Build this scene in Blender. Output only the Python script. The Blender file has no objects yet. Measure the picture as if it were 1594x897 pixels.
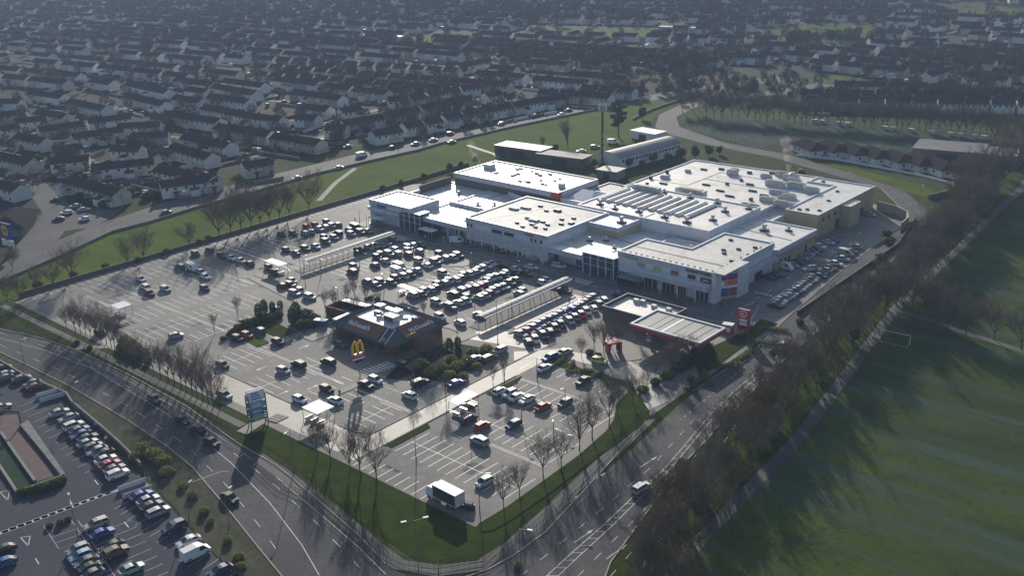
import bpy, bmesh, math, random
import numpy as np
from mathutils import Vector, Matrix
random.seed(11)
R = math.radians
SC = bpy.context.scene
COL = SC.collection

# ------------------------------------------------------------------ camera
# world axes: X runs along the shop front, Y away from the front boundary, metres
FPX, PW, PH, CAMH = 1608.26, 1594.0, 897.0, 103.0
_p, _r, _y = R(20.6713), R(-1.88823), R(42.10244)
_f = Vector((0, math.cos(_p), -math.sin(_p))); _x = Vector((1, 0, 0)); _u = _x.cross(_f)
_x2 = math.cos(_r) * _x + math.sin(_r) * _u; _u2 = _x2.cross(_f)
_Z = Matrix.Rotation(_y, 3, 'Z')
CX, CU, CF = _Z @ _x2, _Z @ _u2, _Z @ _f
cam_d = bpy.data.cameras.new('camera'); cam = bpy.data.objects.new('camera', cam_d); COL.objects.link(cam)
m = Matrix((( CX.x, CU.x, -CF.x, 0), (CX.y, CU.y, -CF.y, 0), (CX.z, CU.z, -CF.z, CAMH), (0, 0, 0, 1)))
cam.matrix_world = m
cam_d.sensor_width = 36.0; cam_d.lens = 36.0 * FPX / PW
cam_d.clip_start = 1.0; cam_d.clip_end = 20000.0
SC.camera = cam

def at(px, py, z=0.0):
    """survey helper: the point at height z that was measured at this place of the 1594x897 photograph"""
    d = CF + CX * ((px - PW / 2) / FPX) - CU * ((py - PH / 2) / FPX)
    t = (CAMH - z) / -d.z
    return (d.x * t, d.y * t)
def ats(pts, z=0.0): return [at(a, b, z) for a, b in pts]

# ------------------------------------------------------------------ light
SUN_EL, SUN_HEAD = 18.5, 136.0        # heading measured from +X towards +Y, towards the sun
w = bpy.data.worlds.new('World'); SC.world = w; w.use_nodes = True
nt = w.node_tree; nt.nodes.clear()
sky = nt.nodes.new('ShaderNodeTexSky'); sky.sky_type = 'NISHITA'; sky.sun_disc = False
sky.sun_elevation = R(SUN_EL); sky.sun_rotation = R(90 - SUN_HEAD)
sky.air_density = 1.0; sky.dust_density = 1.5; sky.ozone_density = 2.0; sky.altitude = 100
bg = nt.nodes.new('ShaderNodeBackground'); bg.inputs['Strength'].default_value = 0.105
wo = nt.nodes.new('ShaderNodeOutputWorld')
nt.links.new(sky.outputs[0], bg.inputs[0]); nt.links.new(bg.outputs[0], wo.inputs[0])
sd = bpy.data.lights.new('sun', 'SUN'); sd.energy = 4.3; sd.angle = R(0.55); sd.color = (1.0, 0.93, 0.82)
so = bpy.data.objects.new('sun', sd); COL.objects.link(so)
_sdir = Vector((math.cos(R(SUN_HEAD)) * math.cos(R(SUN_EL)), math.sin(R(SUN_HEAD)) * math.cos(R(SUN_EL)), math.sin(R(SUN_EL))))
so.rotation_euler = _sdir.to_track_quat('Z', 'Y').to_euler(); so.location = (0, 0, 300)
SC.view_settings.view_transform = 'Standard'; SC.view_settings.look = 'None'
SC.view_settings.exposure = 0.28; SC.view_settings.gamma = 1.0
SC.view_settings.use_curve_mapping = False
SC.render.engine = 'CYCLES'
SC.cycles.max_bounces = 5; SC.cycles.diffuse_bounces = 2; SC.cycles.glossy_bounces = 2
SC.cycles.volume_bounces = 1; SC.cycles.transparent_max_bounces = 6

# ------------------------------------------------------------------ materials
def mat(name, col, rough=0.7, metal=0.0, spec=0.5, noise=None, bump=None, emit=None):
    """noise = (scale, second colour, low, high [, scale2, colour2, low2, high2]); object-space noise"""
    m = bpy.data.materials.new(name); m.use_nodes = True
    t = m.node_tree; b = t.nodes['Principled BSDF']
    b.inputs['Roughness'].default_value = rough; b.inputs['Metallic'].default_value = metal
    b.inputs['Specular IOR Level'].default_value = spec
    c = (*col, 1)
    b.inputs['Base Color'].default_value = c
    if noise:
        tc = t.nodes.new('ShaderNodeNewGeometry')
        last = None
        k = 0
        while k < len(noise):
            sc, c2, lo, hi = noise[k:k + 4]
            n = t.nodes.new('ShaderNodeTexNoise'); n.inputs['Scale'].default_value = sc
            n.inputs['Detail'].default_value = 6; n.inputs['Roughness'].default_value = 0.62
            t.links.new(tc.outputs['Position'], n.inputs['Vector'])
            r = t.nodes.new('ShaderNodeValToRGB')
            r.color_ramp.elements[0].position = lo; r.color_ramp.elements[1].position = hi
            r.color_ramp.elements[0].color = (0, 0, 0, 1); r.color_ramp.elements[1].color = (1, 1, 1, 1)
            t.links.new(n.outputs['Fac'], r.inputs['Fac'])
            mx = t.nodes.new('ShaderNodeMix'); mx.data_type = 'RGBA'
            t.links.new(r.outputs['Color'], mx.inputs['Factor'])
            if last is None: mx.inputs['A'].default_value = c
            else: t.links.new(last, mx.inputs['A'])
            mx.inputs['B'].default_value = (*c2, 1)
            last = mx.outputs['Result']; k += 4
        t.links.new(last, b.inputs['Base Color'])
    if bump:
        tc = t.nodes.new('ShaderNodeNewGeometry')
        n = t.nodes.new('ShaderNodeTexNoise'); n.inputs['Scale'].default_value = bump[0]; n.inputs['Detail'].default_value = 4
        t.links.new(tc.outputs['Position'], n.inputs['Vector'])
        bp = t.nodes.new('ShaderNodeBump'); bp.inputs['Strength'].default_value = bump[1]; bp.inputs['Distance'].default_value = bump[2] if len(bump) > 2 else 0.1
        t.links.new(n.outputs['Fac'], bp.inputs['Height']); t.links.new(bp.outputs['Normal'], b.inputs['Normal'])
    return m

M = {}
M['ground'] = mat('field grass', (0.034, 0.046, 0.01), 0.95, spec=0.04, noise=(0.018, (0.075, 0.095, 0.02), .38, .68, 0.35, (0.03, 0.052, 0.018), .42, .75), bump=(1.3, .6, .25))
M['field'] = mat('frost and shade field grass', (0.042, 0.066, 0.018), 0.95, spec=0.02, noise=(0.022, (0.085, 0.118, 0.02), .42, .64, 0.09, (0.036, 0.052, 0.032), .5, .8, 0.6, (0.03, 0.045, 0.018), .5, .8), bump=(1.5, .5, .2))
M['lawn'] = mat('bright lawn', (0.078, 0.112, 0.012), 0.95, spec=0.02, noise=(0.05, (0.13, 0.165, 0.018), .4, .7, 0.7, (0.05, 0.085, 0.02), .45, .8), bump=(1.5, .5, .2))
M['verge'] = mat('verge grass', (0.03, 0.048, 0.005), 0.95, spec=0.02, noise=(0.3, (0.06, 0.08, 0.008), .4, .7, 1.2, (0.03, 0.05, 0.012), .5, .8), bump=(2, .5, .15))
M['garden'] = mat('gardens and yards', (0.026, 0.03, 0.02), 0.95, spec=0.08, noise=(0.05, (0.04, 0.04, 0.038), .45, .55, 0.14, (0.018, 0.03, 0.013), .5, .62, 0.02, (0.035, 0.028, 0.022), .5, .7))
M['turf'] = mat('sports turf', (0.025, 0.055, 0.03), 0.95, spec=0.05, noise=(0.03, (0.06, 0.085, 0.06), .4, .7, 0.4, (0.04, 0.06, 0.03), .5, .8))
M['lot'] = mat('worn car park asphalt', (0.235, 0.218, 0.192), 0.76, spec=0.22, noise=(0.03, (0.125, 0.122, 0.118), .42, .6, 0.22, (0.27, 0.25, 0.22), .52, .72, 1.3, (0.13, 0.125, 0.12), .56, .7, 6.0, (0.3, 0.28, 0.25), .6, .75), bump=(6, .25, .02))
M['lot_patch'] = mat('newer asphalt patch', (0.13, 0.125, 0.118), 0.85, spec=0.15, noise=(1.5, (0.17, 0.16, 0.15), .45, .65))
M['stain'] = mat('oil stain', (0.12, 0.115, 0.108), 0.7, spec=0.2, noise=(3, (0.17, 0.16, 0.15), .45, .65))
M['rough_verge'] = mat('rough winter verge', (0.075, 0.075, 0.045), 0.95, spec=0.05, noise=(0.4, (0.12, 0.11, 0.08), .45, .65, 1.6, (0.045, 0.055, 0.025), .5, .7))
M['canopy_top'] = mat('grey green canopy sheeting', (0.36, 0.37, 0.31), 0.7, noise=(0.3, (0.28, 0.29, 0.24), .45, .65))
M['walk_top'] = mat('weathered canopy vault', (0.42, 0.41, 0.37), 0.7, noise=(0.6, (0.33, 0.32, 0.29), .45, .65))
M['lane'] = mat('polished lane with glare', (0.3, 0.275, 0.24), 0.6, spec=0.35, noise=(0.12, (0.2, 0.18, 0.155), .4, .7, 1.4, (0.34, 0.31, 0.27), .5, .8), bump=(3, .2, .02))  # base colour raised to carry the glare on the polished lane
M['road'] = mat('dark road asphalt', (0.062, 0.062, 0.067), 0.82, spec=0.16, noise=(0.06, (0.095, 0.092, 0.09), .45, .6, 1.0, (0.045, 0.045, 0.048), .48, .75), bump=(5, .2, .02))
M['lidl'] = mat('blue grey asphalt', (0.052, 0.058, 0.076), 0.85, spec=0.12, noise=(0.08, (0.075, 0.073, 0.086), .42, .65, 1.2, (0.04, 0.043, 0.055), .5, .8), bump=(5, .2, .02))
M['pave'] = mat('concrete paving', (0.19, 0.175, 0.155), 0.75, noise=(0.2, (0.145, 0.135, 0.12), .4, .7, 2.0, (0.22, 0.2, 0.175), .5, .8))
M['pave_dark'] = mat('footpath and canopy shade', (0.055, 0.054, 0.052), 0.8, noise=(0.2, (0.042, 0.041, 0.04), .4, .7, 2.0, (0.075, 0.072, 0.07), .5, .8))
M['kerb'] = mat('kerb stone', (0.3, 0.27, 0.22), 0.8, noise=(0.6, (0.22, 0.2, 0.17), .4, .7))
M['paint'] = mat('worn road paint', (0.8, 0.79, 0.75), 0.6, noise=(1.6, (0.45, 0.44, 0.42), .5, .72))
M['paint_dim'] = mat('faded road paint', (0.42, 0.42, 0.42), 0.6, noise=(0.9, (0.2, 0.2, 0.2), .45, .7))
M['paint_yellow'] = mat('yellow road paint', (0.5, 0.45, 0.08), 0.6, noise=(1.2, (0.25, 0.24, 0.1), .48, .68))
M['roof_w'] = mat('pale roof membrane', (0.7, 0.68, 0.65), 0.5, spec=0.4, noise=(0.07, (0.52, 0.48, 0.42), .52, .75, 0.6, (0.78, 0.76, 0.74), .45, .65, 2.5, (0.5, 0.46, 0.4), .6, .75))
M['roof_g'] = mat('gravel roof felt', (0.64, 0.62, 0.58), 0.7, noise=(0.12, (0.7, 0.69, 0.66), .5, .66, 0.8, (0.42, 0.39, 0.33), .52, .72))
M['roof_d'] = mat('dark flat roofing', (0.1, 0.1, 0.105), 0.6, noise=(0.2, (0.06, 0.06, 0.065), .4, .7))
M['clad'] = mat('grey metal fascia', (0.55, 0.54, 0.6), 0.55, noise=(0.3, (0.48, 0.47, 0.53), .45, .6))
M['clad_w'] = mat('white cladding', (0.7, 0.7, 0.72), 0.5, noise=(0.4, (0.58, 0.58, 0.6), .45, .65))
M['render'] = mat('grey rendered wall', (0.54, 0.54, 0.6), 0.7, noise=(0.4, (0.46, 0.46, 0.5), .45, .65))
M['dark'] = mat('dark trim', (0.035, 0.035, 0.04), 0.5)
M['curtain'] = mat('truck side curtain', (0.03, 0.045, 0.07), 0.6)
M['glass'] = mat('shop glass', (0.02, 0.035, 0.04), 0.08, spec=0.8)
M['glass_t'] = mat('tinted green glass', (0.045, 0.11, 0.115), 0.12, spec=0.8, noise=(0.5, (0.02, 0.05, 0.06), .4, .6))
M['steel'] = mat('galvanised steel', (0.42, 0.43, 0.44), 0.4, metal=0.6)
M['pole'] = mat('painted pole', (0.2, 0.2, 0.21), 0.5, metal=0.2)
M['unit'] = mat('plant unit metal', (0.55, 0.55, 0.54), 0.5, noise=(1.0, (0.42, 0.42, 0.42), .4, .6))
M['tyre'] = mat('tyre rubber', (0.015, 0.015, 0.016), 0.8)
M['carglass'] = mat('car glass', (0.012, 0.014, 0.017), 0.05, spec=0.9)
M['lamp_w'] = mat('headlight lens', (0.7, 0.7, 0.7), 0.1)
M['lamp_r'] = mat('tail light lens', (0.35, 0.01, 0.01), 0.2)
M['bark'] = mat('bare bark', (0.16, 0.125, 0.1), 0.9, spec=0.2, noise=(1.5, (0.07, 0.055, 0.045), .4, .6))
M['twig'] = mat('winter twigs', (0.21, 0.165, 0.125), 0.9, spec=0.2)
M['twig_o'] = mat('rusty twigs', (0.24, 0.155, 0.08), 0.9, spec=0.2, noise=(0.4, (0.15, 0.13, 0.05), .4, .6))
M['twig_d'] = mat('far twigs', (0.12, 0.095, 0.08), 0.9, spec=0.1)
M['leaf'] = mat('evergreen leaves', (0.1, 0.14, 0.05), 0.8, spec=0.3, noise=(0.8, (0.16, 0.19, 0.06), .45, .65))
M['leaf_l'] = mat('olive shrub leaves', (0.28, 0.29, 0.11), 0.8, spec=0.3, noise=(0.8, (0.17, 0.19, 0.07), .45, .65))
M['leaf_d'] = mat('dark conifer leaves', (0.05, 0.075, 0.032), 0.8, spec=0.2, noise=(0.8, (0.085, 0.105, 0.045), .45, .65))
M['leaf_b'] = mat('russet leaves', (0.1, 0.05, 0.025), 0.8, spec=0.2, noise=(0.8, (0.06, 0.035, 0.02), .45, .65))
def _translucent(m, col, f):
    t = m.node_tree; b = t.nodes['Principled BSDF']; out = t.nodes['Material Output']; tr = t.nodes.new('ShaderNodeBsdfTranslucent'); mx = t.nodes.new('ShaderNodeMixShader')
    tr.inputs['Color'].default_value = (*col, 1); mx.inputs[0].default_value = f
    t.links.new(b.outputs[0], mx.inputs[1]); t.links.new(tr.outputs[0], mx.inputs[2]); t.links.new(mx.outputs[0], out.inputs['Surface'])
_translucent(M['leaf'], (0.16, 0.2, 0.05), .35); _translucent(M['leaf_l'], (0.3, 0.32, 0.09), .4); _translucent(M['leaf_d'], (0.07, 0.09, 0.03), .3)
M['house_wall3'] = mat('weathered house wall', (0.36, 0.33, 0.3), 0.9, noise=(0.5, (0.28, 0.26, 0.23), .45, .6))
M['house_roof2'] = mat('brown tiled house roof', (0.075, 0.05, 0.04), 1.0, spec=0.0, noise=(0.5, (0.05, 0.036, 0.03), .45, .65))
M['house_roof'] = mat('slate house roof', (0.066, 0.055, 0.05), 1.0, spec=0.0, noise=(0.03, (0.07, 0.06, 0.055), .4, .6, 1.5, (0.035, 0.033, 0.035), .5, .7))
M['house_wall'] = mat('pebbledash house wall', (0.62, 0.6, 0.56), 0.85, noise=(0.04, (0.75, 0.74, 0.72), .45, .6, 0.8, (0.45, 0.44, 0.42), .55, .75))
M['house_wall2'] = mat('cream house wall', (0.62, 0.54, 0.42), 0.85, noise=(0.3, (0.4, 0.36, 0.3), .45, .6))
M['far_wall'] = mat('far house wall', (0.5, 0.5, 0.5), 0.85, noise=(0.02, (0.3, 0.3, 0.3), .45, .6))
M['chimney'] = mat('chimney brick', (0.2, 0.13, 0.1), 0.9)
M['window'] = mat('house window glass', (0.02, 0.025, 0.035), 0.15, spec=0.7)
M['fence_d'] = mat('dark iron railing', (0.025, 0.026, 0.028), 0.5)
M['wallstone'] = mat('rendered boundary wall', (0.2, 0.19, 0.19), 0.85, noise=(0.5, (0.13, 0.125, 0.125), .4, .65))
M['skin'] = mat('skin', (0.45, 0.28, 0.2), 0.6)
M['coat'] = mat('dark coat', (0.03, 0.03, 0.035), 0.8)
M['red'] = mat('signal red', (0.5, 0.03, 0.025), 0.4)
M['yellow'] = mat('sign yellow', (0.8, 0.52, 0.02), 0.4)
M['white'] = mat('sign white', (0.78, 0.78, 0.78), 0.4)
M['blue'] = mat('sign blue', (0.02, 0.09, 0.34), 0.4)
M['green'] = mat('sign green', (0.06, 0.3, 0.12), 0.4)
M['lime'] = mat('sign lime', (0.32, 0.5, 0.08), 0.4)
M['teal'] = mat('sign teal', (0.03, 0.25, 0.32), 0.4)
M['purple'] = mat('banner purple', (0.13, 0.04, 0.25), 0.5)
M['orange'] = mat('banner orange', (0.7, 0.15, 0.05), 0.5)
M['timber'] = mat('weathered timber', (0.36, 0.27, 0.19), 0.8)
M['hall_roof'] = mat('aged metal roof', (0.22, 0.22, 0.23), 0.6, noise=(0.4, (0.17, 0.17, 0.18), .4, .6))
M['pink'] = mat('banner pink', (0.5, 0.25, 0.27), 0.5)
M['banner_y'] = mat('banner yellow', (0.45, 0.42, 0.12), 0.5)
M['maroon_floor'] = mat('maroon ramp floor', (0.09, 0.04, 0.04), 0.8, noise=(0.4, (0.06, 0.03, 0.032), .4, .6))
def _frost_shade():
    # winter field: frost tint streaked along tree shadows, painting in their stripes
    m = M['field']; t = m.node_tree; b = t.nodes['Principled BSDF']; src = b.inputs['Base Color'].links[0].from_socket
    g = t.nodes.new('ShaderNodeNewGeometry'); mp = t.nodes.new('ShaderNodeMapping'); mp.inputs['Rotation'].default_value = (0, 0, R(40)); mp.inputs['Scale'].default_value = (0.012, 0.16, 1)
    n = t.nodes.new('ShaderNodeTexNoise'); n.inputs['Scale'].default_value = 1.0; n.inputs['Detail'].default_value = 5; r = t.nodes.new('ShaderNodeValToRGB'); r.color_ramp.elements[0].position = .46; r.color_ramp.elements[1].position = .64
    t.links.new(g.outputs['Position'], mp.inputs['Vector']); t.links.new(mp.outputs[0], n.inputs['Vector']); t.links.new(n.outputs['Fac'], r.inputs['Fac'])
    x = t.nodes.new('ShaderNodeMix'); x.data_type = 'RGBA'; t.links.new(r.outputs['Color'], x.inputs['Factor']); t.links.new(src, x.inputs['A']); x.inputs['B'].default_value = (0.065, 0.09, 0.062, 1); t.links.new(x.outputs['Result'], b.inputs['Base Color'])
_frost_shade()
def _brick(name, a, b, mortar):
    m = bpy.data.materials.new(name); m.use_nodes = True; t = m.node_tree; bs = t.nodes['Principled BSDF']
    bs.inputs['Roughness'].default_value = 0.85
    tc = t.nodes.new('ShaderNodeNewGeometry'); sp = t.nodes.new('ShaderNodeSeparateXYZ'); t.links.new(tc.outputs['Position'], sp.inputs[0])
    ad = t.nodes.new('ShaderNodeMath'); ad.operation = 'ADD'; t.links.new(sp.outputs['X'], ad.inputs[0]); t.links.new(sp.outputs['Y'], ad.inputs[1])
    cb = t.nodes.new('ShaderNodeCombineXYZ'); t.links.new(ad.outputs[0], cb.inputs['X']); t.links.new(sp.outputs['Z'], cb.inputs['Y'])
    br = t.nodes.new('ShaderNodeTexBrick'); br.inputs['Scale'].default_value = 1.0
    br.inputs['Brick Width'].default_value = 0.45; br.inputs['Row Height'].default_value = 0.16; br.inputs['Mortar Size'].default_value = 0.012
    br.inputs['Color1'].default_value = (*a, 1); br.inputs['Color2'].default_value = (*b, 1); br.inputs['Mortar'].default_value = (*mortar, 1)
    t.links.new(cb.outputs[0], br.inputs['Vector'])
    n = t.nodes.new('ShaderNodeTexNoise'); n.inputs['Scale'].default_value = 0.35; n.inputs['Detail'].default_value = 5
    t.links.new(tc.outputs['Position'], n.inputs['Vector'])
    mx = t.nodes.new('ShaderNodeMix'); mx.data_type = 'RGBA'; mx.blend_type = 'MULTIPLY'; mx.inputs['Factor'].default_value = 0.2
    t.links.new(br.outputs['Color'], mx.inputs['A']); t.links.new(n.outputs['Color'], mx.inputs['B'])
    t.links.new(mx.outputs['Result'], bs.inputs['Base Color'])
    return m
def _roof_detail(m, w_, h_):
    t = m.node_tree; b = t.nodes['Principled BSDF']; src = b.inputs['Base Color'].links[0].from_socket; g = t.nodes.new('ShaderNodeNewGeometry')
    br = t.nodes.new('ShaderNodeTexBrick'); br.inputs['Scale'].default_value = 1.0; br.inputs['Brick Width'].default_value = w_; br.inputs['Row Height'].default_value = h_; br.inputs['Mortar Size'].default_value = 0.06
    br.inputs['Color1'].default_value = (1, 1, 1, 1); br.inputs['Color2'].default_value = (.88, .87, .85, 1); br.inputs['Mortar'].default_value = (.55, .53, .5, 1); t.links.new(g.outputs['Position'], br.inputs['Vector'])
    n = t.nodes.new('ShaderNodeTexNoise'); n.inputs['Scale'].default_value = .11; n.inputs['Detail'].default_value = 7; n.inputs['Roughness'].default_value = .7; r = t.nodes.new('ShaderNodeValToRGB')
    r.color_ramp.elements[0].position = .5; r.color_ramp.elements[1].position = .6; r.color_ramp.elements[0].color = (1,1,1,1); r.color_ramp.elements[1].color = (.72,.69,.63,1); t.links.new(g.outputs['Position'], n.inputs['Vector']); t.links.new(n.outputs['Fac'], r.inputs['Fac'])
    x = t.nodes.new('ShaderNodeMix'); x.data_type = 'RGBA'; x.blend_type = 'MULTIPLY'; x.inputs['Factor'].default_value = .9; t.links.new(src, x.inputs['A']); t.links.new(br.outputs['Color'], x.inputs['B'])
    y = t.nodes.new('ShaderNodeMix'); y.data_type = 'RGBA'; y.blend_type = 'MULTIPLY'; y.inputs['Factor'].default_value = .8; t.links.new(x.outputs['Result'], y.inputs['A']); t.links.new(r.outputs['Color'], y.inputs['B']); t.links.new(y.outputs['Result'], b.inputs['Base Color'])
_roof_detail(M['roof_w'], 14.0, 2.4); _roof_detail(M['roof_g'], 11.0, 1.1)
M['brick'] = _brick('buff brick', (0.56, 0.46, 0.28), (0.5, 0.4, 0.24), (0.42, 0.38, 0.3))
M['brick_dk'] = _brick('dark stock brick', (0.17, 0.14, 0.1), (0.13, 0.11, 0.085), (0.12, 0.11, 0.1))  # brick that is dark in its own colour
M['brick_r'] = _brick('restaurant red brick', (0.2, 0.075, 0.045), (0.16, 0.06, 0.04), (0.12, 0.09, 0.08))
M['brown_clad'] = mat('chestnut roof cladding', (0.26, 0.11, 0.06), 0.6, noise=(0.5, (0.2, 0.09, 0.05), .4, .6))
M['slate_b'] = mat('blue slate roof', (0.05, 0.085, 0.1), 0.55, noise=(0.7, (0.035, 0.06, 0.075), .4, .65))
PAINTS = {'black': (0.012, 0.012, 0.014), 'grey': (0.1, 0.105, 0.115), 'silver': (0.3, 0.31, 0.33), 'white': (0.6, 0.6, 0.6),
          'maroon': (0.16, 0.015, 0.02), 'red': (0.42, 0.02, 0.02), 'navy': (0.012, 0.025, 0.09), 'blue': (0.02, 0.07, 0.3),
          'pale blue': (0.22, 0.33, 0.45), 'dark green': (0.018, 0.035, 0.026), 'pale green': (0.3, 0.42, 0.33), 'beige': (0.38, 0.33, 0.25),
          'brown': (0.12, 0.07, 0.045), 'lilac': (0.33, 0.32, 0.42), 'purple': (0.08, 0.035, 0.1), 'yellow': (0.55, 0.55, 0.08)}
for k, c in PAINTS.items():
    mm = mat('car paint ' + k, tuple(min(1, v*1.15+.012) for v in c), 0.5, metal=0.15 if k not in ('white', 'red') else 0.0)
    mm.node_tree.nodes['Principled BSDF'].inputs['Coat Weight'].default_value = 0.22
    mm.node_tree.nodes['Principled BSDF'].inputs['Coat Roughness'].default_value = 0.105
    M['car ' + k] = mm

# ------------------------------------------------------------------ building blocks
class MB:
    """collects faces for ONE mesh"""
    def __init__(s): s.v = []; s.f = []; s.m = []; s.mats = []
    def mi(s, key):
        if key not in s.mats: s.mats.append(key)
        return s.mats.index(key)
    def add(s, vs, fs, key):
        o = len(s.v); s.v.extend(vs); k = s.mi(key)
        for f in fs: s.f.append([i + o for i in f]); s.m.append(k)
    def box(s, x0, y0, z0, x1, y1, z1, key):
        s.add([(x0,y0,z0),(x1,y0,z0),(x1,y1,z0),(x0,y1,z0),(x0,y0,z1),(x1,y0,z1),(x1,y1,z1),(x0,y1,z1)],
              [(0,3,2,1),(4,5,6,7),(0,1,5,4),(1,2,6,5),(2,3,7,6),(3,0,4,7)], key)
    def obox(s, c, d, rz, key, top=1.0):
        cs, sn = math.cos(rz), math.sin(rz); vs = []
        for z, k in ((0, 1.0), (d[2], top)):
            for a, b in ((-1,-1),(1,-1),(1,1),(-1,1)):
                x, y = a*d[0]/2*k, b*d[1]/2*k
                vs.append((c[0]+x*cs-y*sn, c[1]+x*sn+y*cs, c[2]+z))
        s.add(vs, [(0,3,2,1),(4,5,6,7),(0,1,5,4),(1,2,6,5),(2,3,7,6),(3,0,4,7)], key)
    def prism(s, poly, z0, z1, key, side=None):
        n = len(poly)
        a = sum(poly[i][0]*poly[(i+1)%n][1]-poly[(i+1)%n][0]*poly[i][1] for i in range(n))
        if a < 0: poly = poly[::-1]
        vs = [(p[0],p[1],z0) for p in poly] + [(p[0],p[1],z1) for p in poly]
        s.add(vs, [list(range(n, 2*n))], key)
        s.add(vs, [[i, (i+1)%n, n+(i+1)%n, n+i] for i in range(n)], side or key)
    def sheet(s, poly, z, key):
        n = len(poly)
        a = sum(poly[i][0]*poly[(i+1)%n][1]-poly[(i+1)%n][0]*poly[i][1] for i in range(n))
        if a < 0: poly = poly[::-1]
        s.add([(p[0],p[1],z) for p in poly], [list(range(n))], key)
    def strip(s, pts, w, z, key, h=0.0):
        """ribbon (or low wall when h) of width w along a polyline"""
        n = len(pts); L = []; Rr = []
        for i in range(n):
            a = Vector(pts[max(i-1,0)]); b = Vector(pts[min(i+1,n-1)]); d = (b-a).normalized(); nn = Vector((-d.y, d.x))*(w/2)
            L.append((pts[i][0]+nn.x, pts[i][1]+nn.y)); Rr.append((pts[i][0]-nn.x, pts[i][1]-nn.y))
        vs = [(p[0],p[1],z+h) for p in L] + [(p[0],p[1],z+h) for p in Rr]
        fs = [(i, n+i, n+i+1, i+1) for i in range(n-1)]
        s.add(vs, fs, key)
        if h:
            vb = [(p[0],p[1],z) for p in L] + [(p[0],p[1],z) for p in Rr]
            s.add(vs+vb, [(i+1, i, 2*n+i, 2*n+i+1) [::-1] for i in range(n-1)] + [(n+i, n+i+1, 3*n+i+1, 3*n+i)[::-1] for i in range(n-1)] + [(0, 2*n, 3*n, n), (n-1, 2*n-1, 4*n-1, 3*n-1)], key)
    def tube(s, p0, p1, r0, r1, key, n=6, caps=True):
        p0 = Vector(p0); p1 = Vector(p1); d = (p1-p0)
        if d.length < 1e-6: return
        d.normalize(); a = d.cross(Vector((0,0,1)) if abs(d.z) < .9 else Vector((1,0,0))).normalized(); b = d.cross(a)
        vs = []
        for p, r in ((p0, r0), (p1, r1)):
            for i in range(n):
                t = 2*math.pi*i/n; q = p + a*(r*math.cos(t)) + b*(r*math.sin(t)); vs.append(tuple(q))
        fs = [(i, n+i, n+(i+1)%n, (i+1)%n) for i in range(n)]
        if caps: fs += [list(range(n)), list(range(2*n-1, n-1, -1))]
        s.add(vs, fs, key)
    def mesh(s, name):
        me = bpy.data.meshes.new(name); me.from_pydata(s.v, [], s.f)
        for k in s.mats: me.materials.append(M[k])
        me.polygons.foreach_set('material_index', s.m); me.update(); return me
    def build(s, name, parent=None, label=None, cat=None, group=None, kind=None, loc=None, rz=0.0):
        o = bpy.data.objects.new(name, s.mesh(name)); COL.objects.link(o)
        if parent: o.parent = parent
        if loc: o.location = loc
        if rz: o.rotation_euler = (0, 0, rz)
        return tag(o, label, cat, group, kind)

def tag(o, label=None, cat=None, group=None, kind=None):
    if label: o['label'] = label
    if cat: o['category'] = cat
    if group: o['group'] = group
    if kind: o['kind'] = kind
    return o
def thing(name, label, cat, loc=(0,0,0), rz=0.0, group=None):
    o = bpy.data.objects.new(name, None); COL.objects.link(o); o.empty_display_size = 0.5
    o.location = loc; o.rotation_euler = (0, 0, rz); return tag(o, label, cat, group)
KIDS = {}
def copy_tree(o, parent=None):
    c = o.copy(); COL.objects.link(c); c.parent = parent
    for ch in list(o.children): copy_tree(ch, c)
    return c
def copy_thing(o, loc, rz=0.0, label=None, group=None, scale=None):
    c = copy_tree(o); c.location = loc; c.rotation_euler = (0, 0, rz)
    if label: c['label'] = label
    if group: c['group'] = group
    if scale: c.scale = scale
    return c
def struct(name, mb): return mb.build(name, kind='structure')
ORD = ['first','second','third','fourth','fifth','sixth','seventh','eighth','ninth','tenth','eleventh','twelfth','thirteenth','fourteenth','fifteenth','sixteenth','seventeenth','eighteenth','nineteenth','twentieth']
_TENS = {2:'twenty',3:'thirty',4:'forty',5:'fifty',6:'sixty',7:'seventy',8:'eighty',9:'ninety'}
def ordn(i):
    if i < 20: return ORD[i]
    n = i + 1
    if n < 100: return (_TENS[n//10][:-1] + 'ieth') if n % 10 == 0 else _TENS[n//10] + ' ' + ORD[n%10-1]
    return ('one hundred and ' if n < 200 else 'two hundred and ') + ordn(n % 100 - 1) if n % 100 else 'hundredth'
def text_mesh(txt, size, depth, key, bold=0.0, space=1.0):
    cu = bpy.data.curves.new('t', 'FONT'); cu.body = txt; cu.size = size; cu.extrude = depth; cu.align_x = 'CENTER'; cu.align_y = 'CENTER'
    cu.offset = bold; cu.space_character = space; cu.resolution_u = 3
    o = bpy.data.objects.new('t', cu); COL.objects.link(o)
    dg = bpy.context.evaluated_depsgraph_get(); me = bpy.data.meshes.new_from_object(o.evaluated_get(dg))
    bpy.data.objects.remove(o); me.materials.clear(); me.materials.append(M[key]); return me
def text(txt, name, parent, loc, size, key, rz=0.0, tilt=math.pi/2, depth=0.06, bold=0.02, label=None):
    o = bpy.data.objects.new(name, text_mesh(txt, size, depth, key, bold)); COL.objects.link(o); o.parent = parent
    o.location = loc; o.rotation_euler = (tilt, 0, rz)
    return tag(o, label)
# ------------------------------------------------------------------ ground, roads, markings (all kind = structure)
EDGE_PX = [(-60,470),(0,441),(100,398),(176,362),(231,348),(314,322),(400,299),(488,273),(571,253),(651,235),(684,225),(800,198),(925,172)]
EDGE = ats(EDGE_PX)
def sheet(name, poly, z, key):
    b = MB(); b.sheet(poly, z, key); return struct(name, b)
b = MB(); b.sheet([(-9000,-3000),(6000,-3000),(6000,9000),(-9000,9000)], 0.0, 'ground'); struct('ground', b)
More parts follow.
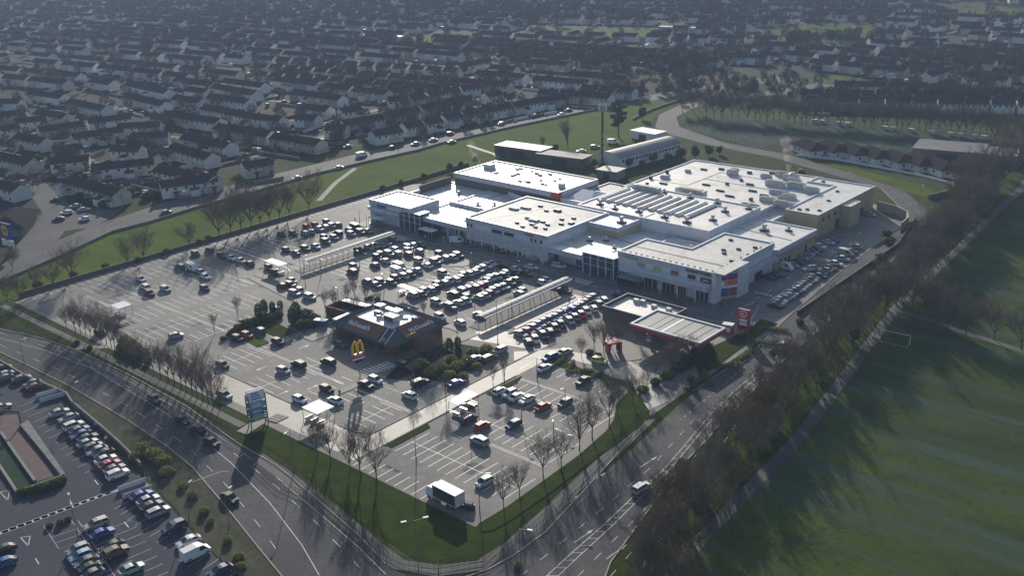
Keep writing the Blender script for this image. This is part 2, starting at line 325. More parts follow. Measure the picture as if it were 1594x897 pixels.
# suburb ground (gardens, yards, drives)
b = MB()
b.sheet([(-345,-200),(-352,150),(-372,222),(-358,291),(-340,394),(-322,455),(-300,520),(-330,560),(-330,2500),(-4500,2500),(-4500,-200)], 0.03, 'garden')
b.sheet([(-300,556),(-120,572),(60,600),(900,600),(900,3500),(-329,3500),(-329,561)], 0.03, 'garden')
b.sheet(ats([(1190,214),(1300,212),(1540,252),(1560,290),(1500,292),(1440,276),(1330,250),(1215,232)]), 0.03, 'garden')
struct('garden_ground', b)
b = MB()
b.sheet(ats([(1065,200),(1100,187),(1260,190),(1545,216),(1535,244),(1350,236),(1240,216),(1180,232)]), 0.05, 'turf')
struct('sports_pitch', b)
b = MB()
b.sheet([(-100,96),(-99,180),(-102,250),(-106,290),(-112,335),(-95,345),(-96,304),(-91,250),(-79,172),(-74,130),(-70,96)], 0.04, 'verge')
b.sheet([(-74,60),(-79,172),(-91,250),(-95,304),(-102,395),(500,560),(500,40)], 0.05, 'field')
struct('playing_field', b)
b = MB()
for pts in ([(1190,50),(1240,40),(1370,38),(1372,50),(1250,62),(1195,62)], [(1500,12),(1594,10),(1594,26),(1530,26)], [(650,54),(720,50),(730,60),(650,64)],
            [(1440,70),(1560,78),(1594,86),(1500,84)], [(820,44),(1010,46),(1010,58),(900,52)], [(1190,135),(1330,112),(1330,120),(1200,150)]):
    b.sheet(ats(pts), 0.06, 'lawn')
struct('green_space', b)
b = MB()   # the long green between the estate road and the centre
b.sheet([(-290,60)]+EDGE+[(-314,452),(-296,455),(-275,400),(-250,392),(-262,330),(-275,300),(-292,262),(-293,110)], 0.04, 'lawn')
b.sheet(ats([(1000,215),(1015,205),(1010,190),(1030,175),(1058,160),(1060,150),(960,160),(930,180),(930,212)]), 0.045, 'lawn')
b.sheet(ats([(1130,236),(1215,246),(1290,262),(1380,290),(1440,307),(1455,298),(1440,290),(1330,262),(1210,238),(1140,230)]), 0.05, 'lawn')
struct('green', b)
b = MB()
b.sheet([(-292,108),(-289,104.5),(-250,106.5),(-172.5,107),(-172,109),(-110,109.5),(-108.5,150),(-111,226),(-100,200),(-99.5,106),(-108,96),(-125,97.5),(-160,103.5),(-292,103)], 0.04, 'verge')
b.sheet([(-111,226),(-112,300),(-123,332),(-119,322),(-116,272),(-110,226),(-104,200),(-106,200)], 0.05, 'verge')
b.sheet(ats([(-100,512),(0,551),(50,575),(110,605),(200,658),(260,698),(300,731),(350,790),(400,853),(445,908),(470,960),(420,960),(380,905),(330,860),(270,790),(215,733),(180,697),(112,634),(100,622),(40,594),(-60,550)]), 0.068, 'rough_verge')
struct('verge', b)

# main site
b = MB()
b.sheet([(-289,109),(-109.5,109.5),(-108.5,150),(-110.5,228),(-112,300),(-122,330),(-145,345),(-207,345),(-206,300),(-267,296),(-291.5,262),(-291,125)], 0.06, 'lot')
struct('car_park', b)
b = MB()
b.sheet([(-149.4,113),(-149.4,174),(-144.2,180),(-144.2,111)], 0.08, 'lane')
b.sheet([(-205,111.4),(-149.4,111.4),(-149.4,118),(-152,118.6),(-205,118.6)], 0.08, 'lane')
b.sheet([(-236,109.5),(-205,111.4),(-205,118.4),(-262,117.5),(-262,111)], 0.08, 'lane')
b.sheet([(-170,168),(-149.4,174),(-149.4,178),(-166,178),(-167,180),(-168.3,180)], 0.08, 'lane')
b.sheet([(-167.6,181),(-162.6,181),(-162.6,209),(-167.6,209)], 0.08, 'lane')
b.sheet([(-162.2,177),(-160.9,177),(-160.9,210),(-162.2,210)], 0.082, 'road')
b.sheet(ats([(975,560),(1000,575),(1040,625),(1010,640),(985,600),(960,565),(925,570),(865,555),(800,562),(800,548),(870,545),(930,555)]), 0.10, 'lane')
b.sheet(ats([(1005,565),(1090,590),(1130,560),(1185,515),(1150,505),(1080,548),(985,552)]), 0.09, 'pave')
struct('exit_lane', b)
# roads
b = MB()
b.sheet(ats([(-200,478),(-60,492),(0,514),(60,527),(120,547),(200,585),(290,634),(370,692),(430,726),(500,785),(560,838),(600,880),(640,902),(700,912),(780,912),(900,1000),(480,1000),(445,905),(400,850),(350,787),(300,728),(260,695),(200,655),(110,602),(50,572),(0,548),(-200,500)]), 0.06, 'road')
struct('carriageway', b)
b = MB()
b.sheet([(-100,92),(-99.5,106),(-104,150),(-107,170),(-108,180),(-108,205),(-110.5,220),(-112,232),(-116,270),(-119,318),(-122.5,334),(-142,359),(-198,381),(-232,386.5),(-255,394),(-271,404),(-286,430),(-291,456),(-278,500),(-262,550),(-248,554),(-268,500),(-281,456),(-276,430),(-262,411),(-240,400),(-228,394),(-196,389),(-165,376),(-135,362),(-113,334),(-106,290),(-102.5,233),(-99.5,197),(-92.5,148),(-85,116),(-76,96),(-70,60),(-128,60),(-124,80)], 0.062, 'road')
struct('road', b)
b = MB()
b.sheet([(-288,40)]+EDGE+[(-312,452),(-296,512),(-278,556),(-292,562),(-308,515),(-325,455),(-337,398),(-345,335),(-348,291),(-349,240),(-348,190),(-341,158),(-330,130),(-322,100),(-322,60),(-322,40)], 0.07, 'road')
b.sheet([(-340,160),(-352,178),(-372,168),(-420,180),(-470,186),(-470,178),(-420,172),(-376,158),(-346,148)], 0.072, 'road')
b.sheet([(-373,158),(-368,170),(-330,140),(-330,128),(-356,140)], 0.074, 'road')
struct('estate_road', b)
b = MB()
b.sheet([(-120,20),(-124,73),(-176,82),(-214,87.5),(-256,88),(-290,84),(-290,0)], 0.065, 'lidl')
struct('lower_car_park', b)
b = MB()   # streets between the terraces
for pts, wd in ((([(240,300),(330,262),(470,222),(560,196),(640,180)]), 4), ([(0,262),(60,268),(110,250),(250,262)], 4), ([(0,222),(140,222),(260,212),(360,225),(480,216)], 4), ([(0,160),(200,168),(400,185),(520,190),(590,170),(700,146),(800,128)], 4),
                ([(0,130),(250,142),(440,158),(600,158)], 4), ([(0,104),(300,110),(560,128),(740,138)], 4), ([(380,92),(560,110),(760,122),(980,142)], 5), ([(1210,146),(1400,148),(1594,152)], 6)):
    b.strip(ats(pts), wd, 0.09, 'road')
struct('street', b)
b = MB()
b.strip([(-74,96),(-80.5,173.9),(-86.5,212),(-92.7,251.5),(-96.6,304.6),(-103.3,391.7),(-112,440)], 2.6, 0.08, 'pave_dark')
b.strip(ats([(1395,482),(1440,497),(1500,518),(1594,548),(1700,580)]), 2.2, 0.085, 'pave_dark')
b.strip(ats([(496,313),(522,285),(553,262)]), 2.2, 0.085, 'pave_dark')
b.strip(ats([(728,226),(745,232),(770,240),(778,246)]), 2.0, 0.085, 'pave')
b.strip(ats([(1000,880),(1080,897)]), 2.2, 0.085, 'pave_dark')
b.strip([(-289,105.7),(-240,106.2),(-174,106)], 1.9, 0.085, 'pave_dark')
b.strip(ats([(400,712),(445,742),(520,800),(580,850),(620,880),(680,890),(748,882),(800,848),(870,784),(1010,652)]), 3.0, 0.085, 'pave_dark')
b.strip([(-173,110.5),(-171.5,104)], 3.0, 0.09, 'pave')
b.strip([(-243,104),(-237,109.5)], 2.0, 0.09, 'pave')
struct('footpath', b)
b = MB()   # raised kerbed pavements
b.prism([(-269,216.5),(-250,216),(-240,219),(-226,220.2),(-192,220.2),(-178,221.6),(-150,222.2),(-137,225),(-129.5,224.6),(-126.3,228),(-127.6,244),(-131,252),(-131.5,300),(-267,262),(-267,220)], 0.06, 0.2, 'pave', 'kerb')
b.prism([(-248,212.6),(-238,212.8),(-238,215.5),(-248,215.2)], 0.06, 0.17, 'pave', 'kerb')
b.prism([(-175,212.8),(-167,213),(-167,218.5),(-175,218)], 0.06, 0.17, 'pave', 'kerb')
b.prism([(-245.2,174),(-241.4,174),(-241.4,212.4),(-245.2,212.4)], 0.06, 0.18, 'pave_dark', 'kerb')  # darker paving colour paints the shade under the left walkway canopy
b.prism([(-173,174.5),(-168.4,174.5),(-168.4,212.6),(-173,212.6)], 0.06, 0.18, 'pave_dark', 'kerb')  # same painted shade below the right walkway canopy
b.prism([(-223,206.5),(-221,212.5),(-207.5,215.3),(-206,213.8),(-206.3,207.5),(-212,203.6)], 0.06, 0.18, 'pave', 'kerb')
b.prism([(-169.8,120.2),(-168.6,134.6),(-170.6,134.8),(-171.6,120.2)], 0.06, 0.18, 'pave', 'kerb')
b.prism([(-252,161.6),(-222,157.4),(-206,152.5),(-203,143.6),(-198,143.4),(-197.5,166),(-176,170.5),(-172,170),(-172,152),(-168.5,152),(-167.5,172.5),(-196,172.5),(-222,163.6),(-251,163.6)], 0.06, 0.17, 'pave', 'kerb')
b.prism(ats([(926,540),(958,520),(986,536),(1000,560),(960,566),(930,562)]), 0.06, 0.16, 'pave', 'kerb')
b.prism(ats([(975,500),(1016,505),(1100,530),(1110,540),(1070,553),(1000,540),(965,520)]), 0.06, 0.13, 'pave')
struct('pavement', b)
b = MB()   # dark kerb / gutter lines and kerbs of the islands
b.strip([(-251.4,112),(-250.8,130),(-249.8,163)], 0.35, 0.07, 'roof_d')
b.strip([(-149.6,119),(-149.6,174)], 0.3, 0.06, 'kerb', 0.14)
b.strip([(-144.0,119),(-144.2,160)], 0.3, 0.06, 'kerb', 0.14)
b.strip([(-205,118.8),(-176,118.9),(-168,119.4)], 0.25, 0.06, 'kerb', 0.12)
b.strip([(-158,118.9),(-153,119),(-150.6,120.4),(-149.6,123)], 0.25, 0.06, 'kerb', 0.12)
b.strip(ats([(1168,610),(1290,497),(1340,460)]), 0.2, 0.07, 'kerb')
b.strip([(-291,110),(-291,262)], 0.3, 0.05, 'kerb', 0.12)
for pts in (ats([(700,908),(760,888),(800,866),(850,829),(900,775),(1000,665),(1016,640)]), [(-108.2,178),(-108.2,205),(-110.6,220),(-112.2,232),(-116.2,270),(-119.2,318),(-122.8,334),(-142.5,359.5)],
            [(-113,334),(-106,290),(-102.5,233),(-99.5,197),(-92.5,148),(-85,116),(-76,96)], ats([(0,549),(50,573),(110,603),(200,656),(260,696),(300,729),(350,788),(400,851),(445,906)]),
            ats([(0,513),(60,526),(120,546),(200,584),(290,633),(370,691),(430,725),(500,784),(560,837),(600,879)]),
            EDGE):
    b.strip(pts, 0.25, 0.05, 'kerb', 0.12)
struct('kerb', b)

# painted markings
b = MB(); MZ = 0.075
def bay_y(xs, y0, y1, ln, sides=(-1,1), pitch=2.4, spine=True, key='paint', ang=0.0):
    """bays side by side along Y about a spine at x = xs, cars stand along X"""
    if spine: b.box(xs-.06, y0, MZ, xs+.06, y1, MZ+.004, key)
    n = int(round((y1-y0)/pitch))
    for i in range(n+1):
        y = y0 + i*pitch
        for s in sides:
            b.add([(xs, y-.07, MZ+.005), (xs+s*ln, y-.07+ang*s*ln, MZ+.005), (xs+s*ln, y+.07+ang*s*ln, MZ+.005), (xs, y+.07, MZ+.005)], [(0,1,2,3) if s > 0 else (3,2,1,0)], key)
def bay_x(ys, x0, x1, ln, sides=(-1,1), pitch=2.4, spine=True, key='paint'):
    if spine: b.box(x0, ys-.06, MZ, x1, ys+.06, MZ+.004, key)
    n = int(round((x1-x0)/pitch))
    for i in range(n+1):
        x = x0 + i*pitch
        for s in sides:
            b.add([(x-.07, ys, MZ+.005), (x+.07, ys, MZ+.005), (x+.07, ys+s*ln, MZ+.005), (x-.07, ys+s*ln, MZ+.005)], [(0,1,2,3) if s > 0 else (3,2,1,0)], key)
def dbl(p, q, gap=0.5, w=0.12, key='paint', z=MZ+.008):
    d = (Vector(q)-Vector(p)).normalized(); n = Vector((-d.y, d.x))*gap/2
    for s in (-1, 1): b.strip([(p[0]+n.x*s, p[1]+n.y*s), (q[0]+n.x*s, q[1]+n.y*s)], w, z, key)
def dashes(pts, on, off, w, z=MZ, key='paint'):
    t = 0.0
    for i in range(len(pts)-1):
        a = Vector(pts[i]); c = Vector(pts[i+1]); L = (c-a).length; d = (c-a)/L; s = -t
        while s < L:
            e = min(s+on, L)
            if e > max(s, 0): b.strip([tuple(a+d*max(s,0)), tuple(a+d*e)], w, z, key)
            s += on+off
        t = L - (s-(on+off))
        if t >= on+off: t = 0
def arrow(x, y, rz, ln=3.2, key='paint'):
    c, s = math.cos(rz), math.sin(rz)
    P = lambda u, v: (x+u*c-v*s, y+u*s+v*c, MZ+.006)
    b.add([P(-ln/2,-.08), P(ln*.2,-.08), P(ln*.2,.08), P(-ln/2,.08)], [(0,1,2,3)], key)
    b.add([P(ln*.2,-.35), P(ln/2,0), P(ln*.2,.35)], [(0,1,2)], key)
# lower right car park
bay_x(123.6, -140.4, -112.6, 4.8); bay_x(139.2, -132.6, -113.4, 4.8); bay_x(153.8, -141.6, -115.0, 4.8)
bay_x(109.8, -142.8, -123.0, 4.2, (1,), spine=False); bay_x(169.4, -141.0, -121.5, 4.6, (-1,), spine=False)
dbl((-127.2,132.8),(-112.9,132.8)); dbl((-142.3,159.4),(-117.2,159.8))
# restaurant car park
bay_y(-186.4, 119.6, 136.4, 4.9); bay_y(-204.0, 119.6, 131.6, 4.9); bay_y(-204.0, 134, 143.6, 4.9, (-1,)); bay_y(-155.7, 122.0, 131.6, 3.4); bay_y(-170.0, 136, 140.8, 4.6, (1,), spine=False)
dbl((-211.6,132.6),(-173.0,132.5)); dbl((-170.9,132.6),(-149.8,132.5)); bay_y(-172.2, 120.4, 134.8, 3.8, (-1,), spine=False); bay_y(-168.4, 120.4, 134.8, 3.8, (1,), spine=False)
bay_x(142.2, -164.0, -154.0, 4.6, (1,), spine=False); b.box(-175, 137.4, MZ, -150.5, 137.5, MZ+.004, 'paint_dim')
for i in range(8): b.box(-175.4+.2*i, 139.4+i*1.0, MZ, -171.4+.2*i, 139.9+i*1.0, MZ+.006, 'paint')
for x, y, a in ((-177,127,90),(-195,126,-90),(-162,128,90),(-164.5,124.5,0),(-147,140,90),(-146,165,-90),(-180,121,90),(-197,140,90),(-135,131,0),(-120,146,180)): arrow(x, y, R(a))
# left car park
bay_y(-250.0, 114.0, 162.0, 4.6, (-1,1), spine=False); bay_y(-236.2, 119.6, 153.2, 4.9); bay_y(-264.5, 119.6, 158.0, 4.8); bay_y(-278.8, 126.8, 158.0, 4.6); bay_y(-222.6, 124.4, 150.8, 4.7, (-1,)); bay_y(-290.8, 114, 243.6, 4.6, (1,), spine=False)
dbl((-283,133.4),(-221,133.9)); dbl((-287,159.4),(-246,159.4)); dbl((-277,124.3),(-259,124.2))
bay_x(112, -246, -222, 4.4, (1,), spine=False)
# main rows
for xs, y0, y1 in ((-156.6,176,212),(-188.0,180,211),(-203.3,181,214),(-217.3,178,202),(-231.0,180,213.6),(-260.3,181,214),(-274.0,170,214)): bay_y(xs, y0, y0+2.4*int((y1-y0)/2.4), 4.7)
bay_y(-245.4, 176, 209.6, 4.6, (-1,), spine=False); bay_y(-241.2, 176, 209.6, 4.6, (1,), spine=False); bay_y(-173.2, 178.4, 209.6, 4.6, (-1,), spine=False)
b.strip([(-290,175),(-250,174.6),(-246,173)], 0.3, MZ, 'paint'); b.strip([(-247,215.4),(-225,218.2),(-190,218.6),(-172,220)], 0.12, MZ, 'paint')
for i in range(11): b.box(-192.2+i*1.0, 218.6, MZ, -191.9+i*1.0, 222.4, MZ+.004, 'paint_yellow')
for i in range(8): b.box(-239.8+i*1.1, 214.8, MZ, -239.5+i*1.1, 218.4, MZ+.004, 'paint_yellow')
for x, y in ((-247.2,213.6),(-174.6,216.6)):
    for i in range(7): b.box(x+i*1.1, y, MZ+.1, x+.5+i*1.1, y+3.4, MZ+.11, 'paint')
dashes([(-172,217.6),(-150,217.2),(-132,220)], 3, 3, .14); dashes([(-124.6,222),(-124.6,250),(-125,300)], 2.5, 4, .14)
b.strip([(-118.4,222),(-121.6,232)], .14, MZ, 'paint'); b.strip([(-130,214.5),(-120.5,217)], .14, MZ, 'paint'); b.strip([(-134,210),(-121,209.8)], .14, MZ, 'paint')
for i in range(9):
    b.strip([(-118.6+i*.75,216.6+.3*i),(-121.2+i*1.0,222.4-.2*i)], .16, MZ, 'paint'); b.strip([(-119.8+i*.8,218.2+.3*i),(-116.6+i*.7,221.4-.1*i)], .14, MZ+.004, 'paint')
for y in (239.5, 240.2, 284.0):
    for i in range(6): b.box(-128.2+i*1.05, y, MZ, -127.7+i*1.05, y+.6, MZ+.004, 'paint')
bay_y(-117.0, 232.4, 291.0, 4.4, (-1,), spine=False, key='paint_dim'); bay_y(-118.0, 291.0, 319.8, 4.6, (-1,), spine=False, key='paint_dim'); bay_y(-131.3, 250, 291, 4.4, (1,), spine=False, key='paint_dim')
for x, y, a in ((-124,232,90),(-125.6,256,-90),(-123.2,262,90),(-127,275,90),(-124,296,90),(-127,306,90)): arrow(x, y, R(a))
# dual carriageway
MZ = 0.078
Lc = [(0,531),(60,548),(135,565),(215,612),(291,662),(350,705),(400,748),(450,795),(500,850),(545,897),(560,915)]
Lm = ats([(0,527),(70,546),(142,574),(220,620),(300,672),(360,722),(420,784),(470,850),(497,897)]); Lm2 = ats([(30,517),(110,548),(200,594),(290,644),(350,687),(420,735),(500,803),(560,855),(600,895)])
b.strip(Lm, .15, MZ, 'paint_dim'); b.strip(Lm2, .12, MZ+.003, 'paint_dim')
dashes(ats([(0,519),(100,549),(200,603),(290,652),(360,703),(430,758),(500,822),(560,885)]), 3, 5, .14, MZ, 'paint_dim')
dashes(ats([(0,537),(100,580),(200,633),(290,694),(350,754),(400,815),(440,870)]), 3, 5, .14, MZ, 'paint_dim')
b.strip(ats([(298,752),(345,735),(357,735)]), .14, MZ, 'paint_dim')
# tree lined road: ladder hatched median
A = ats([(838,910),(890,862),(940,818),(985,775),(1030,735),(1065,695),(1100,652),(1140,612),(1180,578)])
Bq = ats([(856,910),(907,862),(955,818),(998,775),(1040,735),(1072,697),(1106,656),(1146,616),(1186,582)])
b.strip(A, .14, MZ, 'paint_dim'); b.strip(Bq, .14, MZ, 'paint_dim')
for i in range(len(A)-1):
    for k in range(4):
        t = k/4; p = Vector(A[i]).lerp(Vector(A[i+1]), t); q = Vector(Bq[i]).lerp(Vector(Bq[i+1]), t); b.strip([tuple(p), tuple(q)], .12, MZ+.003, 'paint_dim')
for off in (-26, 30, 62):
    dashes(ats([(850+off*1.6,900),(950+off*1.25,810),(1040+off,728),(1100+off*.8,655)]), 2.2, 3.4, .12, MZ, 'paint_dim')
for px, py in ((890,780),(930,745),(910,835),(960,860),(1010,720)):
    x, y = at(px, py); arrow(x, y, R(88), 5.5, 'paint_dim')
dashes([(-104.5,230),(-108.6,290),(-115,333),(-139,360),(-170,374)], 3, 5, .12, MZ, 'paint_dim'); dashes([(-105.5,196),(-103,165)], 1, 1.2, .12, MZ, 'paint_dim')
for i in range(14): b.strip([(-100.6,196-i*2.2),(-97.6,195-i*2.2)], .12, MZ, 'paint_dim')
# lower left car park
for i in range(15):
    x, y = at(2+i*12.3, 831-i*4.6); c = Vector((x, y)); b.obox((x, y, MZ), (1.0, 2.4, .004), R(-14), 'paint_dim')
def bayL(p, q, n, dx, dy, key='paint_dim'):
    for i in range(n+1):
        s = Vector(at(*p)).lerp(Vector(at(*q)), i/n); b.strip([tuple(s), (s.x+dx, s.y+dy)], .11, MZ, key)
bayL((60,622),(165,722),12,.4,-4.8); bayL((212,775),(395,912),15,.6,-4.8)
bayL((165,815),(245,925),9,-.6,-5); bayL((162,828),(225,925),8,.6,5)
b.strip(ats([(122,812),(180,900),(195,925)]), .14, MZ, 'paint_dim')
for p in ((197,818),(58,875),(150,752)):
    x, y = at(*p); b.obox((x, y, MZ), (.15, 2.2, .004), R(80), 'paint')
for cx, cy in ((40,843),(8,772)):
    t = [(cx-8,cy-5),(cx+7,cy-7),(cx+4,cy+8)]
    for i in range(3): b.strip(ats([t[i], t[(i+1)%3]]), .22, MZ, 'paint_dim')
b.strip(ats([(68,820),(92,856),(132,842),(108,806),(68,820)]), .12, MZ, 'paint_dim')
for i in range(1, 5): b.strip(ats([(68+i*6,820+i*9),(108+i*6,806+i*9)]), .1, MZ, 'paint_dim')
struct('road_marking', b)
b = MB(); q = random.Random(77)   # repairs, oil stains and tyre wear in the surfaces
for i in range(70):
    x, y = q.uniform(-286, -114), q.uniform(112, 214)
    if -200 < x < -168 and 136 < y < 172: continue
    b.obox((x, y, .066), (q.uniform(1, 7), q.uniform(.8, 3.5), .002+.0004*i%.004), q.choice([0, math.pi/2]), q.choice(['road','pave_dark','lot_patch','lot_patch']))
for i in range(420):
    x, y = q.uniform(-286, -114), q.uniform(112, 214); r = q.uniform(.25, .8); n = 8; a0 = q.random()*6
    b.sheet([(x+r*q.uniform(.6,1.2)*math.cos(a0+k*6.283/n), y+r*q.uniform(.6,1.2)*math.sin(a0+k*6.283/n)) for k in range(n)], .0722+.00001*i, 'stain')
struct('asphalt_wear', b)
# grass islands with kerbs
b = MB()
def isl(poly, key='verge'): b.prism(poly, 0.05, 0.2, key, 'kerb')
isl([(-143.6,119.4),(-142.0,119.4),(-142.0,130.2),(-143.6,131)]); isl([(-143.4,149),(-141.6,149),(-141.6,157.6),(-143,160.6)]); isl([(-143.4,140.5),(-140.8,140.5),(-141,143.8),(-143.4,144)])
isl(ats([(860,560),(870,560),(905,575),(985,598),(983,604),(900,582),(862,568)])); isl(ats([(985,604),(1010,640),(1012,651),(960,692),(900,735),(850,773),(800,808),(768,826),(750,829),(744,818),(790,790),(850,747),(900,711),(944,672),(955,655),(960,630)]))
isl([(-221,134),(-206,132.8),(-206.4,136.4),(-221.4,138)], 'lawn'); isl([(-206.5,152.6),(-197.8,163.5),(-188,168.2),(-192,172),(-203,166.5)], 'lawn')
isl([(-199,160),(-194,167.5),(-183,170),(-186,165.4),(-197.6,157.6)], 'lawn')
isl([(-251.6,163.9),(-222.6,163.9),(-222.4,165.6),(-251.6,165.9)], 'pave')
isl([(-225,140),(-206,139.8),(-206,144.5),(-222.5,146)])
isl([(-167,140),(-154,148.5),(-153.5,160),(-162,166.5),(-170.6,164),(-171,148.6)], 'garden')
isl(ats([(1080,560),(1110,540),(1165,515),(1185,498),(1210,505),(1150,545),(1090,590)]))
struct('grass_island', b)
# ------------------------------------------------------------------ shopping centre
mall = thing('shopping_centre', 'large white roofed shopping centre with grey fascias and two glass entrances', 'shopping centre', (-200, 226.2, 0))
MO = (-200.0, 225.0)
def L(x, y, z=0): return (x-MO[0], y-MO[1], z)
def rect(x0, x1, y0, y1): return [(x0-MO[0],y0-MO[1]),(x1-MO[0],y0-MO[1]),(x1-MO[0],y1-MO[1]),(x0-MO[0],y1-MO[1])]
def block(name, poly, z0, z1, wall, roof, band=1.2, bandkey='clad', parapet=0.35, pw=0.35):
    """flat roofed volume: walls, fascia band standing proud, recessed roof sheet behind a parapet (poly convex or L, local coords)"""
    n = len(poly); a = sum(poly[i][0]*poly[(i+1)%n][1]-poly[(i+1)%n][0]*poly[i][1] for i in range(n))
    if a < 0: poly = poly[::-1]
    def off(d):
        out = []
        for i in range(n):
            p0 = Vector(poly[i-1]); p1 = Vector(poly[i]); p2 = Vector(poly[(i+1)%n])
            d1 = (p1-p0).normalized(); d2 = (p2-p1).normalized(); n1 = Vector((d1.y,-d1.x)); n2 = Vector((d2.y,-d2.x))
            k = n1+n2; k = k/max(k.dot(n1), .3) if k.length > 1e-6 else n1
            out.append(tuple(p1+k*d))
        return out
    b = MB(); vs = [(p[0],p[1],z0) for p in poly]+[(p[0],p[1],z1-band) for p in poly]
    b.add(vs, [[i,(i+1)%n,n+(i+1)%n,n+i] for i in range(n)], wall); b.build('wall', mall)
    o = off(0.12); q = off(-pw)
    b = MB()
    vs = [(p[0],p[1],z1-band) for p in poly]+[(p[0],p[1],z1-band) for p in o]+[(p[0],p[1],z1) for p in o]+[(p[0],p[1],z1) for p in q]+[(p[0],p[1],z1-parapet) for p in q]
    for r0 in range(4):
        b.add(vs, [[r0*n+i, r0*n+(i+1)%n, (r0+1)*n+(i+1)%n, (r0+1)*n+i] for i in range(n)], bandkey if r0 < 2 else 'clad_w')
    b.build('fascia', mall)
    b = MB(); b.sheet(q, z1-parapet, roof); return b.build(name, mall)
# volumes
block('roof', rect(-266.3,-246.2,221.8,235.5), 0.1, 7.7, 'render', 'roof_w', 1.7)                # left end block
block('roof', rect(-246.1,-163.3,226.6,262.0), 0.1, 5.3, 'render', 'roof_w', .8, 'clad_w')       # long low roof behind the shops
block('roof', rect(-266.2,-246.2,235.6,262.0), 0.1, 4.9, 'render', 'roof_w', .6, 'clad_w')
block('roof', rect(-222.0,-188.3,223.6,253.5), 0.1, 8.6, 'clad_w', 'roof_g', 1.5)                # upper storey, middle
block('roof', rect(-188.2,-176.5,243.0,255.0), 0.1, 8.3, 'brick', 'roof_w', 1.4)
block('roof', [(x-MO[0],y-MO[1]) for x,y in ((-163.1,224.6),(-131.6,224.6),(-131.6,256.4),(-147.6,256.4),(-147.6,238.5),(-163.1,238.5))], 0.1, 8.8, 'clad_w', 'roof_g', 1.7)
block('roof', rect(-163.0,-147.8,238.7,252.2), 0.1, 5.6, 'render', 'roof_w', .6, 'clad_w')
block('roof', rect(-152.0,-131.0,256.6,281.4), 0.1, 6.6, 'brick', 'roof_w', 1.6)
block('roof', rect(-152.0,-146.4,281.6,300.0), 0.1, 6.0, 'clad_w', 'roof_w', .8, 'clad_w')
block('roof', [(x-MO[0],y-MO[1]) for x,y in ((-146.2,291.5),(-135.0,291.5),(-135.0,333.6),(-156.0,333.6),(-156.0,327.0),(-146.2,327.0))], 0.1, 7.8, 'brick', 'roof_w', .25, 'brick')
block('roof', rect(-134.8,-131.8,307.6,315.0), 0.1, 7.3, 'brick', 'roof_w', .25, 'brick', .2)
block('roof', rect(-201.5,-152.2,255.2,286.0), 0.1, 8.8, 'clad_w', 'roof_w', 3.4, 'clad_w')      # supermarket with ribbed skylights
block('roof', [(x-MO[0],y-MO[1]) for x,y in ((-205.4,286.2),(-152.2,286.2),(-152.2,300.2),(-146.6,300.2),(-146.6,326.8),(-156.2,326.8),(-156.2,335.0),(-205.4,332.4))], 0.1, 7.6, 'render', 'roof_w', 1.0, 'clad_w')
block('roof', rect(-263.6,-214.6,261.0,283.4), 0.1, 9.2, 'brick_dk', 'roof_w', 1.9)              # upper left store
block('roof', rect(-214.4,-201.7,262.2,276.5), 0.1, 7.2, 'clad_w', 'roof_w', 1.2, 'clad_w')
block('roof', rect(-214.4,-205.6,276.7,290.0), 0.1, 6.6, 'clad', 'roof_d', 1.2)
# parapet walls of the sunken yards on the low roof, dark seams
for p in ([(-246,240.4),(-226,240.4),(-226,227)], [(-265.6,240),(-265.6,261)], [(-240,262),(-214,255)]):
    b = MB(); b.strip([L(*q)[:2] for q in p], .5, 4.9, 'clad_w', 1.1); b.build('roof_kerb', mall)
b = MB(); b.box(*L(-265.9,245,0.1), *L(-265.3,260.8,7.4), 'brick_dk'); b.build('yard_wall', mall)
for p in ([(-240,227),(-239,262)], [(-246,248),(-222.5,250)], [(-180,243),(-163.5,241)], [(-163,246),(-148,243)], [(-152,270),(-131.5,268)], [(-205,300),(-188,300),(-188,322),(-160,322)], [(-188,311),(-153,311)], [(-201,258.8),(-188,258.8)], [(-176,262),(-176,255.4)], [(-163,231.5),(-132,231.5)], [(-217,224),(-206,253)]):
    zz = 8.52 if p[0][0] in (-201,-176) else 7.3 if p[0][1] in (300, 311) else 8.5 if p[0] == (-163,231.5) else 8.28 if p[0] == (-217,224) else 4.98
    if p[0] in ((-163,246),): zz = 5.28
    if p[0] == (-152,270): zz = 6.28
    b = MB(); b.strip([L(*q)[:2] for q in p], .28, zz, 'dark', .05); b.build('roof_seam', mall)
# ribbed skylights of the supermarket
for i in range(11):
    b = MB(); x = -199.0 + i*3.35; y0, y1 = 263.6, 280.2
    pr = [(-1.25,0),(-.9,.55),(0,.85),(.9,.55),(1.25,0)]
    vs = [(x+a-MO[0], y0-MO[1], 8.46+c) for a, c in pr] + [(x+a-MO[0], y1-MO[1], 8.46+c) for a, c in pr]
    b.add(vs, [(k, k+1, 6+k, 5+k) for k in range(4)] + [(4,3,2,1,0), (5,6,7,8,9)], 'roof_w'); b.box(x+1.28-MO[0], y0-MO[1], 8.46, x+2.05-MO[0], y1-MO[1], 8.52, 'roof_d')
    b.build('skylight', mall)
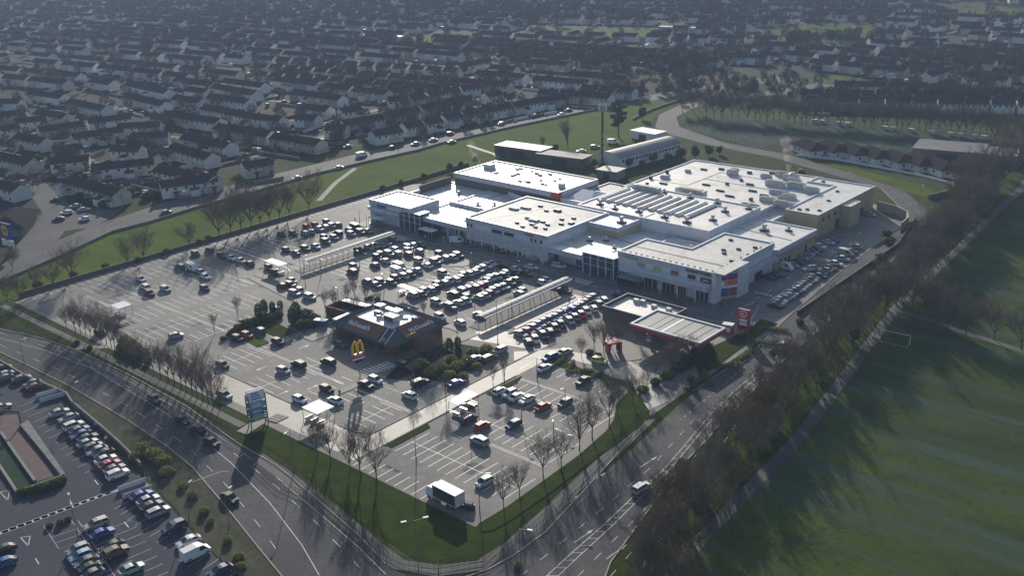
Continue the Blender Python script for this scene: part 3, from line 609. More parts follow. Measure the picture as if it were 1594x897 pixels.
# rooftop plant
def rbox(x, y, z, w, d, h, key='unit', name='plant_unit', rz=0.0):
    b = MB(); b.obox((0,0,0), (w, d, h), 0, key); b.obox((0,0,h), (w*.8, d*.8, .12), 0, 'dark')
    return b.build(name, mall, loc=L(x, y, z), rz=rz)
def cowl(x, y, z, s=1.0):
    b = MB(); b.obox((0,0,0), (2.0*s, 1.6*s, .45*s), 0, 'dark'); b.tube((0,0,.45*s), (0,0,1.3*s), .5*s, .45*s, 'unit', 8); b.tube((0,0,1.3*s), (0,0,1.7*s), .75*s, .5*s, 'unit', 8)
    return b.build('roof_cowl', mall, loc=L(x, y, z), rz=random.uniform(-.3, .3))
for x, y, s in ((-196,260,1),(-189,258.6,.9),(-181,260.4,1),(-171,260,1),(-162.5,259.4,1.1),(-157.4,266,1),(-159,276,1),(-154.6,283,.9),(-166,283,1),(-176.5,283.4,1),(-199,283.6,.9),(-187,284,.8)): cowl(x, y, 8.46, s)
for x, y, z, s in ((-236,244,4.96,.9),(-231,247,4.96,.9),(-253,252,4.5,.8),(-226,246,4.96,.6),(-153,247,5.26,.7),(-157,244,5.26,.5),(-182,236,4.96,.8),(-178,239,4.96,.8),(-172,235,4.96,.6),(-168,229,4.96,.9),(-143,272,6.26,1.2),(-137,276,6.26,.9),(-135,262,6.26,.5),(-179.5,249,7.96,1.2)): cowl(x, y, z, s)
rnd = random.Random(5)
for i in range(20):
    x = rnd.uniform(-254, -224); y = rnd.uniform(266, 280); s = rnd.uniform(.45, .9)
    rbox(x, y, 8.86, 2.0*s, .9*s, .45*s, rnd.choice(['dark','unit','roof_d']), 'plant_unit', rnd.uniform(-.3,.3))
rbox(-258, 274, 8.86, 3.6, 3, 1.6); rbox(-218.5, 268, 8.86, 2, 1.6, 1.4)
for x, y, w, d in ((-216,240,3.4,1.5),(-213.5,243,3.6,1.6),(-203,246.5,2.6,1.3),(-206,244.5,1.4,.8),(-204.5,235,4.2,1.2),(-202.2,234,3.4,1.8),(-196,240,1.4,.8),(-193.6,243,1.4,.8),(-196,233,1.5,.7),(-193,236,1.6,.8),(-200,230.5,1.8,.9),(-205,229,1.2,.7),(-201,227,1.3,.7),(-197.5,229,1.3,.6),(-194,229.5,1.2,.7),(-199,234.4,1.5,.8),(-211,247.5,1.6,.8),(-191,238.5,1.6,1.6)): rbox(x, y, 8.26, w, d, .5 if w > 2 else .35, 'unit' if w > 3 else 'dark')
for i in range(16): rbox(-161.5+i*1.9, 225.6, 8.46, .7, .5, .4, 'clad_w')
for x, y in ((-137,246),(-140,243),(-138.4,240.6),(-134,250),(-143,252),(-133.4,236)): rbox(x, y, 8.46, 1.1, .8, .35, 'dark')
for i in range(7): rbox(-132.6, 229+i*3.6, 8.46, .5, .7, .35, 'clad_w')
rbox(-180, 289.4, 7.26, 11, 2.6, 2.4, 'unit'); rbox(-192.5, 281.6, 8.46, 10, 2.2, 2.0, 'unit')
for x, y, w, d, h in ((-183,322,3.2,3,1.8),(-198,316,2,1.2,.8),(-195,322,2.6,.8,.4),(-190,326,2,1,.5),(-186,329,3,.8,.4),(-179,327,1.6,1,.6),(-172,331,2,1,.5),(-200,304,3,2,1),(-196,297,3,.8,.4),(-203,310,.9,.9,1.2),(-203.4,300,.9,.9,1),(-199.5,292,.9,.9,1),(-176,316,1,1,.6),(-171,313,3,.7,.4),(-183,304,3,.7,.4),(-175,300,3,.7,.4),(-169,296,3.4,.7,.4),(-161,296,1,1,.8),(-166,306,3,.8,.4),(-158.5,291,6,1.0,.4),
                      (-164,327,3,2,1.6),(-160,323.6,4,2,1.8),(-156,318,6,2.2,1.9),(-149.5,316,5,2,1.7),(-163,316.5,7,2.2,1.8),(-158,308,5,2,1.2),(-152.2,305.5,4.4,2,1.2),(-150,296.6,5.6,2.2,1.4),(-156,298,5,2.2,1.4),(-153,301,2,1,1.6),(-160,303,3,1,.5),(-171,324.6,4,1.4,1.2),(-168,330,4,2,1.6),(-177.6,309,1,1,.6)): rbox(x, y, 7.26, w, d, h, 'unit' if w > 1.5 and h > .7 else 'dark')
for x, y in ((-141,296),(-143,294.6),(-137.4,297),(-140,309),(-142.6,321),(-152,330)): rbox(x, y, 7.46, 1.1, .8, .3, 'dark')
b = MB(); b.tube(L(-163,329,7.3), L(-163,329,8.2), 2.4, 2.4, 'roof_w', 14); b.tube(L(-163,329,8.2), L(-163,329,9.6), 2.4, .6, 'roof_w', 14); b.build('roof_dome', mall)
# pyramid rooflight
b = MB(); b.add([L(-212.5,263.4,6.9), L(-203.2,263.4,6.9), L(-203.2,275.4,6.9), L(-212.5,275.4,6.9), L(-210.5,269.5,9.4), L(-205.5,269.5,9.4)], [(0,1,5,4),(1,2,5),(2,3,4,5),(3,0,4)], 'clad_w'); b.build('rooflight', mall)
b = MB(); b.box(*L(-214.9,260.7,7.4), *L(-214.3,262.6,9.25), 'red'); b.box(*L(-217.5,260.7,7.4), *L(-214.9,260.95,9.25), 'red'); b.build('corner_sign', mall, 'red square sign on the roof corner')
# front: continuous canopy fascia, shopfronts, columns
b = MB(); b.box(*L(-266.5,220.9,4.2), *L(-251.6,221.7,5.3), 'clad_w'); b.box(*L(-241.0,222.6,4.0), *L(-174.8,226.4,5.45), 'clad'); b.box(*L(-241.0,222.5,5.45), *L(-174.8,226.3,5.6), 'clad_w'); b.build('canopy_fascia', mall)
b = MB(); b.box(*L(-155.0,221.9,3.9), *L(-132.6,224.4,5.3), 'clad'); b.box(*L(-155.0,221.8,5.3), *L(-132.6,224.4,5.42), 'clad_w'); b.build('canopy_fascia', mall)
b = MB(); b.box(*L(-131.4,233,3.9), *L(-129.6,256,5.1), 'clad'); b.build('side_canopy', mall)
b = MB(); b.box(*L(-131.0,256.6,5.2), *L(-130.2,281.2,6.7), 'clad'); b.build('side_canopy', mall)
def shopfront(x0, x1, y, z0, z1, key='glass', n=4, frame='clad_w'):
    b = MB(); b.box(*L(x0, y-.1, z0), *L(x1, y+.05, z1), key)
    p = b.build('shopfront', mall); b = MB()
    for i in range(n+1):
        x = x0+(x1-x0)*i/n; b.box(*L(x-.07, y-.22, z0), *L(x+.07, y-.1, z1), frame)
    b.box(*L(x0, y-.24, z1-.02), *L(x1, y-.1, z1+.2), frame); b.build('frame', p); return p
for x0, x1, k in ((-263.5,-261,'glass'),(-240,-236,'glass_t'),(-229.4,-226.3,'glass'),(-224.6,-221.2,'glass'),(-217.4,-209.4,'glass'),(-200.3,-193.5,'glass'),(-189.9,-186.4,'glass')): shopfront(x0, x1, 226.45 if x0 > -246 else 221.7, .2, 3.1, k, max(2, int((x1-x0)/1.6)))
for x0, x1, k in ((-162.8,-159.7,'glass'),(-154.2,-149.6,'glass'),(-147.9,-143.9,'glass'),(-143.0,-140.3,'glass'),(-137.3,-133.2,'glass_t')): shopfront(x0, x1, 224.5, .2, 3.0, k, 3)
b = MB()
for i in range(9): b.tube(L(-229+i*5,222.2,.2), L(-229+i*5,222.2,4.0), .22, .22, 'clad_w', 8)
for i in range(4): b.tube(L(-153+i*5.6,222.4,.2), L(-153+i*5.6,222.4,3.9), .2, .2, 'clad_w', 8)
b.build('colonnade', mall)
# upper windows: framed dark openings in the white band
def uwin(x, y, z, w, h, key='glass'):
    b = MB(); b.box(*L(x-w/2, y-.12, z), *L(x+w/2, y+.02, z+h), 'clad_w'); p = b.build('window', mall)
    b = MB(); b.box(*L(x-w/2+.12, y-.17, z+.12), *L(x+w/2-.12, y-.12, z+h-.12), key); b.build('pane', p)
for x, w in ((-221,1),(-219.4,1),(-208.5,4.4),(-203.5,4.2),(-194.4,1.0),(-192.8,1.0)): uwin(x, 223.5, 5.65, w, 1.3)
uwin(-190.6, 223.5, 5.65, 1.0, 1.3)
for x, k in ((-155.0,'pink'),(-149.7,'banner_y'),(-144.0,'brown_clad'),(-138.7,'glass')): uwin(x, 224.5, 5.55, 2.7, 1.4, k)
for y in (294.5, 298.5, 303):
    b = MB(); b.box(*L(-134.98,y,5.0), *L(-134.85,y+.9,6.3), 'glass'); b.build('window', mall)
for x, y0, y1, z1, k in ((-130.85,259.5,260.6,2.8,'glass'),(-130.85,262.2,263.2,2.8,'glass'),(-130.85,264.8,265.6,2.8,'glass'),(-130.85,275,276,3,'dark'),(-134.85,304,306.5,3.2,'dark'),(-134.85,318,325,2.6,'brick_dk'),(-131.45,246,250,3,'glass'),(-131.45,240,242.5,3,'glass')):
    b = MB(); b.box(*L(x,y0,.1), *L(x+.13,y1,z1), k); b.build('side_door', mall)
# glass entrances
def entrance(x0, x1, y, z1, nm):
    t = MB(); t.box(*L(x0, y, .1), *L(x1, y+4.4, z1), 'glass_t'); p = t.build('glass_entrance', mall)
    t = MB()
    for i in range(5):
        x = x0+(x1-x0)*i/4; t.box(*L(x-.14, y-.18, .1), *L(x+.14, y-.02, z1+.1), 'clad_w')
    for z in (3.1, z1-1.2): t.box(*L(x0, y-.12, z), *L(x1, y-.02, z+.12), 'clad_w')
    t.box(*L(x0-.2, y-.2, z1), *L(x1+.2, y+4.5, z1+.28), 'clad_w'); t.build('frame', p)
    t = MB(); t.box(*L(x0+(x1-x0)*.3, y-.16, .1), *L(x0+(x1-x0)*.7, y-.06, 2.6), 'dark'); t.build('entrance_door', p)
entrance(-251.4, -241.2, 221.6, 6.2, 'a'); entrance(-174.6, -163.6, 223.2, 6.3, 'b')
b = MB(); b.box(*L(-179.6,226.2,.6), *L(-175.4,226.44,3.6), 'blue'); b.tube(L(-176.8,226.1,2.2), L(-176.8,226.05,2.2), .6, .6, 'white', 14); b.build('blue_hoarding', mall)
# banner corner tower
b = MB(); b.box(*L(-132.4,224.3,.1), *L(-131.2,229.2,8.9), 'clad_w'); b.box(*L(-131.1,231.6,.1), *L(-128.6,237.4,8.9), 'clad_w')
b.add([L(-132.2,226.4,.1),L(-128.7,232.0,.1),L(-128.7,232.0,7.9),L(-132.2,226.4,7.9),L(-132.4,229,.1),L(-131,232,.1),L(-131,232,7.9),L(-132.4,229,7.9)], [(0,1,2,3),(4,7,6,5),(3,2,6,7)], 'brick'); b.box(*L(-132.3,224.4,8.6), *L(-128.7,237.3,8.95), 'roof_g'); b.build('corner_tower', mall)
tw = MB(); A0 = Vector(L(-132.1,226.2)); A1 = Vector(L(-128.8,231.5)); dv = (A1-A0); nv = Vector((dv.y,-dv.x,0)).normalized()*.14
def pq(u0,u1,z0,z1,key,e=1.0):
    a = A0+dv*u0+nv*e; c = A0+dv*u1+nv*e; tw.add([(a.x,a.y,z0),(c.x,c.y,z0),(c.x,c.y,z1),(a.x,a.y,z1)], [(0,1,2,3)], key)
pq(0,1,1.0,7.9,'white'); pq(.02,.5,5.9,7.7,'purple',1.2); pq(.52,.98,5.9,7.7,'purple',1.2); pq(.3,.7,6.6,7.5,'red',1.4); pq(.52,.98,4.3,5.8,'orange',1.2); pq(.02,.5,4.3,5.8,'pink',1.2); pq(.02,.6,1.2,3.6,'blue',1.2); pq(.62,.98,1.2,3.6,'brown_clad',1.2)
c = A0+dv*.27+nv*1.6; tw.tube(tuple(c+Vector((0,0,5.0))), tuple(c+nv*.3+Vector((0,0,5.0))), .75, .75, 'white', 16)
tw.build('banner', mall)
text('DUNNES STORES', 'letter_sign', mall, L(-136.6,224.3,7.9), 1.02, 'slate_b', depth=.05, bold=.03)
b = MB(); b.box(*L(-136.0,224.25,5.6), *L(-132.6,224.42,6.8), 'dark'); b.build('sign_board', mall)
def strokes(name, x0, x1, y, z0, z1, key, n, seed):
    """lettering too small to read in the photograph: a row of uneven strokes"""
    q = random.Random(seed); b = MB(); w = (x1-x0)/n
    for i in range(n):
        a = x0+i*w; b.box(*L(a, y-.05, z0), *L(a+w*.22, y, z0+(z1-z0)*q.uniform(.7,1)), key)
        b.box(*L(a+w*.22, y-.05, z0+(z1-z0)*q.choice([0,.4,.75])), *L(a+w*.78, y, z0+(z1-z0)*.2+(z1-z0)*q.choice([0,.4,.75])), key)
    b.build(name, mall)
strokes('letter_sign', -135.2, -132.9, 224.2, 6.0, 6.4, 'white', 9, 3); strokes('letter_sign', -160.4, -156.1, 224.35, 7.3, 8.2, 'banner_y', 6, 4); strokes('letter_sign', -196.9, -193.4, 223.35, 7.3, 8.1, 'red', 7, 5)
b = MB(); b.box(*L(-208.9,226.1,.4), *L(-203.5,226.44,3.6), 'pink')
for i, k in enumerate(('red','white','blue','yellow','orange')): b.box(*L(-208.6+i*1.0,225.98,.6), *L(-208.0+i*1.0,226.1,2.8), k)
b.build('window_poster', mall)
b = MB(); b.box(*L(-197.0,225.9,2.4), *L(-194.4,226.44,3.0), 'red'); b.build('shop_sign', mall)
b = MB(); b.box(*L(-153.6,224.0,3.05), *L(-150.2,224.42,3.7), 'green'); b.build('shop_sign', mall)
b = MB(); b.box(*L(-262,221.3,5.75), *L(-258,221.66,6.5), 'blue'); b.box(*L(-256.5,221.3,5.75), *L(-250,221.66,6.5), 'white'); b.build('shop_sign', mall)
b = MB(); b.box(*L(-131.55,236,5.9), *L(-131.45,243,6.7), 'teal'); b.build('shop_sign', mall)
# curved yard wall at the back right corner
yw = MB(); yw.strip([(-133,333.4),(-126,331.5),(-120.6,327.6),(-117.8,321.6),(-117,314)], .4, 0, 'brick', 3.2)
yw.build('yard_wall', label='curved buff brick screen wall at the right back corner of the shopping centre yard', cat='wall')

# small glass smoking / trolley shelters against the front
def shelter(x, y, w, d, h, rz, label, group, name='trolley_shelter', roofk='clad_w', glass=False):
    t = thing(name, label, 'shelter', (x, y, .1), rz, group)
    b = MB(); b.box(-w/2, -d/2, h, w/2, d/2, h+.16, roofk); b.build('roof', t)
    for sx in (-1, 1):
        for sy in (-1, 1):
            b = MB(); b.box(sx*(w/2-.12)-.05, sy*(d/2-.12)-.05, 0, sx*(w/2-.12)+.05, sy*(d/2-.12)+.05, h, 'steel'); b.build('post', t)
    b = MB()
    for sx in (-1, 1):
        for z in (.5, 1.0) if not glass else (.3,): b.box(sx*(w/2-.12)-.03, -d/2+.2, z, sx*(w/2-.12)+.03, d/2-.2, z+.06 if not glass else h-.3, 'steel' if not glass else 'glass_t')
    b.build('side_rail' if not glass else 'glass_side', t)
    if glass:
        b = MB(); b.box(-w/2+.15, d/2-.15, .3, w/2-.15, d/2-.09, h-.3, 'glass_t'); b.build('glass_back', t)
    else:
        b = MB()
        for k in range(9):
            xx = -w/2+.5+(k%3)*(w-1)/2.2; yy = -d/2+.6+(k//3)*.7; b.box(xx-.22, yy-.3, .25, xx+.22, yy+.3, .75, 'steel'); b.box(xx-.2, yy-.28, .1, xx+.2, yy+.28, .14, 'dark')
        b.build('trolley_bars', t)
    return t
shelter(-259.3, 219.9, 6.2, 3.0, 2.8, 0, 'flat roofed trolley shelter left of the left glass entrance', None)
shelter(-235.5, 220.8, 6.4, 3.2, 2.8, 0, 'flat roofed trolley shelter right of the left glass entrance', None, glass=True)
shelter(-156.4, 222.6, 7.4, 3.4, 2.8, 0, 'blue glazed trolley shelter right of the right glass entrance', None, roofk='pole', glass=True)
shelter(*at(191.5,491,0), 4.4, 4.0, 2.8, 0, 'small open trolley shelter in the empty left car park', None)
shelter(*at(431,424,0), 8.0, 3.0, 3.0, R(-2), 'long narrow flat roofed trolley shelter left of the left walkway', None)
shelter(*at(497,655,0), 5.2, 4.6, 3.0, 0, 'pale roofed trolley shelter behind the bare trees of the restaurant car park', None)
shelter(*at(722,640,0), 6.4, 3.0, 2.9, R(90), 'trolley shelter beside the red and navy cars of the lower right car park', None)
shelter(*at(636,462,0), 7.0, 2.0, 2.5, R(-4), 'trolley shelter at the lower end of the long double row', None)
def trolley_pen(px, py, w, d, rz, label):
    t = thing('trolley_bay', label, 'trolley bay', (*at(px, py), .07), rz)
    b = MB(); b.box(-w/2, -d/2, 0, w/2, d/2, .12, 'pave'); b.build('base', t)
    for s in (-1, 1):
        b = MB(); b.box(-w/2, s*d/2-.05, .12, w/2, s*d/2+.05, 1.1, 'clad'); b.build('side_panel', t)
    b = MB()
    for s in (-1, 1): b.tube((w/2-.2, s*(d/2-.3), .1), (w/2-.2, s*(d/2-.3), 3.0), .05, .04, 'steel', 5)
    b.build('sign_post', t)
trolley_pen(79.5, 619, 5.4, 3.2, R(78), 'grey trolley bay with low side panels beside the lower left lot wall')
trolley_pen(211, 765, 5.4, 3.4, R(78), 'grey trolley bay with sign posts between the rows of the lower left lot')
# ------------------------------------------------------------------ restaurant
def frustum(b, x0,x1,y0,y1,z0, X0,X1,Y0,Y1,z1, key):
    b.add([(x0,y0,z0),(x1,y0,z0),(x1,y1,z0),(x0,y1,z0),(X0,Y0,z1),(X1,Y0,z1),(X1,Y1,z1),(X0,Y1,z1)], [(0,1,5,4),(1,2,6,5),(2,3,7,6),(3,0,4,7)], key)
rs = thing('fast_food_restaurant', 'single storey brick restaurant with blue slate mansard roof and yellow arch signs', 'restaurant', (-185, 157.8, 0))
HX, HY = 12.2, 9.6
b = MB(); b.box(-HX+1.4, -HY+1.4, 0.05, HX-1.4, HY-1.4, 3.7, 'brick_r'); b.build('wall', rs)
b = MB(); frustum(b, -HX, HX, -HY, HY, 3.5, -HX+4.0, HX-4.0, -HY+3.6, HY-3.6, 6.1, 'slate_b'); b.box(-HX, -HY, 3.36, HX, HY, 3.49, 'slate_b')
frustum(b, HX-4.0, -HX+4.0, -HY+3.6, HY-3.6, 6.1, HX-4.5, -HX+4.5, -HY+4.1, HY-4.1, 5.2, 'slate_b'); b.build('mansard_roof', rs)
b = MB(); b.sheet([(-HX+4.4,-HY+4.0),(HX-4.4,-HY+4.0),(HX-4.4,HY-4.0),(-HX+4.4,HY-4.0)], 5.25, 'roof_w'); b.build('flat_roof', rs)
def slope(side, u0, u1, t0, t1, key, name, e=.07):
    """panel lying on a mansard slope; side 'f' = front (-Y), 'r' = right (+X); u along, t up the slope 0..1"""
    P = []
    for u, t in ((u0,t0),(u1,t0),(u1,t1),(u0,t1)):
        if side == 'f': P.append((u, -HY+3.6*t-e*.6, 3.5+2.6*t+e))
        else: P.append((HX-4.0*t+e*.6, u, 3.5+2.6*t+e))
    b = MB(); n = Vector((0,-.59,.81)) if side == 'f' else Vector((.54,0,.84))
    Q = [tuple(Vector(p)-n*.06) for p in P]; b.add(P+Q, [(0,1,2,3),(7,6,5,4),(0,4,5,1),(1,5,6,2),(2,6,7,3),(3,7,4,0)], key); return b.build(name, rs)
slope('f', -6.6, 6.0, .12, 1.02, 'brown_clad', 'sign_panel'); slope('r', -4.6, 5.6, .12, 1.02, 'brown_clad', 'sign_panel')
slope('f', 7.0, 7.25, .02, 1.05, 'white', 'roof_trim', .12); slope('f', 9.2, 9.45, .02, 1.05, 'white', 'roof_trim', .12); slope('f', 7.25, 9.2, .02, 1.0, 'glass', 'roof_light', .1)
tf = math.atan2(2.6, 3.6); tr = math.atan2(2.6, 4.0)
o = text("McDonald's", 'letter_sign', rs, (-2.0, -HY+3.6*.55-.12, 3.5+2.6*.55+.16), 1.65, 'white', 0, tf, .05, .04)
o = text("McDonald's", 'letter_sign', rs, (HX-4.0*.5+.12, 1.6, 3.5+2.6*.5+.16), 1.65, 'white', 0, 0, .05, .04)
o.rotation_euler = Matrix(((0,-math.cos(tr),math.sin(tr)),(1,0,0),(0,math.sin(tr),math.cos(tr)))).to_euler()
def arches(w, h, th, key, n=14):
    """a rounded letter M built of two tall arches in the XZ plane"""
    b = MB(); pts = []
    for s in (-1, 1):
        L_ = []
        for i in range(n+1):
            t = math.pi*i/n; L_.append((s*w/4 - math.cos(t)*w/4*1.0, 0, h*math.sin(t)**.62))
        pts.append(L_)
    for L_ in pts:
        for i in range(n): b.tube(L_[i], L_[i+1], th, th, key, 6, False)
    return b
ar = arches(2.1, 1.9, .14, 'yellow').build('arch_logo', rs); ar.rotation_euler = Matrix(((0,-math.cos(tr),math.sin(tr)),(1,0,0),(0,math.sin(tr),math.cos(tr)))).to_euler()
ar.rotation_euler = Matrix(((0, math.sin(tr), -math.cos(tr)), (1, 0, 0), (0, math.cos(tr), math.sin(tr)))).to_euler(); ar.location = (HX-4.0*.28+.12, -6.6+3.2, 3.5+2.6*.28+.1)
ar = arches(1.0, .9, .08, 'yellow').build('arch_logo', rs); ar.rotation_euler = (tf-math.pi/2, 0, 0); ar.location = (8.2, -HY+3.6*.12-.15, 3.5+2.6*.12+.15)
for x, y, w, d, h in ((-6,2.6,2.4,1.8,1.2),(-3.4,3.6,2.6,1.6,.5),(.4,2.6,2.6,2.4,1.3),(2.8,-1.2,3.6,2.2,1.7),(6.8,2.6,1.2,.9,1.0),(-4.0,.2,2.0,1.2,.7),(-1.4,-1.8,1.0,.8,.8),(-6.4,4.0,1.6,1,.8),(-2.6,-.6,.9,.9,1.2)):
    b = MB(); b.obox((0,0,0),(w,d,h),0,'unit'); b.box(-w/2+.2,-d/2-.02,.3,w/2-.2,-d/2,h-.2,'dark'); b.build('plant_unit', rs, loc=(x,y,5.25))
b = MB(); b.tube((-2.2,.2,5.9),(-1.2,-.8,5.9),.32,.32,'unit',8); b.tube((-1.2,-.8,5.9),(3.8,3.6,5.9),.32,.32,'clad_w',8); b.build('duct', rs)
for i in range(5): b = MB(); b.box(-9+i*3.6, -HY+1.3, 1.0, -7+i*3.6, -HY+1.42, 2.8, 'glass'); b.build('window', rs)
for i in range(4): b = MB(); b.box(HX-1.42, -6+i*3.2, .9, HX-1.3, -4+i*3.2, 2.8, 'glass'); b.build('window', rs)
b = MB(); b.box(-HX-2.6,-6,.05,-HX+1.2,-1,3.2,'white'); b.build('side_porch', rs)
# service yard beside the restaurant
sy = thing('service_yard', 'dark walled bin yard with pale roof edge behind the restaurant hedge', 'yard', (-203.5, 161.5, 0), R(6))
b = MB(); b.box(-6,-4,0.05,6,-3.6,2.8,'brick_r'); b.box(-6,3.6,0.05,6,4,2.8,'brick_r'); b.box(-6,-3.6,0.05,-5.6,3.6,2.8,'brick_r'); b.box(5.6,-3.6,0.05,6,3.6,2.8,'brick_r'); b.build('wall', sy)
b = MB(); b.box(-5.6,1.4,2.5,5.6,3.6,2.7,'roof_w'); b.box(-5.6,-3.6,.1,5.6,1.3,1.0,'roof_d'); b.build('canopy', sy)
b = MB(); b.obox((0,0,0),(3.4,1.6,1.5),0,'blue'); b.obox((0,0,1.5),(3.5,1.7,.12),0,'teal'); b.build('blue_skip', label='blue covered trolley container beside the restaurant service yard', cat='container', loc=(*at(500,507), .06), rz=R(20))

# petrol station: canopy, shop, pumps
ps = thing('petrol_canopy', 'flat petrol station canopy with red edge on red columns', 'canopy', (-124.6, 197.0, 0))
cx, cy = 9.9, 5.8
b = MB(); b.box(-cx,-cy,4.1,cx,cy,4.9,'white')
for x0,y0,x1,y1 in ((-cx-.1,-cy-.1,cx+.1,-cy-.001),(-cx-.1,cy+.001,cx+.1,cy+.1),(-cx-.1,-cy,-cx-.001,cy),(cx+.001,-cy,cx+.1,cy)): b.box(x0,y0,4.1,x1,y1,4.86,'red')
for x0,y0,x1,y1 in ((-cx,-cy,cx,-cy+.55),(-cx,cy-.55,cx,cy),(-cx,-cy+.55,-cx+.55,cy-.55),(cx-.55,-cy+.55,cx,cy-.55)): b.box(x0,y0,4.901,x1,y1,5.3,'clad')
b.build('canopy_edge', ps)
b = MB(); b.box(-cx+.56,-cy+.56,4.905,cx-.56,cy-.56,5.0,'canopy_top')
for x,w,k in ((-5.4,.12,'dark'),(-1.2,.35,'clad_w'),(5.0,.14,'dark'),(-3.2,.05,'roof_d'),(1.6,.05,'roof_d'),(7.4,.05,'roof_d')): b.box(x-w,-cy+.6,5.004,x+w,cy-.6,5.06,k)
b.build('canopy_roof', ps)
for x in (-6.4, 0, 6.8):
    for y in (-2.6, 2.6): b = MB(); b.box(x-.25,y-.25,0.06,x+.25,y+.25,4.1,'red'); b.build('column', ps)
text('CIRCLE K', 'letter_sign', ps, (5.6,-cy-.14,4.48), .72, 'white', 0, depth=.03)
def circle_k(rr, key='white'):
    b = MB(); n = 20
    for i in range(n):
        t0, t1 = 2*math.pi*i/n, 2*math.pi*(i+1)/n; b.tube((rr*math.cos(t0),0,rr*math.sin(t0)),(rr*math.cos(t1),0,rr*math.sin(t1)),rr*.16,rr*.16,key,4,False)
    b.box(-rr*.35,-.04,-rr*.45,-rr*.15,.04,rr*.45,key); b.tube((-rr*.2,0,0),(rr*.4,0,rr*.45),rr*.09,rr*.09,key,4); b.tube((-rr*.2,0,0),(rr*.4,0,-rr*.45),rr*.09,rr*.09,key,4); return b
circle_k(.33).build('round_logo', ps, loc=(9.0,-cy-.16,4.48))
pump0 = thing('fuel_pump', 'white and red fuel pump under the left half of the petrol canopy', 'fuel pump', (-131.0, 194.4, .14), 0, 'fuel pumps under the canopy')
b = MB(); b.box(-1.5,-.6,-.02,1.5,.6,.14,'kerb'); b.build('island', pump0)
b = MB(); b.box(-.5,-.3,.15,.5,.3,1.7,'white'); b.build('body', pump0); b = MB(); b.box(-.56,-.34,1.7,.56,.34,2.1,'red'); b.build('sign_top', pump0); b = MB(); b.box(-.4,-.34,1.0,.4,-.3,1.5,'dark'); b.build('display', pump0)
for x, y, l in ((-131.0,199.6,'white and red fuel pump under the far left corner of the petrol canopy'),(-124.6,194.4,'white and red fuel pump under the middle of the petrol canopy front'),(-124.6,199.6,'white and red fuel pump under the middle of the petrol canopy back'),(-117.8,194.4,'white and red fuel pump under the right front of the petrol canopy'),(-117.8,199.6,'white and red fuel pump under the right back of the petrol canopy')): copy_thing(pump0, (x,y,.14), 0, l)
sh = thing('petrol_shop', 'low flat roofed petrol station shop with dark parapet behind the canopy', 'shop', (-139.5, 204.6, 0))
def parapet(b, x0,x1,y0,y1,z0,z1,key,t=.3):
    b.box(x0,y0,z0,x1,y0+t,z1,key); b.box(x0,y1-t,z0,x1,y1,z1,key); b.box(x0,y0+t,z0,x0+t,y1-t,z1,key); b.box(x1-t,y0+t,z0,x1,y1-t,z1,key)
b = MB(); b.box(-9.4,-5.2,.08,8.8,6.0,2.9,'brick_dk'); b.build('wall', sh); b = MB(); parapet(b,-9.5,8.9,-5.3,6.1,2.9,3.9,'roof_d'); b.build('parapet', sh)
b = MB(); b.box(-9.2,-5.0,2.9,8.6,5.8,3.05,'roof_w'); b.build('roof', sh)
for x,y in ((-5,3.6),(-3.2,4.0),(1,3),(5.2,3.4),(4,-1)): b = MB(); b.obox((0,0,0),(1.3,1.0,.9),0,'unit'); b.build('plant_unit', sh, loc=(x,y,3.05))
b = MB(); b.box(8.82,-3.5,.3,8.9,4.5,2.6,'glass'); b.build('shop_window', sh); b = MB(); b.box(8.95,-4,2.95,9.1,5,3.6,'red'); b.build('shop_sign', sh)
tk = thing('price_totem', 'tall red price sign with round white emblem at the petrol station corner', 'sign', (*at(1157,520), 0), R(4))
b = MB(); b.box(-1.5,-.35,1.0,1.5,.35,6.6,'red'); b.build('board', tk); circle_k(.85).build('round_logo', tk, loc=(0,-.42,5.5)); 
for i in range(3): b = MB(); b.box(-1.0,-.42,1.5+i*.95,1.0,-.36,2.2+i*.95,'white' if i else 'dark'); b.build('price_panel', tk)
b = MB(); b.box(-1.2,-.2,0,-.9,.2,1.0,'red'); b.box(.9,-.2,0,1.2,.2,1.0,'red'); b.build('post', tk)
b = MB(); b.box(-1.3,-.9,0,1.3,.9,2.2,'red'); b.box(-1.35,-.95,2.2,1.35,.95,2.5,'white'); b.box(-.8,-.96,.6,.8,-.91,1.8,'white'); b.build('ice_box', label='red and white vending box below the petrol price sign', cat='vending box', loc=(*at(1133,519),.1), rz=R(15))
cw = thing('car_wash_gate', 'red framed car wash gantry on the petrol station forecourt behind bare trees', 'car wash', (*at(955,548), .08), R(60))
b = MB(); b.box(-1.8,-1,0,-1.3,1,2.3,'red'); b.build('side_post', cw); b = MB(); b.box(1.3,-1,0,1.8,1,2.3,'red'); b.build('side_post', cw); b = MB(); b.box(-1.8,-1.1,2.3,1.8,1.1,2.7,'red'); b.build('beam', cw); b = MB(); b.tube((-1.0,0,.3),(-1.0,0,2.2),.35,.35,'blue',8); b.build('brush', cw); b = MB(); b.tube((1.0,0,.3),(1.0,0,2.2),.35,.35,'blue',8); b.build('brush', cw)

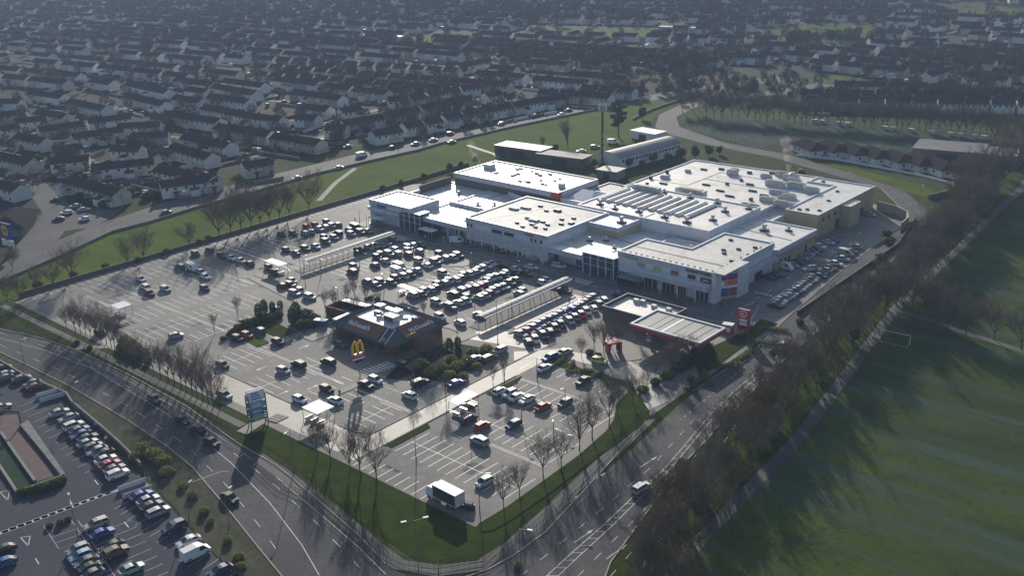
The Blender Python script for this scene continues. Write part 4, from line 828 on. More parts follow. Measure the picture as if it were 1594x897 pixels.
# walkway canopies
def walkway(x, y0, y1, h, label):
    t = thing('walkway_canopy', label, 'canopy', (x, y0, .1)); L_ = y1-y0
    b = MB(); n = 8; vs = []
    for k in range(n+1):
        a = -1.0+2.0*k/n; vs.append((a*1.35, 0, h+.4*math.cos(a*math.pi/2)))
    vs += [(v[0], L_, v[2]) for v in vs]; b.add(vs, [(k, k+1, n+2+k, n+1+k) for k in range(n)], 'walk_top'); b.box(-1.5,0,h-.25,-1.35,L_,h+.06,'clad'); b.box(1.35,0,h-.25,1.5,L_,h+.06,'clad'); b.build('roof', t)
    b = MB(); k = int(L_/1.6)
    for i in range(k+1):
        y = i*L_/k; b.add([(v[0], y-.09, v[2]+.04) for v in vs[:n+1]] + [(v[0], y+.09, v[2]+.04) for v in vs[:n+1]], [(q, q+1, n+2+q, n+1+q) for q in range(n)], 'roof_d')
    b.build('rib', t)
    for i in range(9):
        y = .4+i*(L_-.8)/8
        for s in (-1,1): b = MB(); b.tube((s*1.3,y,0),(s*1.3,y,h),.08,.08,'pole',6); b.build('column', t)
walkway(-243.3, 177.0, 212.2, 2.55, 'long thin vaulted walkway canopy leading to the left glass entrance')
walkway(-170.8, 176.6, 212.6, 2.55, 'long pale ribbed walkway canopy leading to the right glass entrance')

# signs
ms = thing('arches_sign', 'tall pole sign with yellow double arches over a red board in front of the restaurant', 'sign', (*at(560.7,587), .1), R(79))
b = MB(); b.tube((0,0,0),(0,0,5.2),.14,.12,'pole',8); b.build('pole', ms)
o = arches(2.7, 3.0, .3, 'yellow').build('arch_logo', ms, loc=(0,0,5.8)); b = MB(); b.box(-1.5,-.25,4.9,1.5,.25,5.9,'red'); b.box(-1.0,-.2,3.7,1.0,.2,4.4,'dark'); b.build('board', ms)
text("McDonald's", 'letter_sign', ms, (0,-.3,5.5), .46, 'white', 0, depth=.02)
b = MB(); b.box(-1.45,-.24,4.42,1.45,.24,4.85,'white'); b.build('lower_board', ms)
st = thing('site_totem', 'tall four post site sign with white, blue and green panels at the front boundary', 'sign', (*at(403,662), 0), R(79))
for sx in (-1.9, 1.9):
    for sy in (-.7, .7): b = MB(); b.box(sx-.1,sy-.1,0,sx+.1,sy+.1,7.4,'pole'); b.build('post', st)
for z0,z1,k in ((5.9,8.3,'white'),(4.3,5.7,'car pale blue'),(3.1,4.1,'teal'),(2.5,3.0,'blue'),(1.9,2.4,'lime'),(1.3,1.8,'green')):
    b = MB(); b.box(-1.8,-.6,z0,1.8,-.4,z1,k); b.box(-1.8,.4,z0,1.8,.6,z1,k)
    for q in range(3): b.box(-1.2,-.66,z0+(z1-z0)*(.2+.25*q),1.0-.3*q,-.61,z0+(z1-z0)*(.3+.25*q),'white' if k != 'white' else 'purple')
    b.build('name_panel', st)
ls = thing('supermarket_totem', 'blue pole sign with a yellow and red round logo at the far left junction', 'sign', (*at(17,398), 0), R(8))
b = MB(); b.box(-3.0,-.3,5.6,3.0,.3,11.0,'blue'); b.build('board', ls); b = MB(); b.box(-.8,-.25,0,.8,.25,5.6,'pole'); b.build('post', ls)
b = MB(); b.tube((0,-.31,8.6),(0,-.36,8.6),2.1,2.1,'red',24); b.tube((0,-.36,8.6),(0,-.40,8.6),1.85,1.85,'yellow',24); b.build('round_logo', ls); text('LiDL', 'letter_sign', ls, (0,-.44,8.6), 1.5, 'blue', 0, depth=.02)
b = MB(); b.box(-3.0,-.3,3.4,3.0,.3,5.4,'white'); b.build('lower_board', ls)

# delivery ramp in the lower left lot
rp = thing('delivery_ramp', 'delivery ramp with maroon floor between low walls in the lower left lot', 'ramp', (0,0,0))
def P3(px, py, z=.12): x, y = at(px, py); return (x, y, z)
b = MB(); b.add([P3(0,648), P3(30,646), P3(34,670), P3(88,742), P3(55,752), P3(-6,672)], [(0,1,2,3,4,5)], 'maroon_floor'); b.build('ramp_floor', rp)
b = MB(); b.add([P3(-8,690), P3(2,676), P3(54,752), P3(31,765), P3(-30,690)], [(0,1,2,3,4)], 'turf'); b.build('planted_bed', rp)
for nm, pts, hh, k in (('parapet_wall', [(2,676),(28,714),(55,752)], .5, 'pave'), ('parapet_wall', [(-12,710),(28,771)], .5, 'pave'), ('parapet_wall', [(33,664),(68,706),(98,744)], .6, 'wallstone'), ('parapet_wall', [(28,771),(60,760),(98,746)], .8, 'leaf_l')):
    b = MB(); b.strip(ats(pts), .55, .1, k, hh); b.build(nm, rp)
b = MB(); b.add([P3(35,662,.3), P3(44,656,.3), P3(102,740,.3), P3(92,745,.3)], [(0,1,2,3)], 'wallstone'); b.build('ramp_side', rp)
gt = thing('height_gate', 'dark square gantry across the top of the delivery ramp', 'gantry', (0,0,0)); 
b = MB(); p0 = Vector(P3(0,662,.1)); p1 = Vector(P3(33,664,.1)); up = Vector((0,0,3.4)); b.tube(p0,p0+up,.15,.15,'fence_d',6); b.tube(p1,p1+up,.15,.15,'fence_d',6); b.build('post', gt)
b = MB(); b.tube(p0+up-(p1-p0)*.6,p1+up,.22,.22,'fence_d',6); b.tube(p0+up*.86-(p1-p0)*.6,p1+up*.86,.1,.1,'fence_d',6); b.build('beam', gt)

# walls, railings, fences
def wall(pts, w, h, key, name, label, cat, z=0.0):
    b = MB(); b.strip(pts, w, z, key, h); return b.build(name, label=label, cat=cat)
wall(ats([(-30,548),(40,590),(104,617),(113,631),(150,662),(185,693),(220,728)]), .4, 1.1, 'wallstone', 'boundary_wall', 'low grey wall along the top of the lower left lot beside the carriageway', 'wall')
wall(EDGE, .3, .9, 'wallstone', 'boundary_wall', 'long low dark wall between the left green and the estate road', 'wall')
wall([(-292.2,112),(-292.2,245),(-293,300)], .3, 1.3, 'brick_dk', 'boundary_wall', 'dark boundary wall along the left side of the shopping centre car park', 'wall')
wall(ats([(985,187),(1014,172),(1058,157)]), .4, 1.0, 'wallstone', 'boundary_wall', 'low curved wall along the far road bend behind the hall', 'wall')
wall(ats([(1445,310),(1487,300),(1483,288)]), .4, 1.6, 'wallstone', 'boundary_wall', 'pale curved wall at the end of the bungalow street', 'wall')
wall(ats([(1405,350),(1436,358),(1462,373)]), .3, 1.5, 'wallstone', 'boundary_wall', 'short pale wall beside the bend of the tree lined road', 'wall')
wall(ats([(0,280),(12,290),(45,281)]), .5, 1.2, 'wallstone', 'boundary_wall', 'curved garden wall at the left edge of the estate', 'wall')
wall([(-110.7,232),(-112.2,300),(-118.5,330)], .3, 1.2, 'dark', 'boundary_wall', 'low dark wall behind the kerbside row on the right edge', 'wall')
def railing(pts, label, h=1.25, step=1.0, key='fence_d', name='railing', bars=(.15,.65,1.2)):
    t = thing(name, label, 'railing', (pts[0][0], pts[0][1], .08)); o = Vector((pts[0][0], pts[0][1]))
    b = MB(); posts = []
    for i in range(len(pts)-1):
        a = Vector(pts[i])-o; c = Vector(pts[i+1])-o; L_ = (c-a).length; n = max(1, int(L_/step))
        for z in bars: b.tube((a.x,a.y,z),(c.x,c.y,z),.035,.035,key,4,False)
        for k in range(n): p = a.lerp(c, k/n); posts.append(p)
    b.build('rail', t); b = MB()
    for p in posts: b.tube((p.x,p.y,0),(p.x,p.y,h),.035,.035,key,4,False)
    b.build('upright', t)
railing(ats([(-20,500),(0,506.5),(60,518),(88,524),(108,533)]), 'dark railing beside the footpath left of the path gap')
railing(ats([(108,535),(150.5,549),(226,586),(288.6,624),(361,672),(385,688)]), 'upper dark railing along the footpath below the row of bare trees')
railing(ats([(-20,505),(60,527),(150.5,568),(226,615),(300,652),(346,676),(376,696)]), 'lower dark railing at the kerb of the dual carriageway')
railing(ats([(400,694),(458,732),(500,778),(550,822),(590,858),(626,878),(676,885),(751,873),(800,830),(880,762),(960,684),(1005,640)]), 'upper dark railing curving round the lower corner of the grass slope')
railing(ats([(400,727),(432,757),(485,780),(550,837),(608,883),(638,897),(680,905)]), 'kerbside dark railing at the lower corner of the dual carriageway')
railing(ats([(700,897),(760,884),(820,838),(900,770),(985,680)]), 'roadside railing along the grass strip of the tree lined road', 1.1)
def panel_fence(pts, h, label, key='clad'):
    t = thing('mesh_fence', label, 'fence', (pts[0][0], pts[0][1], .05)); o = Vector(pts[0]); b = MB(); c = MB()
    for i in range(len(pts)-1):
        a = Vector(pts[i])-o; e = Vector(pts[i+1])-o; L_ = (e-a).length; n = max(1, int(L_/3))
        for k in range(n+1): p = a.lerp(e, k/n); b.tube((p.x,p.y,0),(p.x,p.y,h),.06,.06,'pole',4,False)
        for z in (.1,h*.5,h): c.tube((a.x,a.y,z),(e.x,e.y,z),.04,.04,key,4,False)
    b.build('post', t); c.build('rail', t)
panel_fence(ats([(1065,200),(1180,232),(1240,216),(1350,237),(1540,245)]), 3.0, 'tall mesh fence along the near side of the sports pitches')
panel_fence(ats([(1100,186),(1260,189),(1400,203),(1548,217)]), 3.0, 'tall mesh fence along the far side of the sports pitches')
# dugouts, board strips along the pitch
dug = None
for i, px in enumerate((1268,1279,1306,1319,1377,1389,1418,1450,1479,1494,1517,1531)):
    x, y = at(px, 191+(px-1268)*.098)
    if dug is None:
        dug = thing('dugout', 'x', 'dugout', (x, y, .05), 0, 'dugouts along the pitch')
        b = MB(); b.box(-1.2,-.7,1.5,1.2,.7,1.65,'clad_w'); b.build('roof', dug); b = MB(); b.box(-1.2,.6,0,1.2,.7,1.5,'clad'); b.build('back_panel', dug); d = dug
    else: d = copy_thing(dug, (x, y, .05))
    d['label'] = 'small white roofed dugout on the far side of the pitch, %s from the left' % ORD[i]
# goal
gl = thing('football_goal', 'white football goal frame on the right field beside the footpath', 'goal', (*at(1370,528), .05), 0)
gx = Vector(at(1416,538))-Vector(at(1370,528)); gl.rotation_euler = (0,0,math.atan2(gx.y,gx.x)); gw = gx.length
b = MB(); b.tube((0,0,0),(0,0,2.4),.07,.07,'white',6); b.tube((0,0,2.4),(gw,0,2.4),.07,.07,'white',6); b.tube((gw,0,2.4),(gw,0,0),.07,.07,'white',6); b.build('frame', gl)
b = MB()
for x in (0, gw): b.tube((x,0,2.4),(x,-1.6,0),.03,.03,'clad_w',4)
b.tube((0,-1.6,0.03),(gw,-1.6,0.03),.03,.03,'clad_w',4); b.build('net_frame', gl)

# lamp posts
def lamp_proto(h, arms, label, name='street_lamp', key='pole', al=1.5):
    t = thing(name, label, 'street lamp', (0,0,0)); b = MB(); b.tube((0,0,0),(0,0,1.2),.13,.11,key,6); b.tube((0,0,1.2),(0,0,h),.09,.055,key,6); b.build('pole', t)
    for s in arms:
        b = MB(); b.tube((0,0,h-.1),(s*al,0,h+.12),.045,.04,key,5); b.build('arm', t)
        b = MB(); b.obox((s*(al+.3),0,h+.06),(.9,.34,.16),0,'unit'); b.build('lamp_head', t)
    return t
LP = {}
def lamp(px, py, h, arms, label, rz=0.0, key='pole', grp=None, al=1.5):
    k = (h, arms, key, al)
    if k not in LP: LP[k] = lamp_proto(h, arms, label, key=key, al=al); o = LP[k]; o.location = (*at(px, py), .06); o.rotation_euler = (0,0,rz); o['label'] = label
    else: o = copy_thing(LP[k], (*at(px, py), .06), rz, label)
    o['group'] = grp or 'street lamps'
    return o
for px, py, h, arms, l, rz in (
    (775,536,13.5,(), 'tall thin mast lamp between the restaurant and the right walkway canopy',0),(648,718,9,(), 'thin lamp post rising from the grass island of the lower right car park',0),
    (652,897,10.5,(1,-1),'double armed street lamp at the bottom of the grass slope near the lower edge',R(60)),(357,822,7,(1,),'street lamp on the lower verge of the dual carriageway beside the black car',R(110)),
    (118,643,6.5,(1,),'street lamp at the corner of the low grey wall',R(110)),(38,568,6,(1,),'street lamp on the verge at the far left of the carriageway',R(110)),(458,733,9,(1,),'street lamp at the upper railing of the grass slope',R(-60)),
    (811,898,9,(1,),'street lamp at the right bottom corner of the grass slope',R(20)),(476,448,10,(1,-1),'dark lamp post at the foot of the left walkway canopy',0),(469,432,9,(),'thin lamp post left of the left walkway foot',0),
    (747,800,8,(1,),'slim lamp post by the fence of the lower corner',R(40)),(122,840,8,(1,-1),'tall double lamp post above the zebra crossing of the lower left lot',R(-20)),(295,812,7,(1,),'street lamp on the planted strip by the white van',R(110)),
    (192,325,9,(1,),'street lamp beside the near terrace at the left junction',0),(287,330,8,(1,),'street lamp on the road in front of the white gabled house',0),(108,300,7,(1,),'street lamp at the small lawn of the left junction',0),
    (385,268,8,(1,),'street lamp on the estate road behind the left green',0),(497,230,8,(1,),'street lamp on the estate road near the white van',0),(620,237,8,(),'slim post on the edge of the left green',0),(14,300,7,(1,),'street lamp beside the curved garden wall',0),
    (1190,205,12,(),'slim floodlight mast at the left end of the pitch',0),(1240,168,12,(),'slim mast behind the pitch at its left end',0),(1502,224,16,(),'tall slim floodlight mast at the right end of the pitch',0),(1318,300,7,(1,),'street lamp on the verge left of the bend',R(90)),(1430,322,7,(1,),'street lamp at the outer side of the bend',R(90)),
    (874,735,8,(1,),'slim lamp post on the strip beside the lower right car park',R(20)),(683,897,2.2,(),'short post with a small box at the bottom of the grass slope',0)):
    lamp(px, py, h, arms, l, rz)
# slim posts before the shops
i = 0
for px, py in sorted(((560,345),(571,352),(585,350),(668,375),(692,392),(735,417),(746,420),(757,423),(771,428),(808,430),(830,437),(903,445),(918,452),(951,440),(1003,455),(1131,470),(1014,462),(843,430))):
    o = lamp(px, py, 4.6, (), 'slim grey post on the shop front pavement, %s from the left' % ORD[i], 0, 'steel', 'slim posts before the shops'); i += 1
# small bare posts / lamps inside the car park
for i, (px, py) in enumerate(sorted(((528,478),(598,453),(635,447),(560,418),(641,510),(711,510),(797,500),(836,590),(880,640),(730,664),(812,655),(738,470),(862,690),(500,430)))):
    lamp(px, py, 5.2, (1,), 'car park lamp post among the parked cars, %s of its kind from the left' % ORD[i], R(random.uniform(0,360)), 'pole', 'car park lamps', .5)
# mast
mt = thing('telecom_mast', 'tall dark lattice telecom mast with clustered antennas beside the vaulted hall', 'mast', (-244.2, 327.0, 0))
b = MB(); H_ = 25.5
for k in range(3):
    a = 2*math.pi*k/3; b.tube((.5*math.cos(a),.5*math.sin(a),0),(.32*math.cos(a),.32*math.sin(a),H_),.17,.12,'fence_d',5)
for i in range(22):
    z = i*H_/22
    for k in range(3):
        a = 2*math.pi*k/3; c = 2*math.pi*((k+1)%3)/3; b.tube((.45*math.cos(a),.45*math.sin(a),z),(.45*math.cos(c),.45*math.sin(c),z+.9),.07,.07,'fence_d',4,False)
b.build('lattice', mt)
for k in range(7):
    a = 2*math.pi*k/7; b = MB(); b.box(1.6*math.cos(a)-.15,1.6*math.sin(a)-.12,H_-2.2,1.6*math.cos(a)+.15,1.6*math.sin(a)+.12,H_+.6,'unit'); b.tube((0,0,H_-1),(1.6*math.cos(a),1.6*math.sin(a),H_-1),.05,.05,'fence_d',4); b.build('antenna', mt)
for k in range(4): b = MB(); b.box(.5,-.4,5+k*2.6,.9,.0,6.4+k*2.6,'unit'); b.build('equipment_box', mt)

# hall and sheds behind the centre
hl = thing('vaulted_hall', 'long hall with curved grey roof and small windows behind the shopping centre', 'hall', (-236.6, 328.4, 0), math.atan2(36.3, 4.7))
hW = 12.0; hL = 37.0; b = MB(); b.box(0,0,0,hL,hW,4.4,'house_wall'); vs = []; n = 10
for k in range(n+1):
    t = k/n; vs.append((0, t*hW, 4.4+2.2*math.sin(math.pi*t)))
b.add(vs, [list(range(n+1))], 'house_wall'); b.add([(hL, v[1], v[2]) for v in vs], [list(range(n, -1, -1))], 'house_wall'); b.build('wall', hl)
b = MB(); A_ = [(-.4, v[1]*1.04-.25, v[2]+.12) for v in vs]; B_ = [(hL+.4, v[1]*1.04-.25, v[2]+.12) for v in vs]; b.add(A_+B_, [(k, n+1+k, n+2+k, k+1) for k in range(n)], 'hall_roof'); b.build('vaulted_roof', hl)
for k in range(18):
    b = MB(); b.box(1.2+k*2.0,-.08,2.9,2.4+k*2.0,-.01,3.9,'window'); b.build('window', hl)
def shed(px, py, w, d, h, rz, wallk, roofk, label, cat='shed', name='flat_shed'):
    t = thing(name, label, cat, (*at(px, py), 0), rz); b = MB(); b.box(-w/2,-d/2,0,w/2,d/2,h,wallk); b.build('wall', t); b = MB(); b.box(-w/2-.3,-d/2-.3,h,w/2+.3,d/2+.3,h+.25,roofk); b.build('roof', t)
    b = MB(); b.box(-w*.15,-d/2-.05,0,w*.15,-d/2-.005,h*.75,'dark'); b.build('door', t)
shed(815,242,24,9,4,R(5),'brick_dk','roof_d','long low dark roofed store behind the upper left shop roof'); shed(878,254,22,8,3.6,R(8),'brick_dk','pave','low flat roofed shed with pale edge behind the upper left shop roof'); shed(951,276,9,7,3.2,R(5),'wallstone','roof_d','small grey flat roofed hut between the shops and the hall')
shed(1009,216,14,8,3.5,R(-6),'house_wall','clad_w','small flat roofed building at the far end of the vaulted hall'); 
shed(1478,243,26,18,4,R(12),'wallstone','roof_d','pale walled flat roofed works at the right end of the bungalow street','works'); shed(1535,248,22,14,3.6,R(12),'wallstone','clad','second flat roofed works beside the tree belt','works')
for i, (px, py, w) in enumerate(((310,24,30),(1060,48,36),(590,61,44),(1030,92,30))): shed(px, py+2, w, 7, 4, R(8), 'far_wall', 'roof_d' if i != 2 else 'clad', 'long pale works building far out in the suburb, %s of its kind from the left' % ORD[sorted([310,1060,590,1030]).index(px)], 'works', 'works_building')
sm = thing('supermarket_building', 'hip roofed brick supermarket building beside the yellow and blue sign at the left edge', 'supermarket', (*at(22,356), 0), R(-38))
b = MB(); b.box(-11,-6,0,11,6,3.2,'wallstone'); b.build('wall', sm)
b = MB(); b.add([(-12,-7,3.0),(12,-7,3.0),(12,7,3.0),(-12,7,3.0),(-6,0,6.4),(6,0,6.4)], [(0,1,5,4),(1,2,5),(2,3,4,5),(3,0,4),(3,2,1,0)], 'house_roof'); b.build('roof', sm)
b = MB(); b.box(-7,-6.06,.6,-2,-6.005,2.4,'glass'); b.build('window', sm)

# truck
tr_ = thing('box_truck', 'white box truck with dark side curtain parked at the lower corner of the car park', 'truck', (*at(694,784), .08), R(-2))
b = MB(); b.box(-2.2,-1.2,1.0,3.9,1.2,3.5,'roof_w'); b.box(-2.0,-1.24,1.2,3.8,-1.21,3.4,'curtain'); b.build('box', tr_)
b = MB(); b.add([(-4.2,-1.1,.5),(-2.4,-1.1,.5),(-2.4,1.1,.5),(-4.2,1.1,.5),(-4.1,-1.1,1.6),(-3.6,-1.05,2.6),(-2.4,-1.05,2.7),(-2.4,1.05,2.7),(-3.6,1.05,2.6),(-4.1,1.1,1.6)], [(3,2,1,0),(0,1,6,5,4),(4,5,8,9),(5,6,7,8),(6,1,2,7),(3,9,8,7,2),(0,4,9,3)], 'clad_w'); b.build('cab', tr_)
b = MB(); b.add([(-4.12,-.95,1.7),(-3.66,-.95,2.5),(-3.66,.95,2.5),(-4.12,.95,1.7)], [(0,1,2,3)], 'carglass'); b.build('windscreen', tr_)
b = MB(); b.box(-2.3,-.5,.6,3.9,.5,.98,'dark'); b.build('chassis', tr_)
for x in (-3.3, 1.6, 2.7):
    for s in (-1, 1): b = MB(); b.tube((x,s*.8,.45),(x,s*1.1,.45),.45,.45,'tyre',10); b.build('wheel', tr_)
b = MB(); b.obox((0,0,0),(3,1.2,.8),0,'dark'); b.obox((.5,0,.8),(1.6,.9,.5),0,'wallstone'); b.obox((-1.4,.6,0),(.8,.8,1.1),0,'unit'); b.build('scrap_pile', label='heap of dark scrap and boxes beside the box truck', cat='scrap', loc=(*at(726,792),.07), rz=.3)
# hatched crate boards by the totem
for i in range(4): b = MB(); b.box(-1.6,-.35,0,1.6,.35,.12,'timber' if i % 2 else 'pave'); b.build('timber_board', label='pale timber board lying beside the site sign, %s from the kerb' % ORD[i], cat='board', loc=(*at(424+i*5,656-i*2.5),.09), rz=R(10))

# people
def person(px, py, rz, label, coat='coat', stride=.25, z=.08):
    t = thing('person', label, 'person', (*at(px, py), z), rz)
    b = MB()
    def ring(c, rx, ry, z, n=8): return [(c[0]+rx*math.cos(2*math.pi*k/n), c[1]+ry*math.sin(2*math.pi*k/n), z) for k in range(n)]
    def loft(rs_, key, cap=True):
        n = 8; vs = sum(rs_, []); fs = []
        for r in range(len(rs_)-1): fs += [(r*n+k, r*n+(k+1)%n, (r+1)*n+(k+1)%n, (r+1)*n+k) for k in range(n)]
        if cap: fs += [tuple(range(n-1,-1,-1)), tuple(range((len(rs_)-1)*n, len(rs_)*n))]
        b.add(vs, fs, key)
    for s in (-1, 1): loft([ring((s*.09, s*stride), .05, .1, 0), ring((s*.09, s*stride*.9), .05, .06, .1), ring((s*.09, s*stride*.4), .07, .07, .48), ring((s*.08, 0), .1, .1, .88)], 'dark')
    loft([ring((0,0), .17, .12, .85), ring((0,0), .17, .12, 1.1), ring((0,0), .22, .13, 1.4), ring((0,0), .08, .07, 1.5), ring((0,0), .055, .06, 1.54)], coat)
    for s in (-1, 1): loft([ring((s*.3, -s*stride*.6), .035, .04, .82), ring((s*.28, -s*stride*.3), .045, .05, 1.1), ring((s*.22, 0), .065, .065, 1.4)], coat)
    loft([ring((0,.01), .05, .06, 1.52), ring((0,.02), .075, .09, 1.6), ring((0,.01), .08, .1, 1.68), ring((0,0), .06, .07, 1.77)], 'skin')
    o = b.build('body', t); b = MB(); vs = []
    loft([ring((0,-.02), .085, .1, 1.67), ring((0,-.01), .07, .08, 1.78), ring((0,0), .02, .02, 1.8)], 'dark'); b.build('hair', t)
for px, py, rz, l, c in ((640,362,.4,'person in dark coat outside the left glass entrance','coat'),(662,374,1.4,'person in pale top near the flat trolley shelter right of the left entrance','clad_w'),(930,437,.2,'person in blue at the right glass entrance','blue'),(945,436,1.2,'person in black at the right glass entrance','coat'),(1040,462,.5,'person in dark coat outside the green signed shop','coat'),(1075,470,2.2,'person in grey walking along the right shop fronts','wallstone'),(893,441,.8,'person in dark coat at the shop end of the right walkway','coat'),(612,385,.3,'person crossing below the left walkway canopy in dark clothes','coat'),(700,552,.7,'person in white beside the restaurant right corner','clad_w'),(548,502,.2,'person in dark coat behind the restaurant','coat'),(406,503,.4,'person in a dark coat walking across the empty left car park','coat'),(529,618,1.0,'person in black walking behind the white car beside the restaurant trolley shelter','coat'),(932,463,.3,'person in dark clothes standing beside the end of the petrol station rank','coat'),(1556,332,2.0,'person in a dark coat on the far footpath of the right field','coat'),
                         (166,690,1.2,'person in pale top on the verge beside the lower wall','clad_w'),(408,502,.5,'second person close beside the walker in the empty left car park','coat'),(886,474,.7,'person in red walking on the paved strip right of the walkway','red'),(150,668,.8,'cyclist in pale top on the verge under the low wall','car pale blue'),(1123,480,.2,'person in black at the foot of the banner tower','coat'),(553,346,.2,'person in pale jacket on the pavement by the left end block','clad_w')): person(px, py, rz, l, c)
